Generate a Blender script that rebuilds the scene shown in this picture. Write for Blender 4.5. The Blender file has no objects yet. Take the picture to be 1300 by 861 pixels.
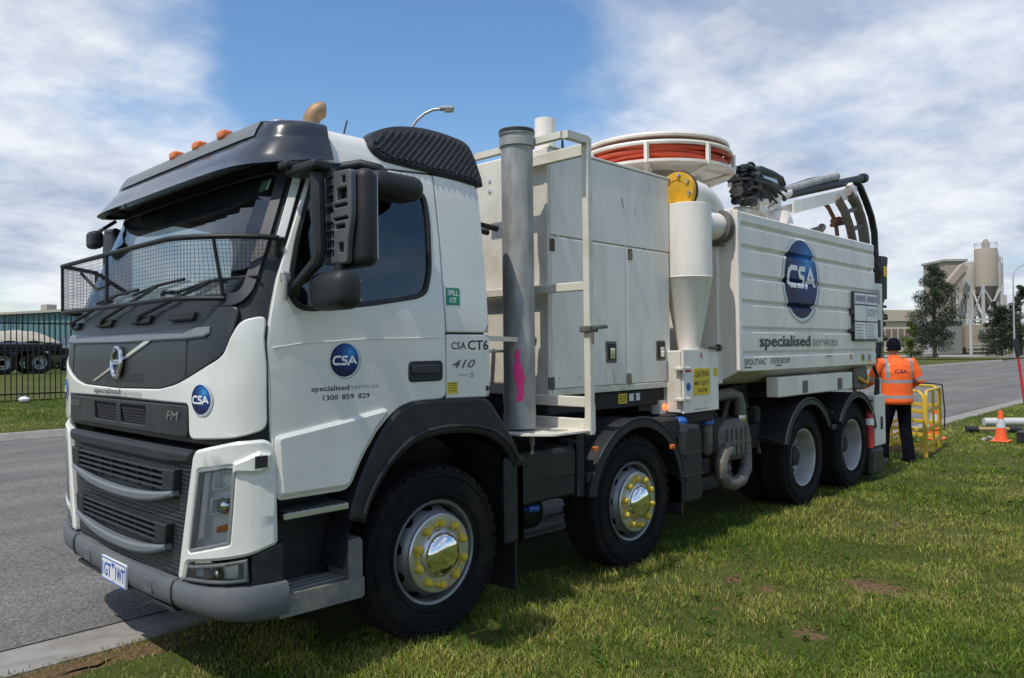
import bpy, bmesh, math, random
from bisect import bisect
from mathutils import Vector, Matrix
from mathutils.geometry import delaunay_2d_cdt
R = math.radians
random.seed(7)
scene = bpy.context.scene
COL = scene.collection
# ------------------------------------------------------------------ camera
cam_d = bpy.data.cameras.new('camera'); cam = bpy.data.objects.new('camera', cam_d); COL.objects.link(cam)
cam_d.sensor_width = 36; cam_d.lens = 27.139; cam_d.clip_end = 6000; cam_d.clip_start = .05
right = Vector((.692635, -.721192, -.011821)); up = Vector((-.001774, -.018092, .999835)); fwd = Vector((.721286, .692499, .013811))
m = Matrix((right, up, -fwd)).transposed().to_4x4()
m.translation = Vector((-2.9552, -4.6368, 1.6792)); cam.matrix_world = m
scene.camera = cam
# ------------------------------------------------------------------ sky and sun
SUN_EL = 61.0
SUN_DIR = Vector((-.475, -.028, math.tan(R(SUN_EL)) * .4776)).normalized()
w = bpy.data.worlds.new('World'); scene.world = w; w.use_nodes = True
nt = w.node_tree; N = nt.nodes; L = nt.links
for n in list(N): N.remove(n)
out = N.new('ShaderNodeOutputWorld')
sky = N.new('ShaderNodeTexSky'); sky.sky_type = 'NISHITA'; sky.sun_disc = False
sky.sun_elevation = R(SUN_EL); sky.sun_rotation = math.atan2(SUN_DIR.x, SUN_DIR.y)
sky.air_density = 1.1; sky.dust_density = .6; sky.ozone_density = 2.5; sky.altitude = 30
bg = N.new('ShaderNodeBackground'); bg.inputs[1].default_value = .12
hs = N.new('ShaderNodeHueSaturation'); hs.inputs['Saturation'].default_value = 1.18; hs.inputs['Value'].default_value = 1.1
L.new(sky.outputs[0], hs.inputs['Color']); L.new(hs.outputs[0], bg.inputs[0])
tc = N.new('ShaderNodeTexCoord')
sep = N.new('ShaderNodeSeparateXYZ'); L.new(tc.outputs['Generated'], sep.inputs[0])
def wm(op, a, b=None, c=None):
    n = N.new('ShaderNodeMath'); n.operation = op
    for i, q in enumerate((a, b, c)):
        if q is None: continue
        if isinstance(q, (int, float)): n.inputs[i].default_value = q
        else: L.new(q, n.inputs[i])
    return n.outputs[0]
# flat cloud layer: direction / (height + bias) gives the perspective of a real deck
den = wm('ADD', wm('MAXIMUM', sep.outputs[2], 0.0), .22)
cmb = N.new('ShaderNodeCombineXYZ')
L.new(wm('DIVIDE', sep.outputs[0], den), cmb.inputs[0]); L.new(wm('DIVIDE', sep.outputs[1], den), cmb.inputs[1])
cmb.inputs[2].default_value = 3.7
mpn = N.new('ShaderNodeMapping'); mpn.inputs['Location'].default_value = (.35, .1, 0); L.new(cmb.outputs[0], mpn.inputs[0])
n1 = N.new('ShaderNodeTexNoise'); n1.inputs['Scale'].default_value = .85; n1.inputs['Detail'].default_value = 9; n1.inputs['Roughness'].default_value = .56; n1.inputs['Distortion'].default_value = .25
L.new(mpn.outputs[0], n1.inputs['Vector'])
n2 = N.new('ShaderNodeTexNoise'); n2.inputs['Scale'].default_value = 2.3; n2.inputs['Detail'].default_value = 8; n2.inputs['Roughness'].default_value = .6
L.new(mpn.outputs[0], n2.inputs['Vector'])
# the open blue gap in the deck, seen above the cab
def lobe(d, k):
    v = N.new('ShaderNodeVectorMath'); v.operation = 'DOT_PRODUCT'; L.new(tc.outputs['Generated'], v.inputs[0]); v.inputs[1].default_value = Vector(d).normalized()
    return wm('POWER', wm('MAXIMUM', v.outputs['Value'], 0.0), k)
cov = wm('ADD', wm('MULTIPLY', n1.outputs[0], .8), wm('MULTIPLY', n2.outputs[0], .2))
def pdir(u, v): return fwd + right * ((u - 650) / 980.) + up * (-(v - 430.5) / 980.)
for (u, v, k, a) in ((480, 30, 60, -.30), (560, 170, 120, -.14), (60, 100, 50, .12), (1010, 140, 14, .17), (250, 230, 90, .08), (1190, 400, 160, -.10), (40, 420, 160, .05)):
    cov = wm('ADD', cov, wm('MULTIPLY', lobe(pdir(u, v), k), a))
mr = N.new('ShaderNodeMapRange'); mr.interpolation_type = 'SMOOTHSTEP'; mr.inputs['From Min'].default_value = .42; mr.inputs['From Max'].default_value = .63; mr.inputs['To Max'].default_value = .93
L.new(cov, mr.inputs['Value'])
cr_ = N.new('ShaderNodeValToRGB'); cr_.color_ramp.elements[0].position = .36; cr_.color_ramp.elements[0].color = (.40, .47, .61, 1)
cr_.color_ramp.elements[1].position = .64; cr_.color_ramp.elements[1].color = (.86, .88, .92, 1); L.new(n2.outputs[0], cr_.inputs[0])
bgc = N.new('ShaderNodeBackground'); L.new(cr_.outputs[0], bgc.inputs[0]); bgc.inputs[1].default_value = .90
mx = N.new('ShaderNodeMixShader'); L.new(mr.outputs[0], mx.inputs[0]); L.new(bg.outputs[0], mx.inputs[1]); L.new(bgc.outputs[0], mx.inputs[2])
L.new(mx.outputs[0], out.inputs['Surface'])
sl = bpy.data.lights.new('sun', 'SUN'); sl.energy = 3.0; sl.angle = R(.6); sl.color = (1, .955, .88)
so = bpy.data.objects.new('sun', sl); COL.objects.link(so)
so.rotation_mode = 'QUATERNION'; so.rotation_quaternion = SUN_DIR.to_track_quat('Z', 'Y')
scene.view_settings.view_transform = 'Standard'; scene.view_settings.look = 'None'; scene.view_settings.exposure = .25; scene.view_settings.gamma = 1
scene.cycles.max_bounces = 8; scene.cycles.transparent_max_bounces = 16

# ------------------------------------------------------------------ materials
MATS = {}
def mat(name, col, rough=.5, metal=0, coat=0, var=.06, vscale=6., bump=0., bscale=60., spec=.5, dirt=None, dscale=1.6, damt=.35, stretch=(1, 1, 1), emis=None):
    if name in MATS: return MATS[name]
    M = bpy.data.materials.new(name); M.use_nodes = True; nt = M.node_tree; N = nt.nodes; L = nt.links
    p = N['Principled BSDF']; p.inputs['Roughness'].default_value = rough; p.inputs['Metallic'].default_value = metal
    p.inputs['Coat Weight'].default_value = coat; p.inputs['Coat Roughness'].default_value = .06; p.inputs['Specular IOR Level'].default_value = spec
    tc = N.new('ShaderNodeTexCoord'); mp = N.new('ShaderNodeMapping'); mp.inputs['Scale'].default_value = stretch; L.new(tc.outputs['Object'], mp.inputs[0])
    nz = N.new('ShaderNodeTexNoise'); nz.inputs['Scale'].default_value = vscale; nz.inputs['Detail'].default_value = 6; L.new(mp.outputs[0], nz.inputs['Vector'])
    cr = N.new('ShaderNodeValToRGB'); e = cr.color_ramp.elements; e[0].position = .3; e[1].position = .72
    e[0].color = tuple(c * (1 - var) for c in col) + (1,); e[1].color = tuple(min(1, c * (1 + var)) for c in col) + (1,)
    L.new(nz.outputs[0], cr.inputs[0]); last = cr.outputs[0]
    if dirt:
        n2 = N.new('ShaderNodeTexNoise'); n2.inputs['Scale'].default_value = dscale; n2.inputs['Detail'].default_value = 9; n2.inputs['Roughness'].default_value = .68; L.new(mp.outputs[0], n2.inputs['Vector'])
        m2 = N.new('ShaderNodeMapRange'); m2.inputs['From Min'].default_value = .46; m2.inputs['From Max'].default_value = .78; m2.inputs['To Max'].default_value = damt; L.new(n2.outputs[0], m2.inputs['Value'])
        mi = N.new('ShaderNodeMix'); mi.data_type = 'RGBA'; L.new(m2.outputs[0], mi.inputs[0]); L.new(last, mi.inputs[6]); mi.inputs[7].default_value = tuple(dirt) + (1,); last = mi.outputs[2]
        rr = N.new('ShaderNodeMapRange'); rr.inputs['To Min'].default_value = rough; rr.inputs['To Max'].default_value = min(1, rough + .35); L.new(m2.outputs[0], rr.inputs['Value']); L.new(rr.outputs[0], p.inputs['Roughness'])
    L.new(last, p.inputs['Base Color'])
    if bump:
        n3 = N.new('ShaderNodeTexNoise'); n3.inputs['Scale'].default_value = bscale; n3.inputs['Detail'].default_value = 5; L.new(tc.outputs['Object'], n3.inputs['Vector'])
        b = N.new('ShaderNodeBump'); b.inputs['Strength'].default_value = bump; b.inputs['Distance'].default_value = .01; L.new(n3.outputs[0], b.inputs['Height']); L.new(b.outputs[0], p.inputs['Normal'])
    if emis:
        p.inputs['Emission Color'].default_value = tuple(emis[:3]) + (1,); p.inputs['Emission Strength'].default_value = emis[3]
    MATS[name] = M; return M
WHITE = mat('white_paint', (.73, .72, .675), .26, 0, .7, .015, 3, bump=.012, bscale=3, dirt=(.42, .38, .31), dscale=2.4, damt=.24, stretch=(1.6, 1.6, .7))
BOXW = mat('box_white_paint', (.80, .745, .67), .42, 0, .25, .025, 3, bump=.05, bscale=4, dirt=(.36, .32, .26), dscale=2.0, damt=.42, stretch=(2.2, 2.2, .45))
CREAM = mat('cream_paint', (.68, .645, .55), .5, 0, .1, .03, 4, dirt=(.34, .24, .14), dscale=3.5, damt=.6)
BLACKP = mat('black_plastic', (.016, .0175, .020), .5, 0, 0, .15, 8, spec=.38, bump=.12, bscale=300, dirt=(.06, .057, .05), dscale=4, damt=.3)
FENDER = mat('fender_plastic', (.017, .018, .021), .5, 0, 0, .12, 5, spec=.35, bump=.15, bscale=260, dirt=(.07, .064, .055), dscale=5, damt=.35)
SATIN = mat('satin_black_panel', (.018, .020, .024), .42, 0, .0, .1, 5, dirt=(.08, .08, .078), dscale=3, damt=.3)
GREYP = mat('grey_plastic', (.14, .155, .175), .42, 0, 0, .06, 5, bump=.06, bscale=250, dirt=(.17, .165, .15), dscale=3, damt=.4)
BUMPER = mat('bumper_grey', (.10, .108, .118), .5, 0, 0, .07, 5, bump=.1, bscale=250, dirt=(.19, .18, .155), dscale=4, damt=.5)
STEPM = mat('step_plastic', (.13, .13, .125), .6, 0, 0, .1, 9, bump=.1, bscale=120, dirt=(.33, .29, .22), dscale=9, damt=.7)
VISOR = mat('visor_smoke', (.028, .033, .043), .2, 0, .25, .05, 4, spec=.5)
VISORT = mat('visor_cap_grey', (.15, .155, .158), .4, 0, 0, .05, 4)
RUBBER = mat('tyre_rubber', (.007, .007, .008), .8, 0, 0, .15, 12, spec=.22, bump=.2, bscale=140, dirt=(.075, .064, .05), dscale=2.6, damt=.45)
STEELW = mat('wheel_steel', (.24, .245, .25), .42, .6, 0, .1, 9, dirt=(.14, .12, .10), dscale=6, damt=.5)
ALLOY = mat('brushed_alloy', (.62, .62, .61), .32, .85, 0, .06, 9, dirt=(.2, .18, .15), dscale=6, damt=.35)
CHROME = mat('chrome', (.82, .83, .84), .06, 1, 0, .02, 4)
CHROMED = mat('dull_chrome', (.62, .63, .65), .2, 1, 0, .04, 8)
YELNUT = mat('yellow_nut_plastic', (.62, .44, .03), .45, 0, 0, .08, 20, dirt=(.2, .16, .06), dscale=20, damt=.4)
GALV = mat('galvanised_steel', (.36, .355, .34), .6, .35, 0, .28, 14, bump=.05, bscale=40, dirt=(.23, .21, .185), dscale=3, damt=.55, stretch=(1, 1, .35))
DKMETAL = mat('dark_chassis_metal', (.014, .014, .015), .7, .1, 0, .25, 9, bump=.2, bscale=60, dirt=(.05, .04, .03), dscale=6, damt=.5)
MIDMETAL = mat('cast_metal', (.15, .14, .125), .6, .35, 0, .25, 16, bump=.35, bscale=50, dirt=(.19, .135, .085), dscale=8, damt=.7)
HOSE = mat('red_hose', (.60, .075, .028), .45, 0, 0, .14, 5, dirt=(.28, .09, .06), dscale=8, damt=.3)
BHOSE = mat('black_hose', (.016, .016, .017), .45, 0, 0, .2, 9, bump=.1, bscale=90)
YELF = mat('yellow_flange', (.64, .34, .012), .45, 0, 0, .08, 8, dirt=(.3, .2, .06), dscale=9, damt=.4)
ORANGE = mat('amber_plastic', (.70, .16, .02), .3, 0, .3, .06, 9)
COPPER = mat('heat_tinted_steel', (.30, .185, .105), .6, .35, 0, .25, 5, stretch=(1, 1, .5))
REDP = mat('red_paint', (.42, .02, .025), .4, 0, .2, .08, 8)
BLUEP = mat('blue_plastic', (.02, .10, .38), .4, 0, 0, .1, 9)
PINK = mat('pink_spray_paint', (1.0, .045, .26), .6, 0, 0, .08, 12)
INTER = mat('cab_interior', (.035, .034, .034), .8, 0, 0, .2, 7)
SEATM = mat('seat_fabric', (.055, .06, .07), .9, 0, 0, .15, 30, bump=.2, bscale=200)
NAVY = mat('navy_lettering', (.012, .012, .035), .5, 0, 0, .02)
GREYT = mat('grey_lettering', (.28, .285, .28), .5, 0, 0, .02)
BLACKT = mat('black_lettering', (.012, .012, .013), .5, 0, 0, .02)
WHITET = mat('white_lettering', (.78, .78, .78), .45, 0, 0, .02)
SILVT = mat('silver_lettering', (.42, .42, .43), .3, .8, 0, .02)
DGREYT = mat('dark_grey_lettering', (.10, .10, .105), .4, 0, 0, .02)
REDT = mat('red_lettering', (.45, .03, .02), .5, 0, 0, .02)
BLUET = mat('blue_sticker', (.01, .09, .36), .5, 0, 0, .03)
SIGNY = mat('yellow_sticker', (.68, .50, .02), .5, 0, 0, .05, 8, dirt=(.35, .26, .05), damt=.3)
SIGNG = mat('green_sticker', (.01, .22, .11), .5, 0, 0, .05)
SIGNW = mat('white_sticker', (.70, .70, .72), .4, 0, 0, .03, dirt=(.5, .49, .45), damt=.25)
def glass(name, tint, t=.6, rough=.0):
    M = bpy.data.materials.new(name); M.use_nodes = True; nt = M.node_tree; N = nt.nodes; L = nt.links
    N.remove(N['Principled BSDF']); o = N['Material Output']
    tr = N.new('ShaderNodeBsdfTransparent'); tr.inputs[0].default_value = tuple(c * t for c in tint) + (1,)
    gl = N.new('ShaderNodeBsdfGlossy'); gl.inputs['Roughness'].default_value = rough + .01; gl.inputs[0].default_value = (.92, .95, .97, 1)
    fr = N.new('ShaderNodeFresnel'); fr.inputs[0].default_value = 1.52
    ma = N.new('ShaderNodeMath'); ma.operation = 'MULTIPLY_ADD'; L.new(fr.outputs[0], ma.inputs[0]); ma.inputs[1].default_value = 1.25; ma.inputs[2].default_value = .035
    mx = N.new('ShaderNodeMixShader'); L.new(ma.outputs[0], mx.inputs[0]); L.new(tr.outputs[0], mx.inputs[1]); L.new(gl.outputs[0], mx.inputs[2]); L.new(mx.outputs[0], o.inputs[0])
    return M
REFL = mat('lamp_reflector', (.84, .85, .86), .3, .25, 0, .05, 20)
GLASS = glass('windscreen_glass', (.80, .90, .90), .86)
TINT = glass('tinted_side_glass', (.52, .64, .66), .72)
LENS = glass('lamp_lens', (.95, .97, .97), .92)
def logo_mat():
    M = bpy.data.materials.new('blue_globe_logo'); M.use_nodes = True; nt = M.node_tree; N = nt.nodes; L = nt.links; p = N['Principled BSDF']; p.inputs['Roughness'].default_value = .5; p.inputs['Specular IOR Level'].default_value = .25
    a = N.new('ShaderNodeUVMap'); d = N.new('ShaderNodeVectorMath'); d.operation = 'DISTANCE'; L.new(a.outputs[0], d.inputs[0]); d.inputs[1].default_value = (.70, .74, 0)
    cr = N.new('ShaderNodeValToRGB'); e = cr.color_ramp.elements; e[0].position = 0; e[0].color = (.06, .32, .62, 1); e[1].position = .62; e[1].color = (.012, .012, .06, 1)
    x = e.new(.14); x.color = (.02, .15, .42, 1); x = e.new(.34); x.color = (.012, .045, .19, 1)
    L.new(d.outputs['Value'], cr.inputs[0]); L.new(cr.outputs[0], p.inputs['Base Color']); return M
LOGO = logo_mat()
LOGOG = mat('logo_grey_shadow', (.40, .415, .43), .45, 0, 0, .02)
def hex_mat():
    M = mat('grille_mesh_black', (.02, .022, .025), .5, 0, 0, .1, 8); nt = M.node_tree; N = nt.nodes; L = nt.links; p = N['Principled BSDF']
    tc = N.new('ShaderNodeTexCoord'); mp = N.new('ShaderNodeMapping'); mp.inputs['Scale'].default_value = (1, 24, 46); L.new(tc.outputs['Object'], mp.inputs[0])
    v = N.new('ShaderNodeTexVoronoi'); v.inputs['Randomness'].default_value = .15; L.new(mp.outputs[0], v.inputs['Vector']); v.inputs['Scale'].default_value = 1
    b = N.new('ShaderNodeBump'); b.inputs['Strength'].default_value = 1; b.inputs['Distance'].default_value = .012; L.new(v.outputs['Distance'], b.inputs['Height']); L.new(b.outputs[0], p.inputs['Normal']); return M
HEXM = hex_mat()

# ------------------------------------------------------------------ mesh helpers
class MB:
    def __init__(s): s.v = []; s.f = []; s.uv = None
    def add(s, vs, fs):
        o = len(s.v); s.v += [tuple(q) for q in vs]; s.f += [tuple(i + o for i in q) for q in fs]; return s
    def box(s, x0, x1, y0, y1, z0, z1, b=0., M=None):
        if x0 > x1: x0, x1 = x1, x0
        if y0 > y1: y0, y1 = y1, y0
        if z0 > z1: z0, z1 = z1, z0
        b = min(b, .49 * min(x1 - x0, y1 - y0, z1 - z0)); vs = []; fs = []
        if b <= 0:
            vs = [(x, y, z) for x in (x0, x1) for y in (y0, y1) for z in (z0, z1)]
            fs = [(0, 1, 3, 2), (4, 6, 7, 5), (0, 4, 5, 1), (2, 3, 7, 6), (0, 2, 6, 4), (1, 5, 7, 3)]
        else:
            idx = {}
            X = (x0, x1); Y = (y0, y1); Z = (z0, z1); I = (b, -b)
            for i in (0, 1):
                for j in (0, 1):
                    for k in (0, 1):
                        for a in range(3):
                            c = [X[i] + I[i], Y[j] + I[j], Z[k] + I[k]]; c[a] = (X[i], Y[j], Z[k])[a]; idx[i, j, k, a] = len(vs); vs.append(tuple(c))
            def q(l): fs.append(tuple(idx[t] for t in l))
            for i in (0, 1):
                o = [(i, 0, 0, 0), (i, 0, 1, 0), (i, 1, 1, 0), (i, 1, 0, 0)]; q(o if i == 0 else o[::-1])
                o = [(0, i, 0, 1), (1, i, 0, 1), (1, i, 1, 1), (0, i, 1, 1)]; q(o if i == 0 else o[::-1])
                o = [(0, 0, i, 2), (0, 1, i, 2), (1, 1, i, 2), (1, 0, i, 2)]; q(o if i == 0 else o[::-1])
            for i in (0, 1):
                for j in (0, 1):
                    q([(i, j, 0, 0), (i, j, 0, 1), (i, j, 1, 1), (i, j, 1, 0)]); q([(i, 0, j, 0), (i, 0, j, 2), (i, 1, j, 2), (i, 1, j, 0)]); q([(0, i, j, 1), (0, i, j, 2), (1, i, j, 2), (1, i, j, 1)])
                    for k in (0, 1): q([(i, j, k, 0), (i, j, k, 1), (i, j, k, 2)])
        if M is not None: vs = [M @ Vector(v) for v in vs]
        return s.add(vs, fs)
    def rbox(s, x0, x1, y0, y1, z0, z1, r):
        # box with truly rounded edges
        lo = [min(x0, x1), min(y0, y1), min(z0, z1)]; hi = [max(x0, x1), max(y0, y1), max(z0, z1)]; c = [(a + b) / 2 for a, b in zip(lo, hi)]; h = [(b - a) / 2 for a, b in zip(lo, hi)]; r = min([r] + [q * .98 for q in h])
        K = [0, .25, .6, 1.0]; par = [[-q + r * k for k in K] + [q - r * k for k in K[::-1]] for q in h]
        for ax in range(3):
            u, v = (ax + 1) % 3, (ax + 2) % 3
            for sg in (-1, 1):
                vs = []
                for a in par[u]:
                    for b in par[v]:
                        p = [0, 0, 0]; p[ax] = sg * h[ax]; p[u] = a; p[v] = b
                        q = [max(-(h[i] - r), min(h[i] - r, p[i])) for i in range(3)]; d = Vector([p[i] - q[i] for i in range(3)]); d = d.normalized() * r if d.length > 1e-9 else d
                        vs.append(tuple(c[i] + q[i] + d[i] for i in range(3)))
                s.add(vs, [(i * 8 + j, (i + 1) * 8 + j, (i + 1) * 8 + j + 1, i * 8 + j + 1) if sg > 0 else (i * 8 + j, i * 8 + j + 1, (i + 1) * 8 + j + 1, (i + 1) * 8 + j) for i in range(7) for j in range(7)])
        s.weld = True; return s
    def tube(s, pts, r, n=10, caps=True, closed=False, sq=False):
        P = [Vector(p) for p in pts]; m_ = len(P); rr = r if isinstance(r, (list, tuple)) else [r] * m_
        T = []
        for i in range(m_):
            a = P[i - 1] if (i > 0 or closed) else P[i]; b = P[(i + 1) % m_] if (i < m_ - 1 or closed) else P[i]
            t = b - a; T.append(t.normalized() if t.length > 1e-9 else Vector((0, 0, 1)))
        ref = Vector((0, 0, 1)) if abs(T[0].z) < .9 else Vector((0, 1, 0))
        u = T[0].cross(ref).normalized(); vs = []; fs = []
        for i in range(m_):
            if i: 
                ax = T[i - 1].cross(T[i])
                if ax.length > 1e-7: u = Matrix.Rotation(T[i - 1].angle(T[i]), 3, ax) @ u
            u = (u - T[i] * u.dot(T[i])).normalized(); w_ = T[i].cross(u); sc = 1.
            if 0 < i < m_ - 1 and sq: sc = 1 / max(.5, math.cos(T[i].angle(P[i] - P[i - 1]) if (P[i] - P[i - 1]).length > 1e-9 else 0))
            for k in range(n):
                a = 2 * math.pi * (k + (.5 if sq else 0)) / n; vs.append(P[i] + (u * math.cos(a) + w_ * math.sin(a)) * rr[i] * sc)
        for i in range(m_ if closed else m_ - 1):
            j = (i + 1) % m_
            for k in range(n): fs.append((i * n + k, i * n + (k + 1) % n, j * n + (k + 1) % n, j * n + k))
        if caps and not closed: fs.append(tuple(range(n))[::-1]); fs.append(tuple((m_ - 1) * n + k for k in range(n)))
        return s.add(vs, fs)
    def bar(s, a, b, w_, h=None): return s.tube([a, b], w_ * .7071, 4, sq=True)
    def lathe(s, prof, axis='z', c=(0, 0, 0), n=24, a0=0, a1=2 * math.pi):
        full = abs(a1 - a0 - 2 * math.pi) < 1e-6; cnt = n if full else n + 1; vs = []; fs = []
        for (r, h) in prof:
            for k in range(cnt):
                a = a0 + (a1 - a0) * k / n; p, q = r * math.cos(a), r * math.sin(a)
                v = {'z': (p, q, h), 'y': (p, h, q), 'x': (h, p, q)}[axis]; vs.append((v[0] + c[0], v[1] + c[1], v[2] + c[2]))
        for i in range(len(prof) - 1):
            for k in range(n if full else n):
                k2 = (k + 1) % cnt; fs.append((i * cnt + k, i * cnt + k2, (i + 1) * cnt + k2, (i + 1) * cnt + k))
        return s.add(vs, fs)
    def grid(s, fn, us, vs_):
        o = [fn(a, b) for a in us for b in vs_]; nv = len(vs_)
        return s.add(o, [(i * nv + j, (i + 1) * nv + j, (i + 1) * nv + j + 1, i * nv + j + 1) for i in range(len(us) - 1) for j in range(nv - 1)])
    def prism(s, poly, fmap, d0, d1, ch=0.):
        n = len(poly)
        top = inset(poly, ch) if ch else poly
        vs = [fmap(u, v, d0) for u, v in poly]
        rings = [0]
        if ch: rings.append(len(vs)); vs += [fmap(u, v, d1 - ch) for u, v in poly]
        rings.append(len(vs)); vs += [fmap(u, v, d1) for u, v in top]
        fs = []
        for a, b in zip(rings, rings[1:]): fs += [(a + i, a + (i + 1) % n, b + (i + 1) % n, b + i) for i in range(n)]
        fs.append(tuple(range(n))[::-1]); fs.append(tuple(rings[-1] + i for i in range(n)))
        return s.add(vs, fs)
    def fix(s):
        bm = bmesh.new(); V = [bm.verts.new(v) for v in s.v]
        for q in s.f:
            if len(set(q)) > 2:
                try: bm.faces.new([V[i] for i in q])
                except ValueError: pass
        return bm
    def mesh(s, name, material, ang=32, recalc=True, smooth=True):
        bm = s.fix()
        if getattr(s, 'weld', False): bmesh.ops.remove_doubles(bm, verts=bm.verts, dist=1e-6)
        if recalc: bmesh.ops.recalc_face_normals(bm, faces=bm.faces)
        me = bpy.data.meshes.new(name); bm.to_mesh(me); bm.free()
        if smooth:
            me.polygons.foreach_set('use_smooth', [True] * len(me.polygons)); me.set_sharp_from_angle(angle=R(ang))
        me.materials.append(material); return me
    def build(s, name, material, parent=None, ang=32, recalc=True, smooth=True):
        return obj(name, s.mesh(name, material, ang, recalc, smooth), parent)
def obj(name, me, parent=None):
    o = bpy.data.objects.new(name, me); COL.objects.link(o)
    if parent: o.parent = parent
    return o
def empty(name, loc=(0, 0, 0)):
    o = bpy.data.objects.new(name, None); COL.objects.link(o); o.location = loc; o.empty_display_size = .2; return o
def tag(o, label=None, cat=None, group=None, kind=None):
    for k, q in (('label', label), ('category', cat), ('group', group), ('kind', kind)):
        if q: o[k] = q
    return o
def copy_tree(o, parent=None):
    c = o.copy(); COL.objects.link(c); c.parent = parent
    for ch in list(o.children): copy_tree(ch, c)
    return c
def parea(P): return .5 * sum(P[i][0] * P[(i + 1) % len(P)][1] - P[(i + 1) % len(P)][0] * P[i][1] for i in range(len(P)))
def inset(P, d):
    sg = 1 if parea(P) > 0 else -1; n = len(P); o = []
    for i in range(n):
        a, b, c = P[i - 1], P[i], P[(i + 1) % n]
        e1 = Vector((b[0] - a[0], b[1] - a[1])); e2 = Vector((c[0] - b[0], c[1] - b[1]))
        if e1.length < 1e-9 or e2.length < 1e-9: o.append(b); continue
        e1.normalize(); e2.normalize(); n1 = Vector((-e1.y, e1.x)) * sg; n2 = Vector((-e2.y, e2.x)) * sg
        k = n1 + n2; L_ = max(k.length_squared / 2, .35); k = k / L_; o.append((b[0] + k.x * d, b[1] + k.y * d))
    return o
def rnd(P, r, k=4):
    # round the corners of a polygon
    o = []; n = len(P)
    for i in range(n):
        a = Vector(P[i - 1]); b = Vector(P[i]); c = Vector(P[(i + 1) % n]); d1 = (a - b); d2 = (c - b)
        q = min(r, .45 * d1.length, .45 * d2.length); s_ = b + d1.normalized() * q; e = b + d2.normalized() * q
        for j in range(k + 1):
            t = j / k; o.append(tuple(s_ * (1 - t) ** 2 + b * 2 * t * (1 - t) + e * t * t))
    return o
def dens(P, st):
    o = []
    for i in range(len(P)):
        a, b = P[i], P[(i + 1) % len(P)]; n = max(1, int(math.dist(a, b) / st + .5))
        o += [(a[0] + (b[0] - a[0]) * k / n, a[1] + (b[1] - a[1]) * k / n) for k in range(n)]
    return o
def inside(P, u, v):
    c = False; n = len(P); j = n - 1
    for i in range(n):
        if (P[i][1] > v) != (P[j][1] > v) and u < (P[j][0] - P[i][0]) * (v - P[i][1]) / (P[j][1] - P[i][1]) + P[i][0]: c = not c
        j = i
    return c
def cdt(outer, holes, res):
    loops = [outer] + holes; vs = []; es = []
    for l in loops:
        o = len(vs); vs += [Vector(p) for p in l]; es += [(o + i, o + (i + 1) % len(l)) for i in range(len(l))]
    if res:
        us = [p[0] for p in outer]; ws = [p[1] for p in outer]; u = min(us) + res * .5
        while u < max(us):
            v = min(ws) + res * .5
            while v < max(ws):
                if inside(outer, u, v) and not any(inside(h, u, v) for h in holes):
                    vs.append(Vector((u + .01 * res, v)))
                v += res
            u += res
    r = delaunay_2d_cdt(vs, es, [], 0, 1e-6); V = [tuple(p) for p in r[0]]; F = []
    for q in r[2]:
        u = sum(V[i][0] for i in q) / len(q); v = sum(V[i][1] for i in q) / len(q)
        if inside(outer, u, v) and not any(inside(h, u, v) for h in holes): F.append(tuple(q))
    return V, F
def panel(name, outer, holes, fmap, d, depth, material, parent=None, ch=.006, res=.12, ang=28):
    # a sheet-metal piece: front skin at offset d, chamfered rim, returns going back by depth
    st = res if res else 9
    outer = dens(outer, st); holes = [dens(h, st) for h in holes]
    o2 = inset(outer, ch); h2 = [inset(h, -ch) for h in holes]
    b = MB(); vs, fs = cdt(o2, h2, res)
    mc = vs[fs[0][0]]; e = .01
    b.add([fmap(u, v, d) for u, v in vs], fs)
    for big, small in [(outer, o2)] + list(zip(holes, h2)):
        n = len(big); k = [fmap(u, v, d) for u, v in small] + [fmap(u, v, d - ch * .7) for u, v in big] + [fmap(u, v, d - depth) for u, v in big]
        b.add(k, [(r * n + i, r * n + (i + 1) % n, (r + 1) * n + (i + 1) % n, (r + 1) * n + i) for r in (0, 1) for i in range(n)])
    bm = b.fix(); bmesh.ops.remove_doubles(bm, verts=bm.verts, dist=1e-5); bmesh.ops.recalc_face_normals(bm, faces=bm.faces)
    u, v = vs[fs[0][0]]; od = Vector(fmap(u, v, 1)) - Vector(fmap(u, v, 0))
    bm.faces.ensure_lookup_table(); 
    f0 = max(bm.faces, key=lambda f: f.calc_area() * (1 if abs(f.normal.dot(od)) > .8 else 0))
    if f0.normal.dot(od) < 0: bmesh.ops.reverse_faces(bm, faces=bm.faces)
    me = bpy.data.meshes.new(name); bm.to_mesh(me); bm.free()
    me.polygons.foreach_set('use_smooth', [True] * len(me.polygons)); me.set_sharp_from_angle(angle=R(ang)); me.materials.append(material)
    return obj(name, me, parent)
def mY(y0): return lambda u, v, d: (u, y0 - d, v)
def mX(x0): return lambda u, v, d: (x0 - d, -u, v)     # faces -x; u runs to the reader's right
def mZ(z0): return lambda u, v, d: (u, v, z0 + d)
TXT = {}
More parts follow.
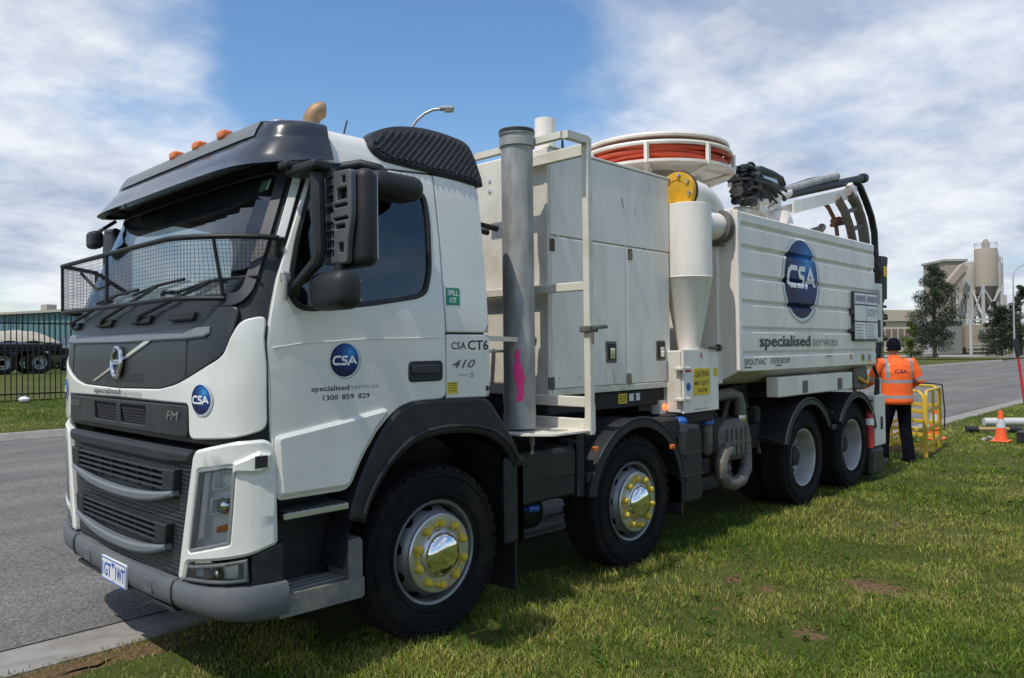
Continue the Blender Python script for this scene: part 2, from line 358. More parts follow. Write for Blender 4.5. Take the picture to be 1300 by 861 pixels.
def text2d(s, bold=0., shear=0.):
    k = (s, bold, shear)
    if k not in TXT:
        cu = bpy.data.curves.new('t', 'FONT'); cu.body = s; cu.size = 1; cu.offset = bold; cu.shear = shear; cu.resolution_u = 2; cu.fill_mode = 'FRONT' if False else 'BOTH'
        o = bpy.data.objects.new('t', cu); COL.objects.link(o); dg = bpy.context.evaluated_depsgraph_get(); me = bpy.data.meshes.new_from_object(o.evaluated_get(dg))
        vs = [(p.co.x, p.co.y) for p in me.vertices]; fs = [tuple(q.vertices) for q in me.polygons]
        bpy.data.objects.remove(o); bpy.data.curves.remove(cu); bpy.data.meshes.remove(me)
        x0 = min(p[0] for p in vs); x1 = max(p[0] for p in vs); TXT[k] = ([((p[0] - x0) / (x1 - x0), p[1]) for p in vs], fs, x1 - x0)
    return TXT[k]
def lettering(s, u0, u1, v0, h, fmap, d, material, parent, bold=0., shear=0., name='lettering', cap=.69):
    # text from u0 to u1 on a surface, baseline v0, capital height h
    vs, fs, wd = text2d(s, bold, shear); b = MB(); b.add([fmap(u0 + (u1 - u0) * a, v0 + c / cap * h, d) for a, c in vs], fs)
    bm = b.fix(); od = Vector(fmap(u0, v0, 1)) - Vector(fmap(u0, v0, 0))
    for f in bm.faces:
        f.normal_update()
        if f.normal.dot(od) < 0: f.normal_flip()
    me = bpy.data.meshes.new(name); bm.to_mesh(me); bm.free(); me.materials.append(material); return obj(name, me, parent)
def circ(u, v, r, n=28, ru=None): return [(u + (ru or r) * math.cos(2 * math.pi * k / n), v + r * math.sin(2 * math.pi * k / n)) for k in range(n)]
def flat(name, poly, fmap, d, material, parent, res=0, uv=None):
    vs, fs = cdt(dens(poly, res) if res else poly, [], res); b = MB(); b.add([fmap(u, v, d) for u, v in vs], fs); bm = b.fix(); od = Vector(fmap(*vs[0], 1)) - Vector(fmap(*vs[0], 0))
    for f in bm.faces:
        f.normal_update()
        if f.normal.dot(od) < 0: f.normal_flip()
    me = bpy.data.meshes.new(name); bm.to_mesh(me); bm.free(); me.materials.append(material)
    if uv:
        L_ = me.uv_layers.new(name='UVMap'); c0, r0 = uv
        for lp in me.loops: q = vs[lp.vertex_index]; L_.data[lp.index].uv = ((q[0] - c0[0]) / (2 * r0) + .5, (q[1] - c0[1]) / (2 * r0) + .5)
    return obj(name, me, parent)
def globe(u, v, r, fmap, d, parent, res=0):
    # round company emblem: soft grey edge, white rim, blue globe, white letters
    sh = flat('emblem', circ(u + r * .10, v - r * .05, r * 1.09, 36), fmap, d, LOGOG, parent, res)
    flat('emblem_rim', circ(u, v, r * 1.07, 36), fmap, d + .0012, WHITET, sh, res)
    flat('emblem_globe', circ(u, v, r, 36), fmap, d + .0024, LOGO, sh, res, uv=((u, v), r))
    # hand-drawn letters C S A as bent strokes
    b = MB(); t = r * .12
    def stroke(P):
        for (a, c) in zip(P, P[1:]):
            a_ = Vector(a); c_ = Vector(c); dd = (c_ - a_).normalized(); nn = Vector((-dd.y, dd.x)) * t / 2; e_ = dd * t * .35
            q = [a_ - e_ - nn, c_ + e_ - nn, c_ + e_ + nn, a_ - e_ + nn]; b.add([fmap(u + p.x, v + p.y, d + .0036 + .0002 * (len(b.f) % 5)) for p in q], [(0, 1, 2, 3)])
    k = r
    stroke([(-.30 * k, .20 * k), (-.62 * k, .20 * k), (-.74 * k, .12 * k), (-.80 * k, -.04 * k), (-.76 * k, -.18 * k), (-.64 * k, -.24 * k), (-.36 * k, -.24 * k)])
    stroke([(.16 * k, .20 * k), (-.10 * k, .20 * k), (-.17 * k, .10 * k), (-.12 * k, .01 * k), (.08 * k, -.02 * k), (.14 * k, -.12 * k), (.07 * k, -.24 * k), (-.24 * k, -.24 * k)])
    stroke([(.24 * k, -.28 * k), (.52 * k, .20 * k), (.80 * k, -.20 * k)]); stroke([(.36 * k, -.10 * k), (.60 * k, -.10 * k)])
    bm = b.fix(); od = Vector(fmap(u, v, 1)) - Vector(fmap(u, v, 0))
    for f in bm.faces:
        f.normal_update()
        if f.normal.dot(od) < 0: f.normal_flip()
    me = bpy.data.meshes.new('emblem_letters'); bm.to_mesh(me); bm.free(); me.materials.append(WHITET); obj('emblem_letters', me, sh)
    return sh

def fineprint(u0, u1, v0, h, fmap, d, material, parent):
    # print too small to read: a row of tiny marks
    rng = random.Random(int(u0 * 1000 + v0 * 777)); b = MB(); u = u0
    while u < u1:
        w_ = h * rng.uniform(.35, .8); b.add([fmap(u, v0, d), fmap(min(u + w_, u1), v0, d), fmap(min(u + w_, u1), v0 + h, d), fmap(u, v0 + h * rng.uniform(.7, 1), d)], [(0, 1, 2, 3)]); u += w_ + h * rng.choice((.2, .2, .2, .7))
    return b.build('fine_print', material, parent, smooth=False)
# ------------------------------------------------------------------ ground, road, kerb
def shade_ground():
    M = bpy.data.materials.new('verge_soil_grass'); M.use_nodes = True; nt = M.node_tree; N = nt.nodes; L = nt.links; p = N['Principled BSDF']; p.inputs['Roughness'].default_value = .95; p.inputs['Specular IOR Level'].default_value = .15
    g = N.new('ShaderNodeNewGeometry')
    def nz(sc, det=6, rg=.6):
        n = N.new('ShaderNodeTexNoise'); n.inputs['Scale'].default_value = sc; n.inputs['Detail'].default_value = det; n.inputs['Roughness'].default_value = rg; L.new(g.outputs['Position'], n.inputs['Vector']); return n.outputs[0]
    a = nz(.55, 7); b = nz(9, 8, .7); c = nz(70, 4)
    cr = N.new('ShaderNodeValToRGB'); e = cr.color_ramp.elements; e[0].position = .32; e[0].color = (.055, .085, .014, 1); e[1].position = .75; e[1].color = (.20, .17, .065, 1); x = e.new(.52); x.color = (.10, .125, .025, 1)
    mi = N.new('ShaderNodeMath'); mi.operation = 'MULTIPLY_ADD'; L.new(b, mi.inputs[0]); mi.inputs[1].default_value = .45
    m2 = N.new('ShaderNodeMath'); m2.operation = 'MULTIPLY'; L.new(a, m2.inputs[0]); m2.inputs[1].default_value = .62; L.new(m2.outputs[0], mi.inputs[2])
    L.new(mi.outputs[0], cr.inputs[0])
    mm = N.new('ShaderNodeMix'); mm.data_type = 'RGBA'; mm.blend_type = 'MULTIPLY'; mm.inputs[0].default_value = .6; L.new(cr.outputs[0], mm.inputs[6]); L.new(c, mm.inputs[7]); L.new(mm.outputs[2], p.inputs['Base Color'])
    bp = N.new('ShaderNodeBump'); bp.inputs['Strength'].default_value = .7; bp.inputs['Distance'].default_value = .03; L.new(c, bp.inputs['Height']); L.new(bp.outputs[0], p.inputs['Normal']); return M
GROUND = shade_ground()
def asphalt():
    M = bpy.data.materials.new('asphalt'); M.use_nodes = True; nt = M.node_tree; N = nt.nodes; L = nt.links; p = N['Principled BSDF']; p.inputs['Roughness'].default_value = .86; p.inputs['Specular IOR Level'].default_value = .3
    g = N.new('ShaderNodeNewGeometry')
    def nz(sc, det=3): 
        n = N.new('ShaderNodeTexNoise'); n.inputs['Scale'].default_value = sc; n.inputs['Detail'].default_value = det; L.new(g.outputs['Position'], n.inputs['Vector']); return n.outputs[0]
    v = N.new('ShaderNodeTexVoronoi'); v.inputs['Scale'].default_value = 62; L.new(g.outputs['Position'], v.inputs['Vector'])
    cr = N.new('ShaderNodeValToRGB'); e = cr.color_ramp.elements; e[0].position = .0; e[0].color = (.080, .077, .072, 1); e[1].position = 1; e[1].color = (.245, .235, .220, 1)
    L.new(v.outputs['Color'], cr.inputs[0])
    a = nz(.35, 6); cr2 = N.new('ShaderNodeValToRGB'); e = cr2.color_ramp.elements; e[0].position = .3; e[0].color = (.80, .80, .82, 1); e[1].position = .7; e[1].color = (1.08, 1.06, 1.02, 1); L.new(a, cr2.inputs[0])
    mm = N.new('ShaderNodeMix'); mm.data_type = 'RGBA'; mm.blend_type = 'MULTIPLY'; mm.inputs[0].default_value = 1; L.new(cr.outputs[0], mm.inputs[6]); L.new(cr2.outputs[0], mm.inputs[7]); L.new(mm.outputs[2], p.inputs['Base Color'])
    sp = N.new('ShaderNodeSeparateXYZ'); L.new(g.outputs['Position'], sp.inputs[0])
    mpp = N.new('ShaderNodeMapping'); mpp.inputs['Scale'].default_value = (.12, 1.1, 1); L.new(g.outputs['Position'], mpp.inputs[0])
    st = N.new('ShaderNodeTexNoise'); st.inputs['Scale'].default_value = 1.0; st.inputs['Detail'].default_value = 7; L.new(mpp.outputs[0], st.inputs['Vector'])
    cr3 = N.new('ShaderNodeValToRGB'); e = cr3.color_ramp.elements; e[0].position = .38; e[0].color = (.78, .78, .79, 1); e[1].position = .62; e[1].color = (1.06, 1.05, 1.03, 1); L.new(st.outputs[0], cr3.inputs[0])
    m3 = N.new('ShaderNodeMix'); m3.data_type = 'RGBA'; m3.blend_type = 'MULTIPLY'; m3.inputs[0].default_value = 1; L.new(mm.outputs[2], m3.inputs[6]); L.new(cr3.outputs[0], m3.inputs[7])
    ck = N.new('ShaderNodeTexVoronoi'); ck.feature = 'DISTANCE_TO_EDGE'; ck.inputs['Scale'].default_value = .42; wn = N.new('ShaderNodeTexNoise'); wn.inputs['Scale'].default_value = 1.6; wn.inputs['Detail'].default_value = 6; L.new(g.outputs['Position'], wn.inputs['Vector'])
    va = N.new('ShaderNodeVectorMath'); va.operation = 'ADD'; L.new(g.outputs['Position'], va.inputs[0]); L.new(wn.outputs['Color'], va.inputs[1]); L.new(va.outputs[0], ck.inputs['Vector'])
    mc = N.new('ShaderNodeMapRange'); mc.inputs['From Max'].default_value = .008; mc.inputs['To Min'].default_value = .55; mc.inputs['To Max'].default_value = 1; L.new(ck.outputs['Distance'], mc.inputs['Value'])
    m4 = N.new('ShaderNodeMix'); m4.data_type = 'RGBA'; m4.blend_type = 'MULTIPLY'; m4.inputs[0].default_value = .7; L.new(m3.outputs[2], m4.inputs[6]); L.new(mc.outputs[0], m4.inputs[7]); L.new(m4.outputs[2], p.inputs['Base Color'])
    bp = N.new('ShaderNodeBump'); bp.inputs['Strength'].default_value = .5; bp.inputs['Distance'].default_value = .006; L.new(v.outputs['Distance'], bp.inputs['Height']); L.new(bp.outputs[0], p.inputs['Normal']); return M
ASPH = asphalt()
CONC = mat('kerb_concrete', (.27, .255, .235), .9, 0, 0, .16, 5, bump=.3, bscale=90, dirt=(.13, .115, .09), dscale=3.2, damt=.75, spec=.25)
def struct(name, b, m_, ang=40, smooth=True): return tag(b.build(name, m_, None, ang, smooth=smooth), kind='structure')
struct('ground', MB().add([(-2500, -2500, -.14), (2500, -2500, -.14), (2500, 2500, -.14), (-2500, 2500, -.14)], [(0, 1, 2, 3)]), GROUND, smooth=False)
KY0, KY1 = .12, .60            # grass edge and asphalt edge of the rollover kerb
def verge_z(x, y):
    z = .018 * math.sin(x * 1.3 + y * .7) + .012 * math.sin(x * 3.1 - y * 2.2 + 1) + .02 * math.sin(y * .9 - .5)
    k = min(1, max(0, (-1.45 - y) / 1.2)); z *= k
    return z + max(0, (-y - 7)) * .01
xs = [-30 + i * .75 for i in range(81)] + [31 + 2.5 * i for i in range(60)]; ys = [-30, -20, -14, -11, -9] + [-8 + .25 * i for i in range(32)] + [KY0 - .01]
struct('grass_verge', MB().grid(lambda x, y: (x, y, verge_z(x, y) - .005 - (.015 if y > 0 else 0)), xs, ys), GROUND)
# kerb: short cast lengths with open joints
kerb = empty('kerb'); tag(kerb, kind='structure')
kp = [(.10, -.10), (.11, -.004), (.15, .004), (.24, -.002), (.36, -.030), (.46, -.042), (.585, -.020), (.592, -.10)]
for i in range(26):
    x0 = -14 + 2.4 * i
    MBk = MB().add([(x, y, z) for x in (.006, 2.394) for (y, z) in kp], [(k, k + 1, 8 + k + 1, 8 + k) for k in range(7)] + [tuple(range(8)), tuple(range(8, 16))])
    if i == 0: KME = MBk.mesh('kerb_length', CONC, 50)
    o = obj('kerb_length', KME, kerb); o.location = (x0, 0, 0)
FK = 13.55
def road_z(y): return -.014 if y < .9 else (-.014 + .014 * (y - .9) / .2 if y < 1.1 else 0.) + (.0 if y < 4 else 0.)
rxs = [-60 + 4 * i for i in range(30)] + [62, 70, 80, 95, 110, 130, 160, 200]
struct('road', MB().grid(lambda x, y: (x, y, road_z(y)), rxs, [.575, .9, 1.0, 1.1, 3, 7, 11, FK - .3]), ASPH)
# side road at the far end
struct('side_road', MB().grid(lambda x, y: (x, y, .006), [88, 96, 102], [-60, -20, 13, 60, 120]), ASPH)
struct('far_kerb', MB().grid(lambda x, t: [(x, FK - .31, -.004), (x, FK - .1, -.012), (x, FK, .10), (x, FK + .14, .11), (x, FK + .15, .02)][int(t)], [-60, -20, 0, 20, 60, 87], [0, 1, 2, 3, 4]), CONC)
def fvz(x, y): return .09 + .36 * min(1, max(0, (y - FK - .2) / 5.6)) * max(0, min(1, (52 - x) / 25)) + .01 * math.sin(x * 2 + y)
struct('far_verge', MB().grid(lambda x, y: (x, y, fvz(x, y)), [-60 + 3 * i for i in range(38)] + [60, 75, 87], [FK + .13, FK + .6, 15, 16, 17, 18, 19, 20, 22, 26, 40, 70, 130]), GROUND)

# ------------------------------------------------------------------ the truck: cab surface in (s, z)
PL = [(-1.34, 0), (-1.3385, -.3), (-1.335, -.6), (-1.326, -.85), (-1.310, -1.0), (-1.282, -1.1), (-1.24, -1.17), (-1.18, -1.218), (-1.10, -1.243), (-1.0, -1.25), (-.5, -1.25), (0, -1.25), (.33, -1.25), (.385, -1.235), (.41, -1.18), (.41, -.8), (.41, 0)]
CV = []
for i in range(len(PL) - 1):
    p0 = PL[i - 1] if i > 0 else (PL[0][0], -PL[1][1]); p1 = PL[i]; p2 = PL[i + 1]; p3 = PL[min(i + 2, len(PL) - 1)]
    for k in range(8):
        t = k / 8
        CV.append(tuple(.5 * (2 * p1[j] + (p2[j] - p0[j]) * t + (2 * p0[j] - 5 * p1[j] + 4 * p2[j] - p3[j]) * t * t + (3 * p1[j] - p0[j] - 3 * p2[j] + p3[j]) * t ** 3) for j in (0, 1)))
CV.append(PL[-1]); SS = [0]
for a, b in zip(CV, CV[1:]): SS.append(SS[-1] + math.dist(a, b))
SMAX = SS[-1]
def lerpt(tab, z):
    if z <= tab[0][0]: return tab[0][1]
    for (a, va), (b, vb) in zip(tab, tab[1:]):
        if z <= b: return va + (vb - va) * (z - a) / (b - a)
    return tab[-1][1]
KXT = [(.9, 1.0), (1.5, 1.0), (1.75, .993), (1.95, .958), (2.62, .80), (2.75, .765), (2.9, .70)]
KYT = [(1.0, 1.0), (1.9, .996), (2.3, .965), (2.62, .933), (2.72, .918), (2.9, .87)]
def W(s, z, off=0.):
    sg = 1 if s >= 0 else -1; a = min(abs(s), SMAX - 1e-6); i = min(max(bisect(SS, a) - 1, 0), len(CV) - 2); t = (a - SS[i]) / (SS[i + 1] - SS[i])
    x = CV[i][0] + (CV[i + 1][0] - CV[i][0]) * t; y = CV[i][1] + (CV[i + 1][1] - CV[i][1]) * t
    j0 = max(i - 1, 0); j1 = min(i + 2, len(CV) - 1); tx = CV[j1][0] - CV[j0][0]; ty = CV[j1][1] - CV[j0][1]; l_ = math.hypot(tx, ty) or 1
    nx, ny = ty / l_, -tx / l_
    return (.41 + (x - .41) * lerpt(KXT, z) + nx * off, (y * lerpt(KYT, z) + ny * off) * sg, z)
mW = lambda u, v, d: W(u, v, d)
def mirS(P): return [(-u, v) for u, v in P][::-1]
def symm(P): return P + [(-u, v) for u, v in P[::-1] if abs(u) > 1e-6]
truck = empty('vacuum_truck')
tag(truck, 'white eight-wheel vacuum excavation truck with blue round emblems and red hose reel', 'truck')
T = truck
ws_poly = rnd([(-1.185, 1.935), (1.185, 1.935), (1.175, 2.63), (-1.175, 2.63)], .09, 5)
win = [(1.361, 2.58), (1.357, 2.26), (1.377, 2.077), (1.407, 1.958), (1.457, 1.909), (1.537, 1.896), (1.903, 1.936), (2.237, 1.988), (2.296, 2.018), (2.324, 2.134), (2.302, 2.436), (2.263, 2.575), (2.167, 2.61), (1.852, 2.638), (1.467, 2.649), (1.385, 2.635)]
# inner black body shell with real window openings
shell_o = [(-SMAX + .001, 1.30), (-1.40, 1.30), (-1.40, 1.24), (1.40, 1.24), (1.40, 1.30), (SMAX - .001, 1.30), (SMAX - .001, 2.76), (-SMAX + .001, 2.76)]
panel('cab_shell', shell_o, [ws_poly, inset(win, -.01), mirS(inset(win, -.01))], mW, -.02, .02, BLACKP, T, ch=.002, res=.11)
# floor and lower cab tub
b = MB(); b.box(-1.22, .36, -1.12, 1.12, 1.22, 1.30, .01); b.box(-1.0, .3, -.62, .62, .72, 1.22, .03); b.build('cab_floor', BLACKP, T)
# roof
b = MB(); ring = [SMAX * k / 70 for k in range(71)]; ring = [-q for q in ring[:0:-1]] + ring[:-1]
prof = [(2.745, 1.0, 1.0), (2.80, .985, .985), (2.84, .965, .965), (2.875, .93, .925), (2.90, .86, .84), (2.915, .74, .68), (2.925, .5, .4), (2.928, .2, .15), (2.928, 0.01, .01)]
vs = []; n = len(ring)
for (z, kx, ky) in prof:
    for s_ in ring:
        q = W(s_, 2.75); x = -.28 + (q[0] + .28) * (kx if q[0] < -.28 else .5 + .5 * kx); vs.append((x, q[1] * ky, z))
b.add(vs, [(i * n + k, i * n + (k + 1) % n, (i + 1) * n + (k + 1) % n, (i + 1) * n + k) for i in range(len(prof) - 1) for k in range(n)])
b.build('roof', WHITE, T, 40)
for sg in (1, -1):
    q = lambda P: P if sg == 1 else mirS(P)
    rail = [(1.20, 2.655), (1.33, 2.665), (1.777, 2.694), (2.333, 2.728), (2.40, 2.73), (2.86, 2.73), (2.86, 2.765), (1.20, 2.765)]
    panel('roof_rail', q(rail), [], mW, .0, .02, WHITE, T, res=.1)
    rear_up = [(2.474, 1.786), (2.885, 1.786), (2.885, 2.72), (2.356, 2.718), (2.408, 2.35), (2.449, 1.978)]
    panel('rear_side_panel', q(rear_up), [], mW, .0, .02, WHITE, T, res=.1)
    rear_lo = [(2.472, 1.40), (2.885, 1.392), (2.885, 1.774), (2.474, 1.772)]
    panel('rear_side_panel', q(rear_lo), [], mW, .0, .02, WHITE, T, res=.1)
    pil = [(1.245, 2.25), (1.292, 2.246), (1.290, 2.55), (1.30, 2.645), (1.235, 2.645), (1.241, 2.54)]
    panel('windscreen_pillar', q(pil), [], mW, .002, .02, WHITE, T, ch=.004, res=.06)
    door_o = [(1.325, 2.648), (1.322, 2.54), (1.314, 2.318), (1.309, 2.054), (1.322, 1.86), (1.346, 1.595), (1.352, 1.31), (1.385, .98), (1.40, .968), (1.791, .965), (1.877, 1.125), (1.979, 1.262), (2.06, 1.33), (2.113, 1.367), (2.20, 1.397), (2.464, 1.402), (2.464, 1.748), (2.440, 1.978), (2.399, 2.35), (2.346, 2.70), (2.333, 2.716), (1.777, 2.684), (1.40, 2.658)]
    d = panel('door', q(rnd(door_o, .05, 3)), [q(rnd(win, .06, 4))], mW, .004, .03, WHITE, T, ch=.007, res=.075)
    low = [(1.372, 1.278), (1.735, 1.328), (2.02, 1.374), (2.045, 1.35), (1.975, 1.285), (1.867, 1.14), (1.783, .983), (1.402, .985), (1.389, 1.0)]
    panel('door_lower_step', q(rnd(low, .03, 3)), [], mW, .026, .024, WHITE, d, ch=.018, res=.08)
    crease = [(1.36, 1.698), (1.5, 1.718), (1.9, 1.742), (2.455, 1.752), (2.455, 1.756), (1.9, 1.747), (1.5, 1.724), (1.36, 1.704)]
    panel('body_crease', q(crease), [], mW, .0085, .006, WHITE, d, ch=.0018, res=0)
    panel('window_seal', q(rnd(inset(win, -.016), .06, 4)), [q(rnd(inset(win, .012), .06, 4))], mW, .010, .02, BLACKP, d, ch=.004, res=.2)
    flat('window_glass', q(rnd(inset(win, .004), .06, 4)), mW, -.006, TINT, d, .12)
    hd = rnd([(2.185, 1.505), (2.435, 1.505), (2.435, 1.622), (2.185, 1.622)], .03)
    panel('door_handle', q(hd), [], mW, .012, .02, BLACKP, d, ch=.006, res=0)
    panel('handle_grip', q(rnd([(2.205, 1.55), (2.40, 1.55), (2.40, 1.60), (2.205, 1.60)], .015)), [], mW, .024, .018, SATIN, d, ch=.006, res=0)
    b = MB(); k = 2.385 * sg; b.lathe([(.011, -.0), (.011, .004), (0, .004)], 'y', W(2.39 * sg, 1.528, .012), 12); b.build('lock', CHROMED, d)
# ------------------------------------------------------------------ front
up_edge = [(0, 1.487), (.573, 1.497), (.75, 1.522), (.873, 1.557), (1.0, 1.602), (1.10, 1.645), (1.135, 1.672), (1.165, 1.745), (1.19, 1.832)]
fp = up_edge + [(1.306, 1.860), (1.336, 1.595), (1.338, 1.315), (1.20, 1.278), (.893, 1.262), (.889, 1.418), (.87, 1.433), (0, 1.440)]
fpo = fp[:-1] + [(0, 1.440)] + [(-u, v) for u, v in fp[-2:0:-1]]
panel('front_panel', rnd(fpo, .045, 4), [], mW, .012, .03, WHITE, T, ch=.007, res=.07)
low_dark = rnd([(-.876, 1.268), (.876, 1.268), (.876, 1.424), (-.876, 1.424)], .03)
dp = panel('lower_trim_panel', low_dark, [rnd([(-.39, 1.30), (-.03, 1.30), (-.03, 1.40), (-.39, 1.40)], .015), rnd([(.03, 1.30), (.39, 1.30), (.39, 1.40), (.03, 1.40)], .015)], mW, .010, .03, SATIN, T, ch=.006, res=.1)
b = MB()
for h0 in (-.39, .03):
    for i in range(22):
        for sgn in (1, -1):
            s0 = h0 + .012 + .016 * i
            a0, a1 = (s0 - .024, 1.30), (s0 + .024, 1.40)
            if a0[0] < h0 - .002 or a1[0] > h0 + .362: continue
            pts = [(a0[0] if sgn == 1 else a1[0], 1.30), (a1[0] if sgn == 1 else a0[0], 1.40)]
            b.tube([W(*pts[0], -.002), W(*pts[1], -.002)], .0028, 4, caps=False)
b.build('vent_mesh', BLACKP, dp, smooth=False)['kind'] = 'stuff'
nose = [(u, v + .008) for u, v in up_edge[:-1]] + [(1.17, 1.90), (.6, 1.915), (0, 1.92)]
noseo = nose + [(-u, v) for u, v in nose[-2:0:-1]]
panel('nose_panel', rnd(noseo, .045, 4), [], mW, .004, .02, SATIN, T, ch=.005, res=.09)
for sg in (1, -1):
    b = MB(); b.tube([W(.846 * sg, z, .0045) for z in (1.56, 1.64, 1.745)], .0035, 4); b.build('panel_gap', BLACKT, T)
band = [(-1.03, 1.772), (-1.0, 1.757), (-.85, 1.75), (0, 1.742), (.85, 1.75), (1.0, 1.757), (1.03, 1.772), (1.025, 1.808), (0, 1.797), (-1.025, 1.808)]
panel('grey_front_band', band, [], mW, .014, .02, GREYP, T, ch=.008, res=.1)
panel('badge_recess', [(-.20, 1.525), (.35, 1.525), (.33, 1.575), (-.19, 1.56)], [], mW, .0055, .004, BLACKT, T, ch=.001, res=.1)
# round maker's badge and its slash
b = MB(); b.tube([W(.068 * math.cos(a), 1.636 + .082 * math.sin(a), .022) for a in [2 * math.pi * k / 32 for k in range(32)]], .0125, 8, closed=True); bd = b.build('badge_ring', CHROMED, T)
flat('badge_disc', circ(0, 1.636, .074, 28, .062), mW, .017, SATIN, bd)
panel('badge_band', [(-.065, 1.622), (.065, 1.622), (.065, 1.650), (-.065, 1.650)], [], mW, .026, .012, CHROMED, bd, ch=.003, res=0)
lettering('VOLVO', -.054, .054, 1.628, .015, mW, .0275, BLUET, bd, bold=.01)
panel('badge_slash', [(-.43, 1.522), (-.37, 1.522), (.40, 1.735), (.43, 1.752), (.35, 1.752)], [], mW, .012, .012, CHROMED, T, ch=.004, res=.15)
lettering('VOLVO', -.84, -.645, 1.362, .036, mW, .019, SILVT, T, bold=.01)
lettering('FM', .67, .80, 1.348, .045, mW, .019, SILVT, T, bold=.0, shear=.2)
lettering('specialised', -.37, .055, 1.456, .030, mW, .0185, NAVY, T, bold=.014)
lettering('services', .075, .35, 1.456, .030, mW, .0185, GREYT, T)
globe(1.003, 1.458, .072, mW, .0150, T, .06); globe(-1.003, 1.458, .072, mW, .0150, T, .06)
# lower front: mesh grille, slats, curved bars
gr = [(-.87, 1.205), (.87, 1.205), (.90, 1.19), (.755, .565), (.3, .545), (-.3, .545), (-.755, .565), (-.90, 1.19)]
g = panel('grille', gr, [], mW, -.012, .05, HEXM, T, ch=.006, res=.1)
panel('grille_lip', [(-.905, 1.20), (.905, 1.20), (.885, 1.135), (.6, 1.12), (-.6, 1.12), (-.885, 1.135)], [], mW, .012, .06, BLACKP, g, ch=.02, res=.1)
def slats(zt, zb, hw, barz, sag):
    panel('slat_back', [(-hw, zb), (hw, zb), (hw + .02, zt), (-hw - .02, zt)], [], mW, -.006, .01, BLACKT, T, ch=.002, res=.15)
    nsl = 4
    for i in range(nsl):
        z = zt - .016 - i * (zt - zb - .02) / (nsl - .4)
        b = MB(); us = [-hw + .02 + (2 * hw - .04) * k / 24 for k in range(25)]
        sec = [(-.008, .010), (.022, .006), (.026, -.004), (-.008, -.012)]
        def pt(u, j): o_, dz = sec[int(j) % 4]; return W(u, z + dz - .02 * (1 - (u / hw) ** 2) * 0, o_)
        b.grid(pt, us, [0, 1, 2, 3, 4]); b.build('slat', BLACKP, g, 20)
    for k in range(8):
        u = -hw + 2 * hw * (k + .5) / 8
        b = MB(); b.add([W(u + a, z, o_) for a in (-.006, .006) for z in (zb, zt - .01) for o_ in (-.008, .012)], [(0, 1, 3, 2), (4, 6, 7, 5), (1, 5, 7, 3)]); b.build('slat_rib', BLACKP, g)
    for e in (1, -1):
        panel('slat_end', ([(hw - .12, zb + .005), (hw, zb + .02), (hw + .02, zt - .004), (hw - .12, zt - .004)] if e == 1 else mirS([(hw - .12, zb + .005), (hw, zb + .02), (hw + .02, zt - .004), (hw - .12, zt - .004)])), [], mW, .03, .04, BLACKP, g, ch=.008, res=.1)
    us = [-hw + 2 * hw * k / 30 for k in range(31)]
    def cz(u): return barz - sag * (1 - abs(u / hw) ** 2.4)
    P = [(u, cz(u) + .026 - .012 * (abs(u) / hw) ** 4) for u in us] + [(u, cz(u) - .026 + .012 * (abs(u) / hw) ** 4) for u in us[::-1]]
    panel('grille_bar', P, [], mW, .038, .05, GREYP, g, ch=.012, res=.1)
slats(1.105, .975, .755, .985, .068); slats(.825, .70, .665, .705, .07)
panel('tow_cover', rnd([(-.08, .60), (.10, .60), (.10, .655), (-.08, .655)], .01), [], mW, .03, .05, BLACKP, g, ch=.006, res=.1)
